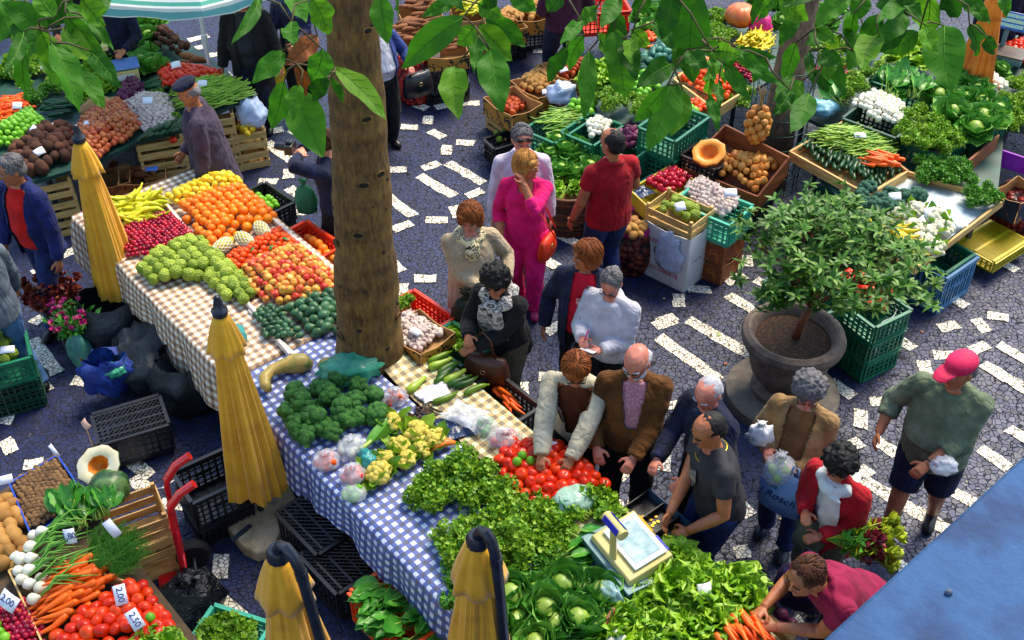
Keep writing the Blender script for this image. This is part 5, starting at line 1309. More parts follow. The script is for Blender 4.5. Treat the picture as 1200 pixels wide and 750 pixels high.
def netmat(name, cols, scale=26):
    m, t, b = newmat(name); tc = t.n.new('ShaderNodeTexCoord').outputs['Object']
    v = t.new('ShaderNodeTexVoronoi', Scale=float(scale)); t.l.new(tc, v.inputs['Vector'])
    c = t.ramp(v.outputs['Distance'], [c3(x) for x in cols], [0, .45, .75]); t.l.new(c, b.inputs['Base Color']); b.inputs['Roughness'].default_value = .45
    bp = t.new('ShaderNodeBump', Strength=1.0, Distance=.04); bp.invert = True; t.l.new(v.outputs['Distance'], bp.inputs['Height']); t.l.new(bp.outputs[0], b.inputs['Normal'])
    return m
m_net1 = netmat('red_onion_net', ['#e0480c', '#b8180c', '#4a0808'], 22); m_net2 = netmat('potato_net', ['#a04a28', '#6a2018', '#240608'], 15); m_net3 = netmat('red_potato_net', ['#b02818', '#7a1410', '#2a0606'], 17)
mesh_sack('tall orange red net sack of onions beside the black crates', 487, 116, .66, .2, None, m_net1)
mesh_sack('magenta rimmed net sack of potatoes beside the white boxes', 738, 310, .52, .23, mat('magenta_hem', ['#a80c6a', '#c81c86'], .4), m_net2, True)
heap('potato', '722 268;740 260;760 268;756 278;738 282;724 276', .52, 'yellow potato at the mouth of the magenta net sack', 'potato', 'potatoes in the magenta sack', mound=.05, scale=(.9,1.2))
mesh_sack('dark red net sack of potatoes at the right edge', 1190, 268, .5, .28, None, m_net3)
stack(crate, '%s black crate in the stack behind the onion sack', 522, 112, 2, .5, .36, .24, 10, color='black')
carton_px('printed carton of sweet potatoes on the black crates', 524, 58, .66, .46, .34, .17, 10, m_carton)
heap('sweet_potato', '500 60;522 50;548 56;530 68', .58, 'sweet potato in the printed carton on the black crates', 'sweet potato', 'sweet potatoes on the black crates', elong=2.5, sp=1.9, mound=.03, aim=20, scale=(.6,.8))
carton_px('pale box of sweet potatoes left of the black crates', 478, 44, .66, .66, .5, .62, 12, m_white)
heap('sweet_potato', '452 44;478 22;510 36;490 56', .6, 'light sweet potato in the pale box', 'sweet potato', 'light sweet potatoes in the pale box', elong=2.6, sp=1.7, mound=.1, aim=10, scale=(.7,1))
heap('sweet_potato', '466 14;490 2;520 8;496 24', .6, 'light sweet potato at the far end behind the pale box', 'sweet potato', 'light sweet potatoes at the far end', elong=2.6, sp=1.7, mound=.1, aim=10, scale=(.7,1))
carton_px('plain box at the far end behind the pale box', 492, 12, .64, .5, .4, .6, 12, m_card)
for i, (x, y) in enumerate(((592, 26), (622, 14))):
    carton_px('printed carton of potatoes at the top centre, %s of two' % ('left', 'right')[i], x, y, .62, .44, .4, .2, 15, m_carton)
    p = P(x, y, .42); crate('black crate under the %s top centre potato carton' % ('left', 'right')[i], (p.x, p.y, 0), .44, .38, .41, rad(15), 'black', nh=6)
heap('potato', '572 26;596 12;614 22;592 38', .54, 'yellow potato in the left carton at the top centre', 'potato', 'potatoes in the left top carton', mound=.07)
heap('potato', '606 14;628 2;644 12;622 26', .54, 'yellow potato in the right carton at the top centre', 'potato', 'potatoes in the right top carton', mound=.07)
heap('banana', '536 10;556 2;570 10;552 20', .62, 'green banana at the top edge between the cartons', 'banana', 'green bananas at the top edge', elong=3, sp=1.7, aim=20, layers=2)
carton_px('plain box of green bananas at the top edge', 552, 14, .6, .46, .4, .58, 12, m_card)
# the carton row beside the walkway
YC = math.degrees(math.atan2(*(lambda d: (d.y, d.x))(P(632, 118, .55)-P(600, 98, .55))))
for i, (x, y, lab) in enumerate(((601, 118, 'nearest'), (632, 98, 'middle'), (666, 78, 'furthest'))):
    carton_px('printed potato carton beside the walkway, %s of the row of three' % lab, x, y, .58, .5, .42, .2, YC, m_carton)
    p = P(x, y, .38); carton('printed carton under the %s potato carton beside the walkway' % lab, (p.x, p.y, .185), .5, .42, .19, rad(YC), m_carton)
    wood_crate('wooden crate at the bottom under the %s potato carton' % lab, (p.x, p.y, 0), .48, .4, .165, rad(YC), m_wood)
heap('potato', '606 100;632 82;656 97;632 112', .45, 'yellow potato in the middle carton beside the walkway', 'potato', 'potatoes in the middle carton', mound=.05, scale=(.95,1.2))
heap('red_potato', '640 80;664 64;692 78;666 94', .45, 'pinkish potato in the furthest carton beside the walkway', 'potato', 'pinkish potatoes in the furthest carton', mound=.05)
heap('red_potato', '580 122;602 104;624 120;602 136', .42, 'brown potato low in the nearest carton beside the walkway', 'potato', 'brown potatoes in the nearest carton', mound=.02)
price_card(660, 82, .56, .11, .06, 'white price card on the pinkish potatoes', None, 30, 25); price_card(640, 108, .56, .09, .07, 'white price card on the yellow potatoes by the walkway', None, 0, 20)
crate_px('black crate of yellow green fruit in front of the cartons', 588, 164, .3, .3, .24, .24, 30, 'black')
heap('cherimoya', '578 162;588 155;600 164;588 172', .2, 'yellow green fruit in the small black crate by the walkway', 'fruit', 'fruit in the small black crate', mound=.02, scale=(.7,.8))
crate_px('red crate at the top edge behind the man in plum', 706, 6, .62, .6, .4, .3, 10, 'red')

# ================================================================ centre right group
def basket(label, px, py, r, h):
    p = P(px, py, 0); root = thing('wicker_basket', label, 'basket', p)
    m_w = mat('wicker', ['#2c1608', '#4a2810', '#6a3c18', '#8a5426'], .65, 'island', k=.3)
    g = MB(); n = 28
    for k in range(22):
        f = k/21; z = .01+h*f; rr = r*(.84+.16*f)
        g.tube([((rr+(.008 if (i+k) % 2 else -.004))*math.cos(2*PI*i/n), (rr+(.008 if (i+k) % 2 else -.004))*math.sin(2*PI*i/n), z) for i in range(n+1)], h/44, 5)
    g.build('weave', m_w, root, 'all')
    g = MB(); g.tube([((r+.012)*math.cos(2*PI*i/n), (r+.012)*math.sin(2*PI*i/n), h+.02) for i in range(n+1)], .018, 7); g.build('rim', m_w, root, 'all')
    g = MB(); g.lathe([(0,.004),(r*.83,.004),(r*.95,h*.9),(0,h*.9)], 24); g.build('lining', m_card, root, 'all')
basket('round brown wicker basket heaped with cabbages', 664, 262, .3, .46)
put('cabbage', '640 212;658 206;678 208;690 200;648 196;668 192;684 190;645 184 .06;662 180 .08;676 178 .06;655 170 .1;640 200;693 212', .5, 'light green leafy cabbage heaped on the wicker basket', 'cabbages on the wicker basket', .82)
put('lettuce', '634 205;652 222;676 222;694 218;644 196;664 206;684 206;660 186;674 190;690 212', .5, 'light outer leaves of cabbage over the rim of the wicker basket', 'leaves over the basket', .7, name='lettuce')
GY = math.degrees(math.atan2(*(lambda d: (d.y, d.x))(P(690, 142, .8)-P(655, 165, .8))))
def gstack(label, px, py, ztop, n, L, W, rz, color='green'):
    p = P(px, py, ztop); H = ztop/n
    for i in range(n):
        crate('%s %s' % (label, 'topmost' if i == n-1 else ('lowest' if i == 0 else ('second from the ground', 'third from the ground')[i-1])), (p.x, p.y, i*H), L, W, H-.004, rad(rz), color)
gstack('green crate of pale beans left of the turnips,', 652, 146, .72, 3, .56, .4, GY)
gstack('green crate of white turnips behind the man in the red shirt,', 694, 150, .74, 3, .5, .4, GY)
gstack('green crate of beetroots behind the man in the red shirt,', 738, 168, .74, 3, .42, .38, GY)
gstack('green crate in the tall stack between beetroots and halved pumpkin,', 790, 142, .96, 4, .6, .42, GY)
heap('bean', '626 146;654 128;684 142;652 160', .68, 'pale green bean in the crate left of the turnips', 'bean', 'pale beans in the green crate', elong=7, sp=2.3, aim=15, mound=.06, layers=2, mass=(0,), jit=.4)
heap('turnip', '682 150;700 138;718 148;712 160;692 164', .68, 'white turnip in the green crate beside the beetroots', 'turnip', 'white turnips by the beetroots', mound=.07)
heap('beet', '722 162;738 150;758 160;750 174;732 176', .66, 'purple beetroot in the green crate beside the turnips', 'beetroot', 'beetroots by the turnips', mound=.07)
put('curly', '706 118;718 112;728 122;714 126;736 118', .8, 'bunch of curly greens behind the turnips', 'curly greens behind the turnips', .95)
put('curly', '752 128;764 122;746 134;760 138', .8, 'bunch of light frisee behind the beetroots', 'light frisee behind the beetroots', .9)
heap('lime', '766 132;792 116;816 134;792 152', .84, 'pale green chayote in the crate behind the halved pumpkin', 'chayote', 'chayotes in the crate', mound=.06, scale=(1.2,1.5), sp=2.4)
side_table('stall table behind the green crates under the chayotes and oranges', '656 128;700 100;790 40;900 30;950 66;872 112;800 140;720 146', .7, m_shadetop)
heap('lime', '664 126;686 116;704 124;690 136', .7, 'round green squash beside the white bag behind the beans', 'squash', 'green squashes behind the beans', mound=.05, scale=(1.1,1.4), sp=2.4)
heap('lime', '734 94;766 84;778 104;750 118', .74, 'pale green chayote in the heap behind the curly greens', 'chayote', 'chayotes behind the greens', mound=.08, scale=(1.1,1.3), sp=2.3)
bag('white plastic bag between the potato cartons and green squashes', 658, 118, .5, (.16,.12,.22), m_filmw, 61, 0, False, crump=.36)
put('bbroccoli', '745 74;756 80;750 86;740 82', .72, 'blue green broccoli beside the avocados', 'broccoli beside the avocados', 1.2)
heap('avocado2', '752 72;776 48;798 58;800 72;770 82', .74, 'blue green avocado in the heap at the top centre right', 'avocado', 'blue green avocados', mound=.12)
put('cabbage', '752 24;768 18;774 30;760 36;784 12', .72, 'green cabbage at the top behind the avocados', 'cabbages behind the avocados', .9)
heap('bright_carrot', '748 54;758 40;768 48;760 58', .72, 'carrot beside the blue green avocados', 'carrot', 'carrots by the avocados', elong=3, sp=2.1, mound=.05, layers=2, scale=(1.2,1.5))
tray('wooden tray of oranges and tangerines in the upper right', '790 92;826 66;876 104;838 128', .86, .12, m_pine, th=.02)
heap('tangerine', '794 92;826 70;872 104;838 122', .78, 'small orange tangerine in the upper right wooden tray', 'tangerine', 'tangerines in the upper right tray', mound=.1, scale=(1,1.25), sp=2.1)
heap('tangerine', '806 124;818 118;828 130;816 138', .8, 'small tangerine on the tall green crate stack', 'tangerine', 'tangerines on the green stack', scale=(1,1.25), sp=2.1)
heap('plum', '842 58;856 56;886 86;880 98;862 82', .74, 'glossy red fruit in the strip beside the small yellow bananas', 'fruit', 'red fruit by the bananas', name='red_fruit', mound=.05)
heap('yellow_banana', '862 52;884 38;906 48;902 62;882 66', .74, 'small yellow banana in the heap under the leaves', 'banana', 'small yellow bananas', elong=2.4, sp=1.9, mound=.1, layers=2, scale=(.85,1.1), aim=60)
m_opump = mat('orange_rind', ['#a84a1c', '#c8682c', '#d88440'], .4, nscale=7, k=1)
tag(ribbed(.19, 10, .1, .72).build('pumpkin', m_opump, None, 'all', P(868, 18, .92)), 'large ribbed orange pumpkin at the top right', 'pumpkin')
put('curly', '836 40;846 30;838 22;850 44;842 50', .76, 'bunch of light curly endive beside the orange pumpkin', 'endive by the pumpkin', 1.1)
put('cabbage', '905 8;920 14;935 8;950 20;918 28;890 4;965 30;975 15;940 40', .72, 'blue green cabbage at the top right behind the pumpkin', 'cabbages at the top right', .9)
m_mag = mat('magenta_bag', ['#b80860', '#d81478', '#e83090'], .35, nscale=6, k=1, bump=.6, bscale=9, bdist=.03)
bag('bright magenta plastic bag beside the orange pumpkin', 890, 42, .74, (.13,.1,.26), m_mag, 63, 0, True, crump=.25)
# apples, garlic, cherimoyas, white boxes
YB = math.degrees(math.atan2(*(lambda d: (d.y, d.x))(P(812, 268, .8)-P(766, 247, .8))))
tray('yellow crate of dark red apples beside the man in the red shirt', '738 222;788 192;818 214;764 246', .68, .16, MAT['plastic_yellow'], th=.016)
p = P(776, 222, .5); crate('teal crate under the yellow apple crate', (p.x, p.y, .27), .44, .38, .24, rad(YB), 'teal'); crate('green crate on the ground under the apple crate', (p.x, p.y, 0), .44, .38, .265, rad(YB), 'green')
heap('red_apple', '756 216;788 199;810 212;784 232', .62, 'shiny dark red apple in the yellow crate', 'apple', 'dark red apples in the yellow crate', mound=.06)
sheet('crumpled dark blue plastic at the corner of the apple crate', 750, 226, .62, .2, .2, m_filmb, 30, 7, 'plastic_sheet', .04, 'plastic sheet')
g4 = P(836, 236, .74)
crate('teal crate heaped with garlic between the apples and onions', (g4.x, g4.y, .46), .6, .4, .26, rad(YB+2), 'teal')
heap('garlic', '800 222;822 210;868 238;848 256;820 244', .66, 'white garlic bulb in the teal crate', 'garlic', 'garlic in the teal crate', mound=.1, sp=1.75, scale=(1,1.3))
for i in range(2): carton('brown printed carton on the ground under the garlic crate, %s of two' % ('lower', 'upper')[i], (g4.x, g4.y, .225*i), .56, .38, .222, rad(YB+2), m_brcarton, closed=True, wave=.04)
wq = P(801, 343, 0); e1 = V((math.cos(rad(YB)), math.sin(rad(YB)), 0)); e2 = V((-e1.y, e1.x, 0))
wc = wq-e1*.25+e2*.18
m_redl = m_redink
for i in range(2):
    r = carton('tall white carton with red lettering, %s of two under the cherimoyas' % ('lower', 'upper')[i], (wc.x, wc.y, .302*i), .5, .36, .3, rad(YB), m_white, m_white, wave=.02)
    o = obj('lettering', text_mesh('LEICOBERTE', .062, m_redl), r); o.matrix_local = T(0, -.1855, .13)@Rx(PI/2)
wood_crate('pale pine crate of cherimoyas on the white cartons', (wc.x, wc.y, .606), .5, .36, .17, rad(YB), slats=2)
heap('cherimoya', '770 250;792 236;826 254;810 264', .67, 'green cherimoya in the pine crate on the white cartons', 'cherimoya', 'cherimoyas on the white cartons', mound=.06, sp=1.8)
price_card(797, 242, .84, .1, .08, 'white price card on the cherimoyas above the white cartons', None, 20, 40)
price_card(856, 226, .86, .12, .08, 'white price card between garlic and onions', None, 0, 30)
bb = wc-e2*.2+e1*.05
bag('white carrier bag hanging from the pine crate over the red lettering', 0, 0, 0, (.15,.04,.4), m_filmw, 66, YB, False, crump=.36, loc=(bb.x, bb.y, .2))
# sloping bin of onions with a halved pumpkin
tray('brown wooden bin of onions with a halved pumpkin', '802 196 .66;850 146 .95;925 184 .95;888 230 .66', .8, .2, m_dkwood, 'wooden_bin', .02)
ob = P(828, 188, .72); crate('black crate under the halved pumpkin in the onion bin', (ob.x, ob.y, .58), .4, .3, .2, rad(YB), 'black')
half_pumpkin('halved orange pumpkin on the black crate in the onion bin', P(831, 178, .87), .17, mat('orange_flesh', ['#d8780c', '#e89018', '#f0a024'], .45, nscale=9, k=1), m_opump, (rad(22), rad(-14), .4), .5)
heap('onion', '838 206 .64;856 180 .78;918 188 .8;888 228 .64', .7, 'golden onion in the brown wooden bin', 'onion', 'golden onions in the bin', mound=.1, scale=(.9,1.2), sp=1.8)
for k in range(40):
    f = k/39; a = k*2.4; rr = .1*math.sin(PI*min(1, f*.9+.1))**.6
    c = P(888, 146, 1.12)+V((rr*math.cos(a), rr*math.sin(a), .16-.34*f))
    o = obj('onion', rnd.choice(FR['onion'][0]), None, c); o.rotation_euler = (U(-1,1), U(-1,1), U(0,6)); o.scale = (1.05,)*3; tag(o, 'golden onion in the hanging string beside the caged trunk', 'onion', 'onions on the hanging string')
tp = P(888, 146, 1.12); g = MB()
for k in range(12): g.tube([tp+V((U(-.04,.04), U(-.04,.04), .1)), tp+V((U(-.02,.02), U(-.02,.02), .3)), tp+V((U(-.06,.06), U(-.06,.06), .38))], .004, 4)
tag(g.build('onion_braid', mat('dry_straw', ['#8a6a34', '#a8864a'], .8)), 'dry straw braid holding the hanging string of onions', 'braid')
p = P(868, 200, .5); gstack('dark green crate under the onion bin,', 868, 196, .58, 2, .6, .44, YB, 'dark_green')
# ================================================================ right hand stall
side_table('long stall table under the cucumbers turnips and cabbages at the right', '945 180;990 145;1000 100;1060 70;1180 130;1168 236;1074 308;1000 258', .72, m_shadetop)
tray('wooden tray of cucumbers beans and carrots', '926 177;988 142;1064 200;1018 228', .84, .1, m_wood, th=.02)
heap('cucumber', '932 174;954 160;966 176;1010 186;1040 198;1056 200;1018 222;968 196', .77, 'dark green cucumber lined up in the wooden tray under the beans', 'cucumber', 'cucumbers in the wooden tray', elong=2.6, sp=1.75, mound=.06, aim=75, layers=1)
heap('bean', '954 160;986 146;1046 170;1040 188;1006 184;968 174', .85, 'bright green bean in the heap above the cucumbers', 'bean', 'beans above the cucumbers', elong=6.5, sp=1.9, mound=.1, aim=15, layers=2, mass=(0,), jit=.4)
heap('bright_carrot', '1014 188;1030 182;1056 188;1040 198;1018 198', .88, 'short orange carrot on the cucumbers beside the beans', 'carrot', 'carrots on the cucumbers', elong=3, sp=2.0, mound=.03, aim=-15, layers=2, scale=(.9,1.2))
crate_px('dark green crate with white turnips at the right', 1030, 140, .98, .56, .4, .24, YB, 'dark_green')
heap('turnip', '996 124;1022 108;1058 124;1056 150;1026 142', .96, 'round white turnip above the green beans', 'turnip', 'white turnips above the beans', mound=.06, scale=(.9,1.1))
price_card(1008, 159, .98, .11, .06, 'white price card on the green beans at the right', None, 0, 15)
put('chard', '1036 112;1050 104;1062 114;1046 120;1070 118', 1.0, 'turnip tops fanning out behind the white turnips', 'turnip tops', .9, rz=-30)
put('curly', '1002 96;1018 90;1030 84;1010 104;1046 92;990 106', .95, 'bunch of bright greens behind the white turnips', 'greens behind the turnips', .95)
put('curly', '1062 142;1078 136;1092 148;1074 156;1060 156;1090 164;1104 156;1080 172;1100 176;1114 168;1068 168', .92, 'dark curly kale in front of the cabbages', 'curly kale by the cabbages', 1.1)
put('cabbage', '1098 118;1112 104;1130 102;1146 112;1118 122;1134 122;1152 126;1112 136;1132 140;1150 142;1164 134;1140 156;1158 152', .95, 'open green cabbage in the crates at the right', 'cabbages at the right', .95)
crate_px('green crate of kale at the right', 1100, 160, .9, .6, .42, .26, 42, 'green'); crate_px('green crate of cabbages beside the brown board', 1140, 142, .9, .6, .42, .26, 42, 'green')
d = P(1170, 160, .86)-P(1120, 202, .86)
o = MB().box(-d.length/2, d.length/2, -.012, .012, -.26, .02).build('end_board', m_dkwood, None, True, (P(1170,160,.86)+P(1120,202,.86))/2, math.atan2(d.y, d.x), .004); tag(o, 'brown end board below the cabbages at the right', 'board')
o = MB().box(-d.length/2, d.length/2, -.012, .012, -.16, .02).build('end_board', MAT['plastic_purple'], None, True, (P(1230,200,.7)+P(1168,172,.7))/2, rad(-38), .004); tag(o, 'bright violet edge of the tray at the right border', 'board')
# tray lined with foil: broccoli, cauliflowers, bananas, herbs
m_foil = mat('foil_paper', ['#8aa8bc', '#b8ccd8', '#d4e0e6', '#a8c0d0'], .35, nscale=10, k=1, bump=.4, bscale=14)
tray('foil lined wooden tray of cauliflowers broccoli and bananas', '985 262;1020 226;1062 200;1176 234;1072 314', .8, .07, m_wood, th=.022, base=False)
poly = parse('987 262;1020 228;1062 203;1172 235;1072 309', .745); g = MB(); g.add(poly, [tuple(range(5))]); 
if (poly[1]-poly[0]).cross(poly[2]-poly[1]).z < 0: g.f = [g.f[0][::-1]]
tag(g.build('foil_sheet', m_foil, solid=.003), 'crinkled pale foil sheet lining the tray of cauliflowers', 'foil sheet')
put('bbroccoli', '1006 236;1018 228;1030 240;1022 248;1040 234;1060 240;1050 248;1072 238;1036 250;1012 246', .77, 'blue green broccoli beside the white cauliflowers', 'broccoli by the cauliflowers', 1.3)
put('wcauliflower', '1056 258;1072 252;1068 272;1096 262;1086 280;1104 276;1078 290;1092 296', .77, 'white cauliflower with green leaves in the foil lined tray', 'white cauliflowers', 1.15)
heap('yellow_banana', '1020 268;1042 262;1072 290;1070 306;1046 300', .77, 'ripe yellow banana beside the white cauliflowers', 'banana', 'bananas by the cauliflowers', elong=4, sp=2.4, mound=.07, layers=2, aim=-40, scale=(1.3,1.6))
put('parsley', '1086 196;1104 200;1122 204;1094 210;1114 214;1080 208;1130 212', .8, 'dark bunch of mint above the foil lined tray', 'mint above the foil tray', 1.1)
put('parsley', '1140 232;1154 226;1162 236;1148 240', .8, 'dark bunch of mint at the corner of the foil lined tray', 'mint at the tray corner', .95)
for x, y, l in ((1090, 250, 'leaning on the cauliflowers'), (1049, 232, 'standing in the broccoli'), (1126, 262, 'at the rim of the foil lined tray')): price_card(x, y, .88 if x < 1100 else .8, .12, .1, 'white price card '+l, None, 10, 50 if x < 1100 else 10, m=m_white)
# crates and tubs in front
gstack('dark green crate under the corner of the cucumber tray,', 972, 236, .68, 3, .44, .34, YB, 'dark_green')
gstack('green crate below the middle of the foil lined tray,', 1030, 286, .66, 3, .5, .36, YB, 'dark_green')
m_aub = skin('aubergine_skin', ['#1a0826', '#2a0e3a', '#34144a'], .2)
FR['aubergine'] = (fruit_meshes('aubergine', m_aub, .045, 2, 10, .05, sy=1.9, pear=.3), .05)
heap('aubergine', '1046 60;1072 48;1088 62;1060 76', .74, 'dark purple aubergine behind the hanging leaves at the right', 'aubergine', 'aubergines behind the leaves', mound=.06)
heap('red_apple', '952 84;976 72;990 82;968 96', .74, 'deep red fruit in the heap left of the leeks', 'fruit', 'deep red fruit by the leeks', name='red_fruit', mound=.06)
put('chard', '988 118;996 126;984 128;1000 116', .8, 'bunch of blue green leeks beside the white turnips', 'leeks by the turnips', .9, rz=20)
put('lettuce', '700 84;716 76;728 92;712 96;690 98', .74, 'light green lettuce between potatoes and broccoli', 'lettuces by the potatoes', .9)
put('cabbage', '790 20;806 14;800 32;816 26', .74, 'blue green cabbage behind the avocado heap', 'cabbages behind the avocados', .85)
put('curly', '862 106;876 112;850 118;868 122', .74, 'bunch of greens between the tangerine tray and the caged trunk', 'greens by the caged trunk', .8)
YG = math.degrees(math.atan2(*(lambda d: (d.y, d.x))(P(1024, 381, .63)-P(973, 343, .63))))
def gfront(label, px, py, n, L=.6, W=.42):
    p = P(px, py, .63)
    for i in range(n): crate('green crate in the front stack %s, %s' % (label, ('at the bottom', 'in the middle', 'topmost')[i]), (p.x, p.y, .21*i), L, W, .207, rad(YG), 'green')
gfront('of tomatoes right of the urn', 1016, 350, 3)
gfront('of oranges behind the urn', 944, 342, 3, .6, .42)
heap('orange', '896 344;918 334;940 346;922 356', .55, 'orange in the green crate behind the stone urn', 'orange', 'oranges behind the urn', mound=.05, scale=(.8,.95))
heap('tomato', '970 328;1000 322;1054 342;1030 368;1000 356', .56, 'ripe red tomato in the green crate right of the stone urn', 'tomato', 'tomatoes right of the urn', mound=.06, scale=(.95,1.2))
price_card(927, 347, .68, .1, .08, 'white price card on the oranges behind the urn', None, 20, 40)
pp = (P(1024, 383, .6)+P(1050, 362, .6))/2; d = P(1056, 356, .6)-P(1024, 383, .6)
g = MB(); g.grid(lambda a, b: ((a-.5)*.26+.03*b, .012*math.sin(a*7)+.01*math.sin(b*5), -b*.34), 8, 8)
o = g.build('paper_sheet', m_white, None, 'all', (pp.x+.02, pp.y-.03, .62), math.atan2(d.y, d.x), solid=.002); tag(o, 'white paper sheet hung over the front of the green crates', 'paper')
t1 = P(1108, 300, .44); crate('blue grey tub with green crates inside under the foil lined tray', (t1.x, t1.y, 0), .5, .36, .42, rad(40), 'grey', name='plastic_tub', nh=1)
crate('green crate nested in the blue grey tub', (t1.x, t1.y, .2), .44, .3, .25, rad(40), 'green')
def flat_grid(label, px, py, z, L, W, rz, col):
    p = P(px, py, z); r = crate(label, (p.x, p.y, z-.13), L, W, .12, rad(rz), col, nh=1)
    g = MB()
    for k in range(26): g.box(-L/2+L*(k+.3)/26, -L/2+L*(k+.7)/26, -W/2, W/2, .122, .128)
    for k in range(3): g.box(-L/2, L/2, -W/2+W*(k/2)*.96, -W/2+W*(k/2)*.96+.03, .1285, .133)
    g.build('lattice_base', MAT['plastic_'+col], r, False)
flat_grid('upturned yellow crate lying at the right edge', 1164, 282, .22, .56, .42, 38, 'yellow')
p = P(1164, 284, 0); wood_crate('low wooden crate under the upturned yellow crate', (p.x, p.y, 0), .46, .34, .085, rad(38), slats=1)
carton_px('dark blue printed carton at the right edge above the red sack', 1195, 222, .6, .4, .3, .24, 38, card_mat('blue_carton', '#16243c', ['#1c2c4c', '#7a4a1c', '#16243c'], 6))
# beyond: scale, spring onions, herbs at the far right
p = P(1180, 70, .8); r = thing('digital_scale', 'blue digital scale display at the top right corner', 'scale', p, rad(-30))
MB().box(-.16,.16,-.13,.13,0,.08).build('housing', m_greybox, r, bevel=.01); MB().box(-.17,.17,-.14,.14,.085,.1).build('pan', mat('brown_pan', ['#4a3c34', '#5a4a40'], .4), r)
MB().tube([(-.1,.12,.02),(-.1,.14,.3)], .025, 8).build('pillar', m_greybox, r)
o = MB().box(-.2,.2,-.015,.015,-.1,.1).build('display', mat('scale_blue', ['#16488a', '#2460a8'], .35), r, bevel=.008); o.matrix_local = T(-.1,.13,.38)@Rx(-.7)
for k in range(3): 
    q = MB().box(-.16,.16,-.018,-.0155,-.075+.055*k,-.035+.055*k).build('key_row', mat('keys', ['#4a90c0', '#a8c060'], .4, nscale=30), o)
side_table('table under the tomatoes and spring onions at the far right corner', '1120 80;1180 30;1260 60;1260 160;1180 150', .72, m_shadetop)
heap('tomato', '1170 58;1196 48;1230 62;1220 84;1190 72', .74, 'red tomato beside the blue digital scale', 'tomato', 'tomatoes by the blue scale', mound=.06, scale=(.9,1.1))
heap('turnip', '1146 92;1158 86;1180 102;1172 112', .82, 'violet white turnip behind the orange parasol', 'turnip', 'turnips behind the parasol', mound=.03)
put('curly', '1186 132;1196 120;1182 148;1200 145;1176 120;1205 132;1186 104;1200 98', .78, 'leafy bunch of salad greens at the right border', 'greens at the right border', 1.05)
put('cabbage', '1160 78;1172 84', .78, 'small cabbage between the parasol and the digital scale', 'small cabbages by the scale', .6)
put('lettuce', '1064 66;1080 60;1096 70;1074 78;1050 72', .9, 'dark leafy greens behind the green crate under the leaves', 'greens under the leaves', .9)
crate_px('green crate behind the turnips under the hanging leaves', 1062, 96, .95, .6, .42, .24, YB, 'green')
put('curly', '960 60;975 70;990 62;1005 74;985 80;1020 62', .75, 'bunch of greens at the top right behind the caged trunk', 'greens behind the caged trunk', 1)
heap('plum', '980 92;996 84;1006 92;992 100', .8, 'small red fruit behind the caged trunk', 'fruit', 'red fruit behind the trunk', name='red_fruit', mound=.04)
bag('pale blue plastic bag beside the leeks behind the caged trunk', 964, 132, .74, (.16,.12,.14), mat('pale_blue_bag', ['#5aa0b8', '#7ab8cc', '#9acede'], .35, nscale=6, k=1, bump=.7, bscale=9, bdist=.03), 71, 0, False, crump=.3)
side_table('far table behind the caged trunk at the top right', '930 130;1000 60;1090 20;1110 60;1040 110;970 150', .68, m_shadetop)

# ---------------------------------------------------------------- stone urn with a shrub
m_urn = mat('urn_stone', ['#3a302c', '#54463e', '#6a5a4e', '#4a3c36'], .75, nscale=9, k=1, bump=.4, bscale=60, speck=('#8a7c70', 90, .16))
m_soil = mat('soil', ['#1c120a', '#3a2616', '#5a4028'], .95, nscale=40, k=1, bump=1, bscale=50, bdist=.02)
uc = P(931, 388, .74); UC = V((uc.x, uc.y, 0))
r = thing('stone_urn', 'large round stone urn planted with a small tree on a round plinth', 'urn', UC)
MB().lathe([(0,.0),(.47,0),(.47,.09),(.45,.1),(0,.1)], 40).build('plinth', mat('plinth_stone', ['#4a443e', '#5e564e', '#70685c'], .8, nscale=12, k=1, bump=.4, bscale=70), r)
MB().lathe([(0,.101),(.26,.101),(.27,.16),(.2,.2),(.22,.25),(.29,.33),(.325,.45),(.315,.54),(.3,.58),(.31,.6),(.36,.615),(.41,.65),(.42,.69),(.405,.73),(.365,.75),(.345,.745),(.32,.72),(.3,.66),(0,.655)], 44).build('bowl', m_urn, r, 30)
MB().lathe([(.0,.67),(.15,.672),(.3,.665)], 28).build('soil', m_soil, r)
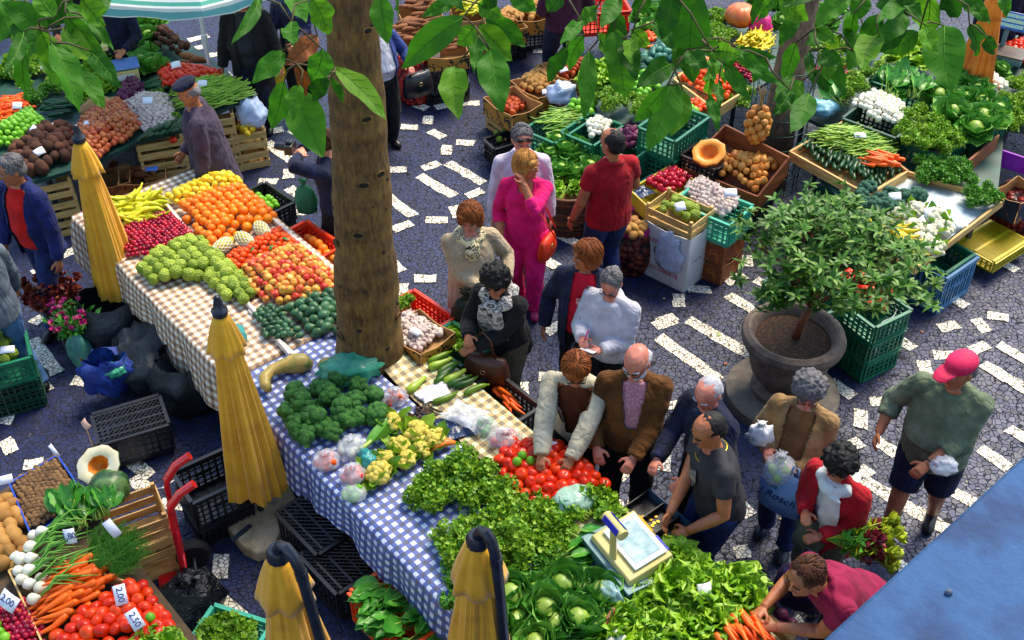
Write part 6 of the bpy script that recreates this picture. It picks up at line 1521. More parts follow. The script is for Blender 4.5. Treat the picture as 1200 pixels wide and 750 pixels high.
def shrub_tree(label, base, seed):
    rs = random.Random(seed); r = thing('small_tree', label, 'tree', base); g = MB(); L = MB(); ends = []
    def grow(p, d, l, rad_, lev):
        q = p+d*l*.5+V((rs.uniform(-.02,.02), rs.uniform(-.02,.02), 0)); e = p+d*l
        g.tube([p, q, e], [rad_, rad_*.85, rad_*.7], 7)
        if lev == 0: ends.append((e, d)); return
        for k in range(3 if lev > 1 else 3):
            a = rs.uniform(0,6.3); t = rs.uniform(.45,.85); n = d.orthogonal().normalized(); n.rotate(Matrix.Rotation(a, 3, d))
            dd = (d+n*t).normalized(); dd.z = max(dd.z, .12); grow(e, dd.normalized(), l*rs.uniform(.6,.85), rad_*.62, lev-1)
    b0 = V((.02, .0, .66)); g.tube([b0, V((.05,.01,.84)), V((.1,.0,1.0))], [.034,.03,.032], 9)
    for (x, y, z, l) in ((-.6,.3,1.1,.36), (.2,.5,1.2,.38), (.9,-.1,.9,.38), (-.1,-.5,1.1,.34), (.7,.7,.8,.36), (-.6,-.3,.9,.32), (1,.3,.5,.34)):
        grow(V((.09,0,.99)), V((x,y,z)).normalized(), l, .018, 2)
    g.build('trunk', mat('twig_bark', ['#4a2412', '#6e3a1c', '#8a4e28'], .7, nscale=14, k=1, bump=.5), r, 'all')
    ends2 = list(ends)
    for (e, d) in ends:
        for k in range(8): ends2.append((e+V((rs.uniform(-.2,.2), rs.uniform(-.2,.2), rs.uniform(-.18,.14))), V((rs.uniform(-.5,.5), rs.uniform(-.5,.5), 1)).normalized()))
    for (e, d) in ends2:
        if e.z < 1.3 and math.hypot(e.x-.1, e.y) < .8 or e.z < 1.12: continue
        M0 = T(e)@d.to_track_quat('Z', 'Y').to_matrix().to_4x4(); n = rs.randint(6, 9)
        for k in range(n):
            card(L, M0@Rz(2*PI*k/n+rs.uniform(-.3,.3))@Rx(rad(rs.uniform(-5,55))), rs.uniform(.06,.1), .027, -.25, .25, 0, 4, 2, tip=.8, stemw=.1)
    L.build('crown', mat('shrub_leaf', ['#20420f', '#346018', '#52802a', '#84a04a'], .45, 'island', k=.25, trans=.2, spec=.3), r, 'all')
    return r
shrub_tree('small evergreen tree with rosettes of narrow leaves in the stone urn', UC, 5)
# ================================================================ people
_clouds = bpy.data.textures.new('folds', 'CLOUDS'); _clouds.noise_scale = .09; _clouds.noise_depth = 2
_curls = bpy.data.textures.new('curls', 'CLOUDS'); _curls.noise_scale = .022; _curls.noise_depth = 1
def fuse(g, name, mats, voxel, smooth=3, disp=0.0, tex=None, keep=None):
    """melt overlapping volumes into one continuous skin; keep(face centre) cuts openings"""
    o = bpy.data.objects.new('tmp', g.mesh('tmp', [], False)); COL.objects.link(o)
    m = o.modifiers.new('r', 'REMESH'); m.mode = 'VOXEL'; m.voxel_size = voxel; m.use_smooth_shade = True
    if smooth: m = o.modifiers.new('s', 'SMOOTH'); m.factor = .5; m.iterations = smooth
    if disp:
        m = o.modifiers.new('d', 'DISPLACE'); m.texture = tex or _clouds; m.strength = disp; m.mid_level = .5; m.texture_coords = 'LOCAL'
    dg = bpy.context.evaluated_depsgraph_get(); dg.update()
    me = bpy.data.meshes.new_from_object(o.evaluated_get(dg)); old = o.data
    bpy.data.objects.remove(o); bpy.data.meshes.remove(old)
    me.name = name; me.materials.clear()
    for q in (mats if isinstance(mats, list) else [mats]): me.materials.append(q)
    if keep:
        bm = bmesh.new(); bm.from_mesh(me)
        bmesh.ops.delete(bm, geom=[f for f in bm.faces if not keep(f.calc_center_median())], context='FACES'); bm.to_mesh(me); bm.free()
    return me
def ik(a, t, l1, l2, hint):
    """bend point between a and t; returns (joint, reached end)"""
    d = t-a; L = d.length; mx = (l1+l2)*.995
    if L > mx: t = a+d*(mx/L); d = t-a; L = mx
    L = max(L, abs(l1-l2)+.02); u = d.normalized(); x = (L*L+l1*l1-l2*l2)/(2*L); h = math.sqrt(max(0, l1*l1-x*x))
    n = hint-u*hint.dot(u); n = n.normalized() if n.length > 1e-4 else u.orthogonal().normalized()
    return a+u*x+n*h, t
SKIN = {}
def skinmat(k):
    c = {'fair': ['#a8684c', '#c07e5e', '#cc8e6e'], 'tan': ['#8a4e30', '#a4623e', '#b4724c'], 'rosy': ['#a85c48', '#c07460', '#cc8470']}[k]
    return mat('skin_'+k, c, .5, nscale=14, k=1, sss=.08, bump=.1, bscale=120)
m_eye = mat('eye', '#140c08', .5); m_white_eye = mat('eye_white', '#b8a898', .3); m_lips = mat('lips', '#8a3a30', .45)
def cloth_m(name, cols, rough=.85, **k):
    if 'fabric_'+name in MAT: return MAT['fabric_'+name]
    m = mat('fabric_'+name, cols, rough, nscale=k.pop('nscale', 7), k=1, bump=k.pop('bump', .25), bscale=k.pop('bscale', 240), bdist=.002, sheen=.04, spec=.25, **k)
    t = NT(m); b = t.n['Principled BSDF']; tc = t.n.new('ShaderNodeTexCoord').outputs['Object']
    mp = t.n.new('ShaderNodeMapping'); mp.inputs['Rotation'].default_value = (.5, .6, .4); mp.inputs['Scale'].default_value = (1, 1.5, .55); t.l.new(tc, mp.inputs[0])
    n = t.new('ShaderNodeTexNoise', Scale=5.5, Detail=1.5, Distortion=1.4); t.l.new(mp.outputs[0], n.inputs['Vector'])
    r = t.math('POWER', t.math('ABSOLUTE', t.math('SUBTRACT', n.outputs['Fac'], .5)), .6)
    bp = t.new('ShaderNodeBump', Strength=.42, Distance=.05); t.l.new(r, bp.inputs['Height'])
    old = b.inputs['Normal'].links[0].from_node if b.inputs['Normal'].links else None
    if old: t.l.new(bp.outputs[0], old.inputs['Normal'])
    else: t.l.new(bp.outputs[0], b.inputs['Normal'])
    return m
def hair_m(name, cols): return mat('hair_'+name, cols, .62, 'island', nscale=40, k=.5, stretch=(1,1,.25), bump=.7, bscale=160, bdist=.004, spec=.3)
HAIR = {'short': [((0,-.07,.13),(.375,.45,.4)), ((0,-.2,-.05),(.36,.3,.34))],
 'thin': [((0,-.1,.12),(.362,.42,.375)), ((0,-.22,-.08),(.345,.27,.3))],
 'fringe': [((.29,-.14,.02),(.075,.26,.17)), ((-.29,-.14,.02),(.075,.26,.17)), ((0,-.36,-.02),(.27,.1,.22)), ((.2,-.3,0),(.14,.13,.2)), ((-.2,-.3,0),(.14,.13,.2))],
 'bob': [((0,-.06,.15),(.41,.46,.42)), ((.31,-.08,-.08),(.13,.3,.38)), ((-.31,-.08,-.08),(.13,.3,.38)), ((0,-.3,-.14),(.36,.2,.4)), ((.12,.26,.3),(.24,.14,.14))],
 'wavy': [((0,-.07,.16),(.43,.47,.43)), ((.33,-.05,-.12),(.16,.3,.4)), ((-.33,-.05,-.12),(.16,.3,.4)), ((0,-.3,-.2),(.4,.24,.42)), ((.15,.24,.32),(.24,.16,.16)), ((-.1,.27,.3),(.2,.12,.13))],
 'curly': [((0,-.1,.17),(.47,.5,.46)), ((.33,-.1,-.04),(.17,.3,.3)), ((-.33,-.1,-.04),(.17,.3,.3)), ((0,-.33,-.08),(.42,.26,.38)), ((0,.24,.34),(.3,.18,.18))],
 'tied': [((0,-.07,.12),(.375,.45,.4)), ((0,-.2,-.05),(.35,.28,.3)), ((0,-.5,-.02),(.16,.15,.17))]}
def person(label, head, H, yaw, top, pants, hair, skin='fair', lean=0, hyaw=0, hpitch=12, hands=(None, None), feet=((-.09,.0),(.09,.0)), build=1.0, belly=0.0,
           shoes='black', group=None, head_hidden=False, elbow=(None, None), knee=0.0, z0=0, drop=0):
    """head: photo position of the crown; yaw 0 looks away from the gallery, 90 to the left, 180 towards it.
       top = dict(m, sleeve, hem, open, inner, loose, collar)."""
    h = H; W = 1+(build-1)*.55; lr = rad(lean); d = V((0, math.sin(lr), math.cos(lr)))
    pel = V((0, -.12*math.sin(lr)*h, (.53-drop)*h)); up = lambda q: pel+d*q*h
    fwd = V((0,1,0)); rt = V((1,0,0)); df = V((0, math.cos(lr), -math.sin(lr)))
    neck = up(.315); hd = (d*.7+V((0,0,.3))).normalized(); hc = neck+hd*.086*h+V((0,.012*h,0))
    hh = .14*h; HM = T(hc)@Rz(rad(hyaw))@Rx(-rad(hpitch))
    crown = HM@V((0,0,hh*.5))
    Rt = Rz(rad(yaw)); cw = Rt@V((crown.x, crown.y, 0))
    wp = P(head[0], head[1], z0+crown.z); base = V((wp.x-cw.x, wp.y-cw.y, z0))
    inv = (T(base)@Rt).inverted()
    root = thing('person', label, 'person', base, rad(yaw), group); sk = skinmat(skin)
    # joints
    sh = [up(.262)+rt*s*.1*h*W**.6 for s in (-1, 1)]
    ha = []; el = []
    for i, s in enumerate((-1, 1)):
        t = hands[i]
        if t is None: t = sh[i]+V((s*.045*h, .03*h, -.315*h))
        elif t[0] == 'px': t = inv@P(t[1], t[2], t[3])
        else: t = V(t)
        hint = elbow[i]; hint = V(hint) if hint else V((s*.55, -.9, -.25))
        e, wr = ik(sh[i], t, .172*h, .15*h, hint); el.append(e); ha.append(wr)
    hip = [pel+V((s*.052*h, 0, -.01*h)) for s in (-1, 1)]; an = []; kn = []
    for i, s in enumerate((-1, 1)):
        f = V((feet[i][0], feet[i][1], .045*h)); k, a = ik(hip[i], f, .245*h, .245*h, V((s*.1, 1, 0))); kn.append(k); an.append(a)
    def ring(c, rx, ry, n=18):
        return [c+rt*(rx*h*W*math.cos(2*PI*q/n))+df*((ry*h*W+(belly*h if False else 0))*math.sin(2*PI*q/n)) for q in range(n)]
    def torso(g, ex, rows, hemz=None):
        g.rings([ring(up(q)+df*fo*h, rx+ex/h, ry+ex/h) for q, rx, ry, fo in rows])
    TR = [(-.06,.06,.055,0), (-.03,.092,.072,0), (.02,.097,.073,belly*.3), (.08,.086+belly*.35,.066+belly*.6,belly), (.15,.09+belly*.2,.066+belly*.3,belly*.5), (.21,.098,.068,.004), (.255,.088,.056,0), (.285,.055,.042,0), (.315,.036,.034,.004)]
    def arms(g, ex, a=0., b=1.0, cuffs=0.0):
        for i in range(2):
            pts = []; rr = []
            for t in (0,.25,.5,.75,1,1.25,1.5,1.75,2.0):
                if t/2 > b+1e-6: break
                q = sh[i].lerp(el[i], t) if t <= 1 else el[i].lerp(ha[i], t-1)
                pts.append(q); rr.append(np.interp(t, [0,.3,1,1.3,2], [.031,.03,.0255,.025,.0165])*h*W**.5+ex)
            g.tube(pts, rr, 12)
            g.ball(sh[i], .031*h*W**.5+ex, 12, 8)
            s = (-1, 1)[i]; g.tube([up(.3)+rt*s*.012*h, up(.292)+rt*s*.05*h, sh[i]+d*.006*h], [.026*h+ex*.4, .026*h+ex*.5, .026*h+ex*.8], 10)
    def legs(g, ex, b=1.0, flare=0):
        for i in range(2):
            pts = []; rr = []
            for t in (0,.3,.6,1,1.3,1.65,2.0):
                if t/2 > b+1e-6: break
                q = hip[i].lerp(kn[i], t) if t <= 1 else kn[i].lerp(an[i], t-1)
                pts.append(q); rr.append(np.interp(t, [0,.3,1,1.3,2], [.056,.052,.035,.034,.021+flare])*h*W**.6+ex)
            g.tube(pts, rr, 12)
    # body: one continuous skin
    g = MB(); torso(g, 0, TR); arms(g, 0); legs(g, 0)
    g.tube([up(.29), neck+hd*.03*h, hc-hd*.02*h], [.034*h, .031*h, .032*h], 12)
    hr = [(-.5,.1,.11,.17),(-.44,.2,.22,.15),(-.3,.275,.33,.07),(-.1,.315,.395,.02),(.1,.34,.43,-.01),(.26,.325,.42,-.03),(.4,.25,.32,-.03),(.48,.13,.17,-.03)]
    g.rings([[HM@V((rx*hh*math.cos(2*PI*q/16), (yo+ry*math.sin(2*PI*q/16))*hh, z*hh)) for q in range(16)] for z, rx, ry, yo in hr])
    g.tube([HM@V((0,.4*hh,.08*hh)), HM@V((0,.47*hh,-.08*hh)), HM@V((0,.42*hh,-.13*hh))], [.03*hh,.065*hh,.04*hh], 8)
    g.ball(tuple(HM@V((0,.36*hh,-.38*hh))), .1*hh, 8, 6)
    for s in (-1, 1): g.ball(tuple(HM@V((s*.335*hh,-.04*hh,-.04*hh))), (.055*hh,.09*hh,.13*hh), 8, 6)
    for i, s in enumerate((-1, 1)):
        f = (ha[i]-el[i]).normalized(); n = V((-s, .15, -.35)) if f.z < -.6 else V((-s*.45, 0, -1)); n = (n-f*n.dot(f)).normalized(); w_ = f.cross(n)*(-s if True else 1)
        # w_ points to the thumb side
        if w_.dot(V((0,1,.4)) if f.z < -.6 else V((-s,0,.3))) < 0: w_ = -w_
        c = ha[i]; HL = h*.92
        g.tube([c-f*.01*HL, c+f*.02*HL, c+f*.052*HL], [.0165*HL, .024*HL, .0245*HL], 10, flat=.5, up=w_)
        for q, (o, l) in enumerate(((.019,.038),(.0065,.043),(-.006,.04),(-.018,.031))):
            b0 = c+f*.046*HL+w_*o*HL; b1 = b0+(f*.9+n*.3+w_*o*3)*l*.52*HL; b2 = b1+(f*.55+n*.8)*l*.52*HL
            g.tube([b0, b1, b2], [.0066*HL,.0062*HL,.0052*HL], 7)
        t0 = c+f*.014*HL+w_*.018*HL; t1 = t0+(f*.6+w_*.75+n*.25).normalized()*.028*HL; t2 = t1+(f*.9+w_*.25+n*.35).normalized()*.022*HL
        g.tube([t0, t1, t2], [.0085*HL,.0075*HL,.006*HL], 7)
    body = fuse(g, 'body', [sk], .0072, 2)
    # eyes, brows and lips are set into the face of the same mesh
    fx = MB(); hm = hair['m'] if hair else m_eye
    for s in (-1, 1):
        fx.ball(tuple(HM@V((s*.155*hh,.375*hh,.03*hh))), (.05*hh,.03*hh,.032*hh), 8, 6, 2); fx.ball(tuple(HM@V((s*.155*hh,.398*hh,.03*hh))), .024*hh, 8, 6, 1)
        fx.tube([HM@V((s*.07*hh,.425*hh,.115*hh)), HM@V((s*.16*hh,.41*hh,.145*hh)), HM@V((s*.24*hh,.35*hh,.11*hh))], .02*hh, 6, 4)
    fx.tube([HM@V((-.11*hh,.375*hh,-.255*hh)), HM@V((0,.415*hh,-.245*hh)), HM@V((.11*hh,.375*hh,-.255*hh))], [.012*hh,.03*hh,.012*hh], 6, 3)
    fm = fx.mesh('face', [sk, m_eye, m_white_eye, m_lips, hm], 'all')
    bm = bmesh.new(); bm.from_mesh(body); bm.from_mesh(fm); bm.to_mesh(body); bm.free(); bpy.data.meshes.remove(fm)
    for q in (m_eye, m_white_eye, m_lips, hm): body.materials.append(q)
    obj('body', body, root)
    # hair
    if hair and hair.get('s'):
        g = MB()
        for c, r_ in HAIR[hair['s']]:
            b = MB(); b.ball(c, r_, 16, 12); g.add([HM@(V(p)*hh) for p in b.v], b.f)
        st = hair['s']
        if st == 'curly':
            rs = random.Random(label)
            for k in range(70):
                a = rs.uniform(0, 6.28); t = rs.uniform(0, 2.0)*(1-.5*max(0, math.sin(a))); b = MB(); b.ball((.45*math.sin(min(t,1.57))*math.cos(a), .47*math.sin(min(t,1.57))*math.sin(a)-.1, .44*math.cos(min(t,1.57))+.16-max(0,t-1.57)*.6), rs.uniform(.08,.13), 8, 6); g.add([HM@(V(p)*hh) for p in b.v], b.f)
        hme = fuse(g, 'hair', hair['m'], .0085, 1, {'curly': .03, 'wavy': .02}.get(st, .009), _curls)
        sg = MB(); rs = random.Random(label)
        if st in ('short', 'bob', 'wavy', 'tied'):      # locks lying over the mass of hair
            long_ = {'bob': 2.25, 'wavy': 2.4, 'curly': 1.9}.get(st, 1.75); rx, ry, rz_ = {'bob': (.44,.49,.45), 'wavy': (.47,.51,.46), 'curly': (.5,.53,.49)}.get(st, (.385,.462,.41))
            for k in range(170):
                a = rs.uniform(0, 6.28); front = max(0, math.sin(a)); t1 = long_*(1-front*(.62 if st in ('short', 'tied') else .56))*rs.uniform(.7, 1.05); t0 = rs.uniform(.02, .75)*t1; pts = []
                wv = .09 if st in ('wavy', 'curly') else .03; ph = rs.uniform(0, 6)
                for q in range(6):
                    t = t0+(t1-t0)*q/5; aa = a+wv*2.2*math.sin(q*1.9+ph)
                    dn = max(0, t-1.57)*.42
                    pts.append(HM@(V((rx*math.sin(min(t, 1.57))*math.cos(aa), ry*math.sin(min(t, 1.57))*math.sin(aa)-.07, rz_*math.cos(min(t, 1.57))+.14-dn*1.1))*hh*(1+rs.uniform(-.015,.02))))
                sg.tube(pts, [.006*hh,.016*hh,.02*hh,.018*hh,.013*hh,.004*hh], 4)
            sm_ = sg.mesh('locks', [hair['m']], 'all'); bm = bmesh.new(); bm.from_mesh(hme); bm.from_mesh(sm_); bm.to_mesh(hme); bm.free()
        obj('hair', hme, root)
    if hair and hair.get('beard'):
        g = MB()
        for c, r_ in (((0,.3,-.36),(.2,.13,.14)), ((.2,.16,-.3),(.11,.2,.14)), ((-.2,.16,-.3),(.11,.2,.14))):
            b = MB(); b.ball(c, r_, 12, 8); g.add([HM@(V(p)*hh) for p in b.v], b.f)
        obj('beard', fuse(g, 'beard', hair['m'], .008, 1, .006, _curls), root)
    if hair and hair.get('glasses'):
        g = MB()
        for s in (-1, 1):
            g.tube([HM@V(((s*.16+.1*math.cos(a))*hh, .445*hh, (.02+.08*math.sin(a))*hh)) for a in [2*PI*k/12 for k in range(13)]], .012*hh, 5)
            g.tube([HM@V((s*.26*hh,.44*hh,.04*hh)), HM@V((s*.34*hh,.1*hh,.05*hh))], .012*hh, 5)
        g.tube([HM@V((-.06*hh,.45*hh,.03*hh)), HM@V((.06*hh,.45*hh,.03*hh))], .012*hh, 5)
        g.build('glasses', m_eye, root, 'all')
    # trousers, shoes
    if pants:
        pm, pb = pants['m'], pants.get('len', 1.0)
        g = MB(); torso(g, .012, TR[:3]+[(.06,.094,.07,0)]); legs(g, .014+pants.get('loose', 0), pb, pants.get('flare', .012))
        obj(pants.get('name', 'trousers'), fuse(g, 'trousers', pm, .012, 2, .016), root)
    sm = MAT.get('shoe_'+shoes) or mat('shoe_'+shoes, {'black': '#0a0a0c', 'brown': '#3a2014', 'pink': '#9a0c50', 'grey': '#4a4a50', 'blue': '#10182c'}[shoes], .4)
    for i, s in enumerate((-1, 1)):
        dr = (V((an[i].x, an[i].y, 0))-V((kn[i].x, kn[i].y, 0)))*.0+V((s*.12, 1, 0)).normalized(); a0 = V((an[i].x, an[i].y, 0))
        g = MB(); g.tube([a0-dr*.045*h+V((0,0,.026*h)), a0-dr*.02*h+V((0,0,.03*h)), a0+dr*.03*h+V((0,0,.026*h)), a0+dr*.075*h+V((0,0,.02*h)), a0+dr*.1*h+V((0,0,.016*h))], [.014*h,.025*h,.025*h,.026*h,.013*h], 10)
        g.tube([a0+V((0,0,.02*h)), a0+V((0,0,.06*h))], [.024*h,.023*h], 10)
        g.v = [(p[0], p[1], max(p[2], .003)) for p in g.v]
        g.build('shoe', sm, root, 'all')
    # upper garment
    if top:
        lo = top.get('loose', .012); hem = top.get('hem', -.03); rows = []
        if hem < -.06: rows += [(hem, .1+top.get('skirt', 0), .082+top.get('skirt', 0), 0)]
        for q in (-.06, -.02, .03):
            if q > hem: rows.append((q, .1, .078, belly*.4))
        if hem >= -.06: rows = [(hem, .098, .076, belly*.3)]+[x for x in rows if x[0] > hem+.01]
        rows += [(.08,.09+belly*.35,.07+belly*.6,belly), (.15,.094+belly*.2,.07+belly*.3,belly*.5), (.21,.1,.07,.004), (.252,.09,.058,0), (.28,.06,.046,0), (.303,.042,.04,.002)]
        sl = {'long': 1.0, 'short': .3, 'elbow': .5, 'three': .75}[top.get('sleeve', 'long')]
        g = MB(); torso(g, lo, rows); arms(g, lo*.85+.003, 0, sl)
        if top.get('collar'):
            n = 16; g.tube([up(.303)+rt*(.05*h*math.cos(2*PI*k/n))+df*(.052*h*math.sin(2*PI*k/n)-.0*h)+d*(.012*h*math.sin(-2*PI*k/n)) for k in range(n+1)], .013*h, 6)
        keep = None
        if top.get('open'):
            wo = top['open']; Pinv = (lambda c: ((c-pel).dot(rt), (c-pel).dot(df), (c-pel).dot(d)))
            lowv = top.get('vlow', -9)*h
            def keep(c):
                x, y, z = Pinv(c); wd = (wo[0]+(wo[1]-wo[0])*max(0, min(1, z/(.3*h))))*h
                return not (.02*h < y < (.082+belly)*h*W**.5+lo+.012 and abs(x) < wd and z > lowv and z < .31*h)
            gi = MB(); torso(gi, lo*.25, [r for r in rows if r[0] > -.055]+[(.312,.04,.04,.004)] if not top.get('vneck') else [r for r in rows if r[0] > -.055][:-2])
            obj('shirt', fuse(gi, 'shirt', top['inner'], .012, 2, .006), root)
        me = fuse(g, top.get('name', 'jacket'), top['m'], .0115, 2, top.get('fold', .024)*.6, None, keep)
        o = obj(top.get('name', 'jacket'), me, root)
        if keep: q = o.modifiers.new('s', 'SOLIDIFY'); q.thickness = .006; q.offset = -1
    root['_h'] = h
    return dict(root=root, HM=HM, hh=hh, h=h, up=up, df=df, d=d, rt=rt, hand=ha, el=el, sh=sh, neck=neck, M=T(base)@Rt, pel=pel)
def scarf(p, m, name='scarf', r=.02, tails=(), w=1.15):
    g = MB(); n = 16; h = p['h']; pt = [p['up'](.3)+p['rt']*(.05*w*h*math.cos(2*PI*k/n))+p['df']*(.055*w*h*math.sin(2*PI*k/n))-p['d']*(.022*h*max(0, math.sin(2*PI*k/n))) for k in range(n+1)]
    g.tube(pt, [r*h*(1+.3*math.sin(k*2.1)) for k in range(n+1)], 9)
    for (x, l, wd) in tails:
        a = p['up'](.285)+p['rt']*x*h+p['df']*.085*h; g.tube([a, a+p['df']*.015*h-p['d']*l*.5*h, a+p['df']*.01*h-p['d']*l*h+p['rt']*x*h*.4], [wd*h*.8, wd*h, wd*h*.9], 8, flat=.35, up=p['rt'])
    obj(name, fuse(g, name, m, .009, 1, .02, _clouds), p['root'])
def cap_ellipsoid(p, name, m, parts, voxel=.009, disp=.004):
    g = MB()
    for c, r_ in parts:
        b = MB(); b.ball(c, r_, 18, 12); g.add([p['HM']@(V(q)*p['hh']) for q in b.v], b.f)
    return obj(name, fuse(g, name, m, voxel, 2, disp), p['root'])
def handbag(label, p, loc, size, m, strap=None, rz=0, cat='handbag', name='handbag'):
    """bag in the person's local frame, strap = list of local points"""
    Mw = p['M']; c = Mw@V(loc); r = thing(name, label, cat, c, p['root'].rotation_euler.z+rad(rz)); sx, sy, sz = size
    g = MB(); g.rings([[(sx*f*max(-1, min(1, 1.25*math.cos(a))), sy*f2*math.sin(a), z*sz) for a in [2*PI*k/16 for k in range(16)]] for f, f2, z in ((.85,.5,-.5),(1,1,-.46),(1.02,1.05,-.1),(.92,.8,.3),(.85,.35,.5))])
    g.build('body', m, r, 'all')
    if strap:
        iv = (T(c)@Rz(p['root'].rotation_euler.z+rad(rz))).inverted()
        MB().tube([iv@(Mw@V(q)) for q in strap], .009, 6, flat=.5).build('strap', m, r, 'all')
    g = MB(); g.tube([(.02*math.cos(a), sy*1.0, .1*sz+.02*math.sin(a)) for a in [2*PI*k/10 for k in range(11)]], .004, 5); g.build('buckle', mat('buckle_metal', '#b8a070', .3, metal=.9), r, 'all')
    return r
black = cloth_m('black', ['#06070a', '#0c0e13', '#14161c']); navy = cloth_m('navy', ['#080c1c', '#0e1530', '#182244']); denim = cloth_m('denim', ['#0c1836', '#142452', '#22386e'])
white = cloth_m('white', ['#9a9aa8', '#b8b8c4', '#c8c8d0'], bscale=90, bump=.5); beige = cloth_m('beige', ['#8a7860', '#a8967c', '#b8a88e'], bscale=90, bump=.5)
Hg = hair_m('grey', ['#3c3a3c', '#5e5c60', '#807e80']); Hw = hair_m('white', ['#8c8c94', '#b0b0b8', '#c8c8cc']); Hb = hair_m('black', ['#050505', '#0c0b0c', '#171516'])
Hbr = hair_m('brown', ['#2a1408', '#44220e', '#5c3418']); Hgi = hair_m('ginger', ['#4a2208', '#7a3c10', '#9a5418']); Hbl = hair_m('blond', ['#7a4c1c', '#a87234', '#c08e4c'])
# --- 1 man in the beret
p = person('elderly man in a navy beret and long grey purple coat', (213, 96), 1.7, 100, dict(m=cloth_m('greycoat', ['#2a2230', '#3c3244', '#4e4254'], bump=.3), hem=-.2, skirt=.012, loose=.024, collar=1, name='coat', fold=.035),
   dict(m=navy), dict(s='fringe', m=Hg), 'tan', lean=6, hpitch=22, hands=(None, (.13,.24,.88)), feet=((-.1,-.12),(.1,.16)), shoes='black', build=1.45)
cap_ellipsoid(p, 'beret', navy, [((0,-.02,.42),(.46,.52,.16)), ((0,-.04,.32),(.38,.44,.16))])
# --- 2 man in navy jacket, red sweater
p = person('grey haired man in a navy jacket over a red sweater at the left', (4, 186), 1.74, 152, dict(m=cloth_m('bluejacket', ['#0a1238', '#101c52', '#1a2a6a']), hem=-.09, open=(.07,.06), inner=cloth_m('redknit', ['#a80c08', '#c41410', '#d82018']), loose=.022, collar=1, fold=.03), dict(m=denim, loose=.006), dict(s='short', m=Hg), 'tan', lean=4, hyaw=-25, hpitch=15,
   hands=((-.3,.1,.82),(.28,.14,.84)), feet=((-.1,.2),(.1,-.18)), build=1.15, belly=.02, shoes='black')
# --- 3 half hidden man at the left border
p = person('person in a grey jacket and light jeans cut by the left border', (-46, 262), 1.72, 60, dict(m=cloth_m('greyjacket', ['#3a4450', '#54606c', '#6a7680']), hem=-.06, loose=.02), dict(m=cloth_m('lightjeans', ['#2a4a78', '#3e6494', '#5a80ac'])), dict(s='short', m=Hbr), 'tan', feet=((-.1,.1),(.1,-.1)), hands=((-.3,.12,.8),(.32,.16,.82)))
# --- 4 photographer behind the trunk
p = person('photographer in a dark navy jacket half hidden by the trunk aiming a camera', (372, 152), 1.62, 80, dict(m=navy, hem=-.08, loose=.02), dict(m=black), dict(s='short', m=Hbr), 'fair', hands=((-.06,.26,1.36),(.1,.28,1.34)), lean=5)
cm = p['M']@V((.02,.36,1.4)); r = thing('camera', 'black camera held up by the photographer beside the trunk', 'camera', cm, p['root'].rotation_euler.z)
MB().box(-.07,.07,-.035,.035,-.045,.045).build('body', m_dk, r, bevel=.008); g = MB(); g.lathe([(0,0),(.034,0),(.036,.04),(.032,.1),(.03,.1),(.02,.085),(0,.085)], 16, M=T(0,.036,0)@Rx(-PI/2)); g.build('lens', m_dk, r); MB().box(-.03,.03,-.03,.03,.0455,.07).build('viewfinder', m_dk, r, bevel=.006)
bag('green cloth bag hanging beside the photographer', 0, 0, 0, (.1,.05,.3), mat('green_cloth', ['#0c5a3c', '#14704c'], .7), 81, 0, True, loc=p['M']@V((.02,.28,.72)))
bag('pale pink shoulder bag hanging from the photographer', 0, 0, 0, (.06,.13,.42), cloth_m('pinkbag', ['#b89090', '#c8a8a0']), 82, 0, False, loc=p['M']@V((.26,.06,.68)))
# --- 5, 6 people below the striped parasol
striped_m = cloth_m('darkcoat', ['#08080c', '#101014', '#1a1a20'])
p = person('person in a long dark coat and charcoal jumper standing under the striped parasol', (280, -16), 1.72, 178, dict(m=striped_m, hem=-.24, open=(.05,.06), inner=cloth_m('charcoal', ['#14161c', '#20242c', '#2c3038']), loose=.03, name='coat', fold=.03), dict(m=cloth_m('slate', ['#12182a', '#1c2438'])), dict(s='short', m=Hbr), 'tan', belly=.03, build=1.15, hands=((-.33,.1,.84),(.3,.12,.82)))
p = person('woman in a navy patterned top beside the trunk carrying a yellow bag', (338, -28), 1.66, 190, dict(m=card_mat('navy_print', '#0c1230', ['#1a2450', '#0c1230', '#3a4c84', '#0c1230'], 9), hem=-.08, sleeve='long', name='top'), dict(m=black), dict(s='bob', m=Hbr), 'tan', hands=((.02,.25,.98),(.28,.14,.82)), build=1.1)
bag('bright yellow bag held by the woman in the navy patterned top', 0, 0, 0, (.13,.06,.34), mat('yellow_bag', ['#c8a008', '#e0b810', '#ecc828'], .4, nscale=5, k=1, bump=.5, bscale=8, bdist=.03), 83, 0, True, loc=p['M']@V((.3,.2,.5)))
# --- 7 woman beside the trunk
p = person('woman in a white top and denim jacket carrying a black handbag behind the trunk', (440, 12), 1.62, 215, dict(m=cloth_m('denimjacket', ['#1c2a5c', '#2c4080', '#3e5494']), hem=.0, open=(.09,.06), inner=white, loose=.02), dict(m=black, loose=.01), dict(s='bob', m=Hbl), 'rosy', build=1.18, belly=.03, hands=((-.26,.22,1.0),(.25,.2,.98)))
handbag('shiny black handbag on the arm of the woman behind the trunk', p, (-.32,.26,.78), (.17,.07,.26), mat('patent', ['#06080e', '#101420'], .3), [(-.42,.26,.88),(-.36,.27,1.04),(-.28,.26,1.05),(-.22,.26,.88)])
# --- 8 man in plum at the top
p = person('man in a plum sweater and dark jeans at the top edge', (662, -62), 1.78, 20, dict(m=cloth_m('plum', ['#2a0c1e', '#3c142c', '#4c1e3a']), hem=-.04, name='sweater', loose=.022), dict(m=navy, loose=.01), dict(s='short', m=Hg), 'tan', build=1.2, feet=((-.12,.1),(.12,-.1)), hands=((-.2,.2,1.0),(.26,.1,.9)))
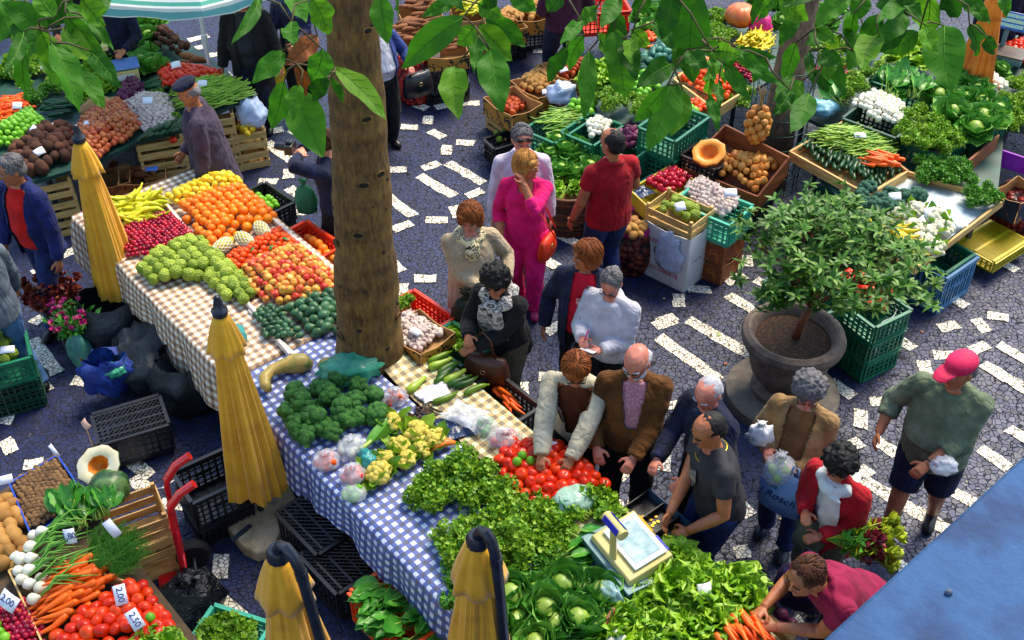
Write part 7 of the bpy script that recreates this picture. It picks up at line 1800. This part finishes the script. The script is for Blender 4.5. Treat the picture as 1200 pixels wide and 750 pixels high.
# --- 9 man in white shirt with sunglasses on his head
p = person('grey haired man in a pale pink shirt with sunglasses pushed up on his head', (613, 152), 1.72, 182, dict(m=cloth_m('paleshirt', ['#a89cb4', '#c4b8cc', '#d0c8d8']), hem=-.1, name='shirt', loose=.018, collar=1), dict(m=cloth_m('khaki', ['#6a6048', '#867a5e', '#988c70'])), dict(s='short', m=Hg), 'rosy', hpitch=18, hyaw=10, build=1.12, belly=.01)
g = MB()
for s in (-1, 1): g.ball(tuple(p['HM']@(V((s*.16,.36,.34))*p['hh'])), (.14*p['hh'],.06*p['hh'],.09*p['hh']), 10, 6)
g.tube([p['HM']@(V(q)*p['hh']) for q in ((-.36,0,.25),(-.3,.3,.33),(0,.42,.36),(.3,.3,.33),(.36,0,.25))], .02*p['hh'], 5); g.build('sunglasses', m_eye, p['root'], 'all')
# --- 10 woman in pink
pink = cloth_m('pink', ['#b80450', '#d40a64', '#e0187a'])
p = person('blond woman all in bright pink standing with a hand to her face', (619, 180), 1.64, 172, dict(m=pink, hem=-.07, sleeve='three', name='top', open=(.0,.045), vlow=.26, inner=pink, vneck=1, loose=.014), dict(m=pink, loose=.012, flare=.02), dict(s='bob', m=Hbl), 'tan', hyaw=70, hpitch=8, hands=((.0,.17,1.43),(.2,.14,.86)), elbow=((-.5,.5,-1),None), shoes='pink', feet=((-.1,.1),(.09,-.05)), build=1.08)
r = handbag('orange red shoulder bag across the hip of the woman in pink', p, (-.2,.1,.76), (.13,.05,.2), mat('orange_leather', ['#b81c04', '#d83208', '#e04410'], .45, nscale=8, k=1, bump=.2), [(-.28,.12,.86),(-.16,.15,1.1),(.0,.145,1.3),(.09,.06,1.4),(.1,-.06,1.38),(-.06,-.16,1.2),(-.26,-.02,.88)], 70)
# --- 11 man in red T-shirt
p = person('balding man in a dark red T-shirt seen from behind', (716, 151), 1.76, 25, dict(m=cloth_m('redshirt', ['#7a0410', '#980818', '#ac1022']), hem=-.05, sleeve='short', name='t_shirt', loose=.02, collar=1), dict(m=denim, loose=.006), dict(s='thin', m=Hb), 'tan', hpitch=10, hyaw=20, build=1.18, belly=.01, hands=((-.3,.12,.86),(.2,.3,1.05)))
g = MB(); a, b = p['el'][0].lerp(p['hand'][0], .9), p['el'][0].lerp(p['hand'][0], .96); g.tube([a, b], .019*1.76, 12); g.build('watch', m_dk, p['root'])
# --- 12 woman in beige cardigan
p = person('red haired woman in a long beige cardigan with a brown and cream neckerchief', (549, 246), 1.6, 195, dict(m=beige, hem=-.16, skirt=.006, name='cardigan', loose=.022, fold=.02), dict(m=black), dict(s='wavy', m=Hgi), 'rosy', hyaw=-25, hpitch=24, build=1.2, belly=.02, hands=((-.26,.2,.96),(.0,.28,.98)))
scarf(p, card_mat('neckerchief', '#d8c89a', ['#2a160c', '#d8c89a', '#3a2010', '#e0d4b0'], 16), 'neckerchief', .022, ((.0,.09,.035),(.02,.07,.03)))
# --- 13 curly black hair
wav = mat('zebra_scarf', ['#08080a', '#0a0a0c', '#d0ccc8', '#0a0a0c', '#c8c4c0', '#0a0a0c'], .8, nscale=16, k=1, stretch=(.6,1.4,1.6))
p = person('woman with curly black hair in a dark coat leaning over the courgettes', (578, 322), 1.6, 150, dict(m=black, hem=-.1, name='coat', loose=.026, fold=.03), dict(m=cloth_m('taupe', ['#3a3428', '#544c3c', '#665c4a']), loose=.012), dict(s='curly', m=Hb), 'tan', lean=14, hpitch=30, hyaw=15, build=1.12, hands=((.05,.36,.98),(.1,.36,1.06)))
scarf(p, wav, 'scarf', .03, ((-.02,.2,.055),(.03,.17,.05)), 1.25)
handbag('brown leather handbag with buckles on the arm of the curly haired woman', p, (-.02,.3,.74), (.18,.08,.27), mat('brown_leather', ['#2a1006', '#4a200c', '#5e2e14'], .4, nscale=8, k=1, bump=.3), [(-.1,.3,.86),(-.06,.3,1.04),(.0,.3,1.1),(.06,.3,1.04),(.1,.3,.86)], 10)
bag('dark olive cloth bag between the two women at the courgettes', 0, 0, 0, (.14,.08,.4), mat('olive_cloth', ['#141c0e', '#222c18'], .8, bump=.5), 84, 0, True, loc=P(548, 392, .5))
# --- 14 navy jacket, red shirt
p = person('brown haired woman in a navy jacket over a red shirt looking to the right', (686, 285), 1.64, 168, dict(m=cloth_m('dknavy', ['#0c1024', '#161c38', '#222a4a']), hem=-.12, open=(.075,.055), inner=cloth_m('crimson', ['#98061c', '#b80a28', '#c81838']), loose=.026, collar=1, fold=.03), dict(m=black), dict(s='bob', m=Hgi), 'tan', hyaw=-62, hpitch=8, build=1.16, belly=.02, hands=((-.2,.2,.86),(.3,.1,.84)))
fl = text_mesh('', .1, m_white)
g = MB(); g.tube([(-.04,0,.03),(-.03,0,-.01),(0,0,-.035),(.03,0,-.01),(.04,0,.03),(0,0,.02)], [.004,.02,.022,.02,.004,.012], 8, flat=.2, up=(1,0,0)); o = g.build('printed_motif', cloth_m('pinkprint', ['#c88a90', '#d8a0a0']), p['root'], 'all'); o.location = p['up'](.19)+p['df']*(.092*1.64+.012); 
# --- 15 white sweater
p = person('woman with tied grey hair in a white sweater writing on a small notepad', (714, 326), 1.58, 150, dict(m=white, hem=-.05, name='sweater', loose=.024, collar=1), dict(m=black), dict(s='tied', m=Hg, glasses=1), 'rosy', lean=6, hpitch=34, hyaw=10, build=1.2, belly=.03, hands=((-.06,.3,1.02),(.1,.3,1.06)))
nb = p['M']@V((.0,.4,1.05)); r = thing('notepad', 'small notepad held by the woman in the white sweater', 'notepad', nb, p['root'].rotation_euler.z); r.rotation_euler.x = .5
MB().box(-.06,.06,-.045,.045,0,.008).build('cover', m_dk, r); MB().box(-.056,.056,-.041,.041,.009,.011).build('page', m_white, r)
g = MB(); g.tube([(0,0,0),(.02,-.03,.13)], .006, 7); tag(g.build('pen', m_mag, None, 'all', p['M']@V((.06,.34,1.08))), 'pink pen in the hand of the woman in the white sweater', 'pen')
handbag('dark shoulder bag hanging on brown straps from the white sweater woman', p, (.22,.05,.72), (.15,.06,.24), mat('dark_leather', ['#0c0a0c', '#1c1416'], .4), [(.18,.12,.84),(.2,.14,1.1),(.2,.03,1.34),(.22,-.05,1.1),(.24,-.02,.84)], 80)
# --- 16 white cardigan, ginger bob
edge = black
p = person('ginger woman in a cream jacket with dark edging picking tomatoes', (676, 428), 1.63, 168, dict(m=cloth_m('cream', ['#98907c', '#b4ac96', '#c4bca8'], bscale=90, bump=.5), hem=-.1, open=(.03,.075), vlow=.02, inner=cloth_m('brownknit', ['#3a1c0c', '#54280f', '#643418']), loose=.03, collar=1, fold=.03), dict(m=black), dict(s='bob', m=Hgi, glasses=1), 'tan', lean=16, hpitch=36, hyaw=12, build=1.14, hands=(('px', 668, 540, .97), ('px', 634, 534, 1.0)))
g = MB()
for s in (-1, 1):
    g.tube([p['up'](.02)+p['df']*.135+p['rt']*s*.045, p['up'](.12)+p['df']*.142+p['rt']*s*.09, p['up'](.2)+p['df']*.142+p['rt']*s*.115, p['up'](.26)+p['df']*.12+p['rt']*s*.1], .006, 6)
g.build('edging', edge, p['root'], 'all')
# --- 17 brown jacket
chk = mat('red_check_shirt', ['#7a1038', '#c8a0b0', '#8a1a44', '#d0b0bc', '#7a1038'], .8, nscale=90, k=1)
p = person('balding bearded man in a brown suede jacket standing at the tomatoes', (744, 414), 1.73, 172, dict(m=cloth_m('suede', ['#3a2208', '#553310', '#6a4218'], bump=.3), hem=-.05, open=(.005,.05), vlow=.12, inner=chk, loose=.028, collar=1, fold=.035), dict(m=black, loose=.008), dict(s='fringe', m=Hw, glasses=1, beard=1), 'rosy', lean=5, hpitch=24, hyaw=-20, build=1.2, belly=.02, hands=((-.04,.34,.98),(.22,.26,.96)), feet=((-.12,.0),(.12,.02)))
# --- 18 old man navy
p = person('white haired old man in a navy coat holding out his open hand', (826, 452), 1.64, 128, dict(m=navy, hem=-.1, loose=.028, fold=.03), dict(m=black), dict(s='thin', m=Hw), 'rosy', lean=10, hpitch=28, hyaw=10, build=1.15, hands=((-.16,.38,.98),(.1,.4,1.0)))
# --- 19 vendor
m_tee = mat('grey_tee', ['#16161c', '#24242c', '#30303a'], .85, nscale=7, k=1, bump=.25, bscale=240, bdist=.002)
p = person('vendor in a dark grey T-shirt and gold chain reaching into the cash drawer', (824, 492), 1.73, 105, dict(m=m_tee, hem=-.06, sleeve='short', name='t_shirt', loose=.02, collar=0), dict(m=denim, loose=.012), dict(s='thin', m=Hb, beard=0), 'tan', lean=12, hpitch=26, hyaw=8, build=1.14, hands=(('px', 806, 622, .93), ('px', 783, 606, .96)))
g = MB(); n = 18
g.tube([p['up'](.3)+p['rt']*(.052*1.73*math.cos(2*PI*k/n))+p['df']*(.06*1.73*math.sin(2*PI*k/n)+.012)-p['d']*(.05*max(0, math.sin(2*PI*k/n))) for k in range(n+1)], .004, 5); g.build('chain', mat('gold', '#c8a028', .25, metal=1), p['root'], 'all')
g = MB(); g.tube([(-.05,0,.1),(-.03,0,.04),(.0,0,-.02),(.05,0,-.07)], [.012,.045,.05,.02], 10, flat=.12, up=(1,0,0)); o = g.build('printed_motif', mat('print', ['#5a3c44', '#8a8478', '#3c3438', '#7a2c3c'], .8, nscale=26, k=1), p['root'], 'all'); o.location = p['up'](.18)+p['df']*(.09*1.73+.014)
# --- 20 woman in beige cardigan with bags
p = person('grey haired woman in a tan cardigan holding bags of green apples', (950, 452), 1.6, 150, dict(m=cloth_m('tan', ['#6a5030', '#8a6c46', '#9c7e58'], bscale=90, bump=.4), hem=-.06, open=(.05,.06), inner=cloth_m('tantop', ['#5a3c20', '#74502e', '#845e3a']), loose=.024, name='cardigan'), dict(m=denim), dict(s='curly', m=Hg, glasses=1), 'rosy', hpitch=30, hyaw=15, build=1.25, belly=.035, hands=(('px', 930, 548, 1.0),('px', 898, 526, 1.06)), feet=((-.1,.12),(.1,-.02)), shoes='blue')
fb = P(911, 560, .97)
o = bag('clear knotted bag of green apples held by the woman in the tan cardigan', 0, 0, 0, (.11,.1,.2), m_film, 86, 0, True, loc=fb)
for k in range(6):
    a = k*1.1; q = obj('apple', FR['lime'][0][0], None, fb+V((.05*math.cos(a), .05*math.sin(a), .05+.05*(k % 2)))); tag(q, 'green apple inside the clear bag held by the tan cardigan woman', 'apple', 'green apples in the clear bag')
bb = P(917, 576, .88); r = thing('carrier_bag', 'pale blue carrier bag with dark handwriting held by the tan cardigan woman', 'bag', bb, rad(-38))
g = MB(); n = 12; g.rings([[(sx*math.cos(a)*1.0, sy*math.sin(a), z) for a in [2*PI*k/20 for k in range(20)]] for sx, sy, z in ((.13,.02,-.19),(.17,.06,-.16),(.17,.065,.05),(.15,.04,.16),(.13,.02,.2))], False)
mb_ = mat('pale_blue_film', ['#5a84c8', '#7a9ed8', '#98b6e4'], .35, nscale=5, k=1, bump=.6, bscale=7, bdist=.03); g.build('film', mb_, r, 'all')
for s in (-.06, .06): MB().tube([(s-.03,0,.19),(s-.02,0,.27),(s+.02,0,.27),(s+.03,0,.19)], .008, 6, flat=.5).build('handle', mb_, r, 'all')
o = obj('lettering', text_mesh('J.Rosch', .09, m_ink, italic=True), r); o.matrix_local = T(-.01, -.072, .0)@Rx(PI/2)
o = obj('lettering', text_mesh('Mrs', .05, m_ink, italic=True), r); o.matrix_local = T(-.06, -.068, .08)@Rx(PI/2)
bag('white crumpled plastic bag in the right hand of the tan cardigan woman', 0, 0, 0, (.09,.06,.16), m_white, 87, 0, True, loc=P(889, 518, 1.08), crump=.3)
# --- 21 red coat
p = person('woman with short black hair in a red coat and white scarf holding protea flowers', (986, 540), 1.56, 135, dict(m=cloth_m('redcoat', ['#7a0410', '#9a0818', '#ac1424']), hem=-.14, open=(.02,.05), inner=white, loose=.028, name='coat', fold=.03), dict(m=cloth_m('greige', ['#4a4438', '#5e5648'])), dict(s='curly', m=Hb), 'tan', lean=8, hpitch=36, hyaw=25, build=1.16, hands=(('px', 962, 628, .96),('px', 944, 600, 1.02)))
scarf(p, mat('white_silk', ['#a8b0b4', '#c8ccca', '#d8dad4'], .5, nscale=6, k=1), 'scarf', .026, ((-.03,.24,.05),), 1.2)
r = thing('flower_bunch', 'bunch of dark red and lime green protea flowers held by the woman in red', 'flowers', P(968, 632, .98)); tgt = (P(1022, 634, .98)-P(968, 632, .98)).normalized()
r.rotation_euler = tgt.to_track_quat('Z', 'Y').to_euler()
m_lime_b = mat('lime_bract', ['#6a7c0c', '#94a414', '#b0bc28'], .45, 'island', k=.2); m_crim_b = mat('crimson_bract', ['#3c0410', '#6a0a20', '#8a1a30'], .4, 'island', k=.2)
obj('blooms', spray(11, m_chard, m_crim_b, 46, .3, .45, .9, .045), r); o = obj('lime_blooms', spray(12, m_lime_b, m_lime_b, 40, .4, .4, .95, .05), r)
handbag('purple brown patterned bag at the side of the woman in red', p, (-.1,.42,.62), (.17,.09,.3), card_mat('purple_print', '#24103c', ['#3a1c5c', '#5a3028', '#20307c', '#241038'], 14), [(-.18,.4,.76),(-.14,.38,.94),(-.06,.38,.94),(-.02,.4,.76)], 20)
bag('grey green shopping bag opened by the woman in the red coat', 0, 0, 0, (.12,.1,.3), cloth_m('greygreen', ['#4a5040', '#646a58']), 88, 0, False, loc=P(948, 640, .62), crump=.25)
# --- 22 maroon polo bending
p = person('young man in a maroon polo shirt bending to the stall beside the blue ledge', (942, 664), 1.74, 112, dict(m=cloth_m('maroon', ['#5c0424', '#780a34', '#8c1442']), hem=-.04, sleeve='short', name='polo_shirt', loose=.02, collar=1), dict(m=black), dict(s='short', m=Hbr), 'tan', lean=48, hpitch=20, hyaw=5, build=1.14, hands=(('px', 910, 735, .9), ('px', 895, 712, .92)), feet=((-.12,-.1),(.12,.05)))
# --- 23 pink cap
olive = cloth_m('olive', ['#465440', '#5e6c54', '#748068'])
p = person('man in a bright pink cap olive shirt and navy shorts striding past the stall', (1126, 419), 1.76, 148, dict(m=olive, hem=-.09, sleeve='three', name='shirt', loose=.032, collar=1, fold=.035), dict(m=navy, len=.56, loose=.026, name='shorts'), dict(s='thin', m=Hg), 'tan', lean=4, hpitch=14, hyaw=-32, build=1.28, belly=.035, hands=((-.02,.36,1.02),(.36,.2,.98)), feet=((-.12,-.16),(.12,.2)), shoes='black')
g = MB()
cap_m = mat('cap_pink', ['#b00438', '#d00a4c', '#e01c60'], .75, nscale=5, k=1, bump=.2, bscale=200)
cap_ellipsoid(p, 'cap', cap_m, [((0,-.05,.26),(.39,.47,.3)), ((0,.42,.22),(.29,.32,.05)), ((0,.62,.17),(.26,.22,.045))])
g = MB(); g.tube([p['el'][0].lerp(p['hand'][0], .9), p['el'][0].lerp(p['hand'][0], .95)], .02*1.76, 12); g.build('watch', m_dk, p['root'])
bag('small clear plastic bag in the hand of the man in the pink cap', 0, 0, 0, (.09,.07,.1), plastic_film('shiny_film', '#c8d0e0', .55), 90, 0, False, loc=p['M']@V((-.12,.36,1.03)), crump=.3)
# --- far figures behind the stalls
p = person('vendor in a dark blue top behind the white scale at the upper left', (122, -22), 1.66, 175, dict(m=navy, hem=-.06, name='sweater'), dict(m=black), dict(s='short', m=Hbr), 'tan', hands=((-.16,.3,1.0),(.2,.28,1.0)))
p = person('person with a headscarf behind the greens at the far upper left', (80, -30), 1.6, 180, dict(m=black, hem=-.06, name='sweater'), dict(m=black), dict(s='bob', m=Hb), 'tan', hands=((-.16,.3,1.0),(.2,.28,1.0)))
p = person('person in dark blue standing behind the digital scale at the top right', (1196, -50), 1.72, 175, dict(m=navy, hem=-.06, name='sweater', loose=.02), dict(m=cloth_m('deepblue', ['#0c1430', '#141e44'])), dict(s='short', m=Hbr), 'tan', build=1.1)
# ================================================================ trees
def barkmat(name, cols, ring=9.0):
    m, t, b = newmat(name); tc = t.n.new('ShaderNodeTexCoord').outputs['Object']
    mp = t.n.new('ShaderNodeMapping'); mp.inputs['Scale'].default_value = (1, 1, .28); t.l.new(tc, mp.inputs[0])
    n1 = t.new('ShaderNodeTexNoise', Scale=34.0, Detail=6.0, Roughness=.7); t.l.new(mp.outputs[0], n1.inputs['Vector'])
    mp2 = t.n.new('ShaderNodeMapping'); mp2.inputs['Scale'].default_value = (.7, .7, 3.2); t.l.new(tc, mp2.inputs[0])
    n2 = t.new('ShaderNodeTexNoise', Scale=2.6, Detail=4.0); t.l.new(mp2.outputs[0], n2.inputs['Vector'])
    f = t.math('ADD', t.math('MULTIPLY', n1.outputs['Fac'], .8), t.math('MULTIPLY', n2.outputs['Fac'], .45))
    f = t.math('MULTIPLY_ADD', f, 2.4); f.node.inputs[2].default_value = -.98
    c = t.ramp(f, [c3(x) for x in cols]); t.l.new(c, b.inputs['Base Color']); b.inputs['Roughness'].default_value = .85
    bp = t.new('ShaderNodeBump', Strength=.6, Distance=.01); t.l.new(n1.outputs['Fac'], bp.inputs['Height']); t.l.new(bp.outputs[0], b.inputs['Normal'])
    return m
m_bark = barkmat('bark', ['#2a1a08', '#523a17', '#6e5124', '#8a6a34'])
m_knot = mat('knot', ['#100a04', '#241708'], .9)
m_leaf = mat('tree_leaf', ['#1c480a', '#2a6210', '#3e7e18', '#5a941c', '#6a8a1c'], .55, 'island', k=.15, nscale=6, trans=.45, spec=.22)
m_vein = mat('leaf_vein', ['#3c6e18', '#4e8020'], .6, spec=.2)
m_dry = mat('dry_leaf', ['#5a2c0c', '#8a4a14', '#b0661c'], .55, 'island', k=.4, trans=.2)
m_twig = mat('twig', ['#2c2410', '#4a4420', '#3c3a1a'], .8)
b0, b1 = P(434, 415, .8), P(411, 0, 3.72); b1.y = b0.y
ax = (b1-b0)/(b1.z-b0.z); base = b0-ax*.8
root = thing('tree', 'tall tree with a thick brown trunk rising through the market stall', 'tree', base)
g = MB(); n = 36; rows = []
for k in range(70):
    z = 6.6*k/69; c = ax*z; r_ = np.interp(z, [0,.3,.8,2,3.7,6.6], [.34,.29,.258,.21,.165,.13])
    r_ *= 1+.03*math.sin(z*9)+.02*math.sin(z*23)
    rows.append([(c.x+r_*(1+.05*mnoise.noise(V((math.cos(2*PI*i/n)*1.5, math.sin(2*PI*i/n)*1.5, z*1.6))))*math.cos(2*PI*i/n), c.y+r_*(1+.05*mnoise.noise(V((math.cos(2*PI*i/n)*1.5+4, math.sin(2*PI*i/n)*1.5, z*1.6))))*math.sin(2*PI*i/n), z) for i in range(n)])
g.rings(rows, True)
for k in range(22):   # knots and old branch scars, with lips
    z = U(.9, 3.9); a = U(-2.9, -.2); r_ = np.interp(z, [.8,2,3.7,6.6], [.258,.21,.165,.13]); c = ax*z+V((r_*math.cos(a), r_*math.sin(a), 0)); s = U(.008,.024)
    M = T(c)@Rz(a)
    g.ball((0,0,0), (.01, s*1.5, s), 10, 6, 1, M); 
    if s > .015: g.tube([(.006, s*1.7*math.cos(t), s*1.15*math.sin(t)) for t in [2*PI*q/12 for q in range(13)]], .007, 5, 0, M)
g.build('trunk', [m_bark, m_knot], root, 60)
def leaf(g, B, Tp, W, seed):
    rs = random.Random(seed); y = Tp-B; L = y.length; y.normalize()
    toc = (V((0,0,CAMH))-(B+Tp)/2).normalized(); nrm = (toc+V((rs.uniform(-.35,.35), rs.uniform(-.2,.3), rs.uniform(-.1,.5)))); nrm = (nrm-y*nrm.dot(y)).normalized(); x = y.cross(nrm)
    M = Matrix(((x.x, y.x, nrm.x, B.x), (x.y, y.y, nrm.y, B.y), (x.z, y.z, nrm.z, B.z), (0,0,0,1)))
    W *= 1.04; curl = rs.uniform(-.22,.05); fold = rs.uniform(.15,.4); rf = rs.uniform(.004,.009); ph = rs.uniform(0,6); bend = rs.uniform(-.06,.06)
    def surf(a, s):
        wd = W*1.08*max(.015, math.sin(PI*min(1, a**.82*.985+.008))**.85*(1-.15*a)); 
        return (s*wd+bend*L*math.sin(PI*a), L*a, curl*L*a*a+fold*abs(s)*wd+rf*math.sin(a*15+ph+s*3)*abs(s)*2)
    g.grid(lambda a, b: surf(a, b-.5), 12, 6, 0, M)
    g.tube([M@(V(surf(a, 0))+V((0,0,.0008))) for a in (0,.25,.5,.75,.98)], [.0016,.0013,.001,.0007,.0003], 4, 1)
    for s in (-1, 1):
        for q in range(5):
            a = .12+.15*q; g.tube([M@(V(surf(a, 0))+V((0,0,.0006))), M@(V(surf(a+.08, s*.22))+V((0,0,.0006))), M@(V(surf(a+.14, s*.42))+V((0,0,.0004)))], [.0006,.0005,.0002], 3, 1)
clusters = [
 (2.7, (55, -70), '52 47 81 107 38;28 55 28 123 19;60 50 97 122 32;76 33 111 71 26;76 15 121 64 22;93 -4 120 30 30;93 80 122 118 26;55 33 3 3 32;50 45 8 14 32;80 -8 56 32 24;28 38 7 78 17;22 6 -12 52 26;52 44 20 66 24;64 20 40 -14 24;10 -4 -18 24 24;100 20 132 -12 22'),
 (3.0, (352, -60), '345 105 378 184 44;333 95 318 150 25;333 62 296 97 24;393 79 452 139 26;378 58 366 98 30;366 -2 384 40 30;343 -8 358 28 26;342 26 345 52 20;388 90 403 124 10;380 85 366 120 24;305 -4 275 45 15;372 42 334 76 25 d;348 75 358 113 15 d;352 100 340 138 22;330 60 322 84 16'),
 (2.9, (520, -60), '445 -6 452 50 27;543 20 466 83 34;533 2 496 19 16;533 78 533 131 34;556 30 534 55 22;561 30 602 72 30;561 43 556 86 19;574 58 589 125 36;568 20 616 54 26;585 -6 562 8 22;512 -8 540 6 20;600 -8 628 14 24;470 -6 458 14 14;560 4 590 22 20'),
 (2.8, (770, -70), '722 35 719 95 30;685 40 663 86 22;690 60 687 138 22;740 42 742 76 20;728 75 732 116 30;740 35 762 61 18;682 25 658 51 16;725 -2 706 30 22;815 -8 812 97 50;790 -8 776 46 28;787 75 753 98 27;792 97 761 176 36;782 100 740 149 20;800 106 786 160 26;850 76 878 117 18;898 68 882 97 16;836 84 826 116 16;830 112 841 149 13;842 96 845 122 12;862 54 879 82 18;892 -6 880 32 10;930 90 909 113 16;926 106 910 131 20;760 -6 745 24 20;700 8 676 30 18;838 60 870 66 20;660 -8 640 14 22;700 40 712 62 18;806 60 830 82 22;846 60 832 92 14'),
 (2.9, (1040, -70), '996 -4 955 29 24;1001 15 993 42 18;1014 38 997 80 30;1029 40 1012 84 30;1077 38 1033 62 24;1090 -6 1084 42 36;1107 30 1115 101 46;1128 -6 1160 26 20;1136 28 1150 69 22;1155 42 1165 63 16;1030 -6 1062 16 26;1174 -6 1179 19 14;933 50 919 95 20;940 95 911 131 22;948 110 927 155 26;972 55 993 117 16;915 -4 947 26 26;1060 14 1030 46 24;970 30 945 52 18;985 40 968 62 16;1110 -8 1120 26 24;1050 -8 1078 20 26;960 60 985 78 18;955 80 968 108 14;1012 -6 1000 24 24;1085 30 1098 62 20;935 20 912 52 20;1000 60 1030 78 20')]
for ci, (dep, anc, txt) in enumerate(clusters):
    br = MB(); fo = MB(); A = D(anc[0], anc[1], dep+.15); start = base+ax*6.1
    mid = (A+start)/2+V((0,0,.5)); lv = [q.split() for q in txt.split(';')]; rj = random.Random(ci)
    for q in list(lv):
        if ci in (0, 3, 4) and rj.random() < .5 and len(q) == 5:
            a, b_, c_, d_, e_ = map(float, q); jx, jy = rj.uniform(-26, 26), rj.uniform(-34, 2)
            lv.append(['%f' % v for v in (a+jx, min(b_+jy, 60), c_+jx*1.5+rj.uniform(-14,14), min(d_+jy, 96), e_*.85)])
    bases = []
    for k, q in enumerate(lv):
        x0, y0, x1, y1, w_ = map(float, q[:5]); d0 = dep+.12*math.sin(k*2.3+ci); d1 = d0+.1*math.sin(k*1.7)
        B, Tp = D(x0, y0, d0), D(x1, y1, d1); bases.append((B, k)); leaf(fo, B, Tp, w_*d0/FPX, ci*100+k)
        if len(q) > 5:
            pass
    br.tube([start-base, mid-base, A-base], [.05,.03,.014], 8)
    # twigs: from the limb's end to every leaf stalk, through two forks
    done = []
    for b, k in sorted(bases, key=lambda q: -q[0].z):
        near = sorted(done, key=lambda q: (q-b).length)
        if near and (near[0]-b).length < .3: a = near[0]; r0 = .0032
        else: a = A+V((U(-.25,.25), U(-.05,.05), U(0,.15))) if done else A; r0 = .0045
        m_ = a.lerp(b, .5)+V((U(-.02,.02), U(-.01,.01), (b-a).length*.12)); br.tube([a-base, m_-base, b-base], [r0, r0*.8, r0*.55], 5)
        if a is not A and r0 > .004: br.tube([A-base, a-base], [.006,.0045], 5)
        done.append(b)
    o = br.build('branch', m_twig, root, 'all')
    fo.v = [tuple(V(p)-base) for p in fo.v]
    # dry leaves carry their own material
    mats = [m_leaf, m_vein, m_dry]; per = len(fo.f)//len(lv)
    for k, q in enumerate(lv):
        if len(q) > 5:
            for i in range(k*per, (k+1)*per): fo.m[i] = 2
    fo.build('foliage', mats, o, 'all')
# unseen crown added above the frame, sited and thinned to shade the near left
rs = random.Random(77); cr = MB(); lb = MB(); cc = V((1.0, 8.3, 8.4))
for k in range(11):
    e = cc+V((rs.uniform(-1.9,1.9), rs.uniform(-1.7,1.6), rs.uniform(-.5,1.2))); s0 = base+ax*6.0
    lb.tube([s0-base, (s0+e)/2+V((0,0,.5))-base, e-base], [.06,.04,.012], 7)
for k in range(1300):
    d = V((rs.gauss(0,1), rs.gauss(0,1), rs.gauss(0,1))).normalized()*rs.random()**.4
    p = cc+V((d.x*2.3, d.y*2.0, d.z*1.2))
    if mnoise.noise(p*.9) < -.12: continue
    M = T(p-base)@Euler((rs.uniform(-.9,.5), rs.uniform(-.6,.6), rs.uniform(0,6.3))).to_matrix().to_4x4(); card(cr, M, rs.uniform(.14,.24), .08, -.2, .3, 0, 4, 2, stemw=.05)
lb.build('limb', m_twig, root, 'all'); cr.build('crown', m_leaf, root, 'all')
# second trunk, in its wire cage
b0 = P(906, 176, .4); b0.z = 0
root2 = thing('tree', 'slim tree trunk standing inside a wire cage behind the onion bin', 'tree', b0)
g = MB(); g.tube([(0,0,0),(.02,0,1),(.06,0,2.2),(.16,.05,4.2),(.3,.1,6)], [.19,.16,.14,.12,.1], 20); g.build('trunk', barkmat('pale_bark', ['#2a1c14', '#5a4636', '#7c6450', '#8a7460']), root2, 'all')
r = thing('wire_cage', 'round cage of thin green wire round the slim trunk', 'wire cage', b0); mw = mat('green_wire', ['#0c3a34', '#1a5448'], .4, metal=.4)
for k in range(9):
    g = MB(); g.tube([(.3*math.cos(2*PI*i/24), .3*math.sin(2*PI*i/24), .05+.17*k) for i in range(25)], .006 if k in (0, 8) else .004, 5); g.build('ring', mw, r, 'all')
for i in range(16):
    g = MB(); a = 2*PI*i/16; g.tube([(.3*math.cos(a), .3*math.sin(a), 0), (.3*math.cos(a), .3*math.sin(a), 1.42)], .004, 5); g.build('upright', mw, r, 'all')
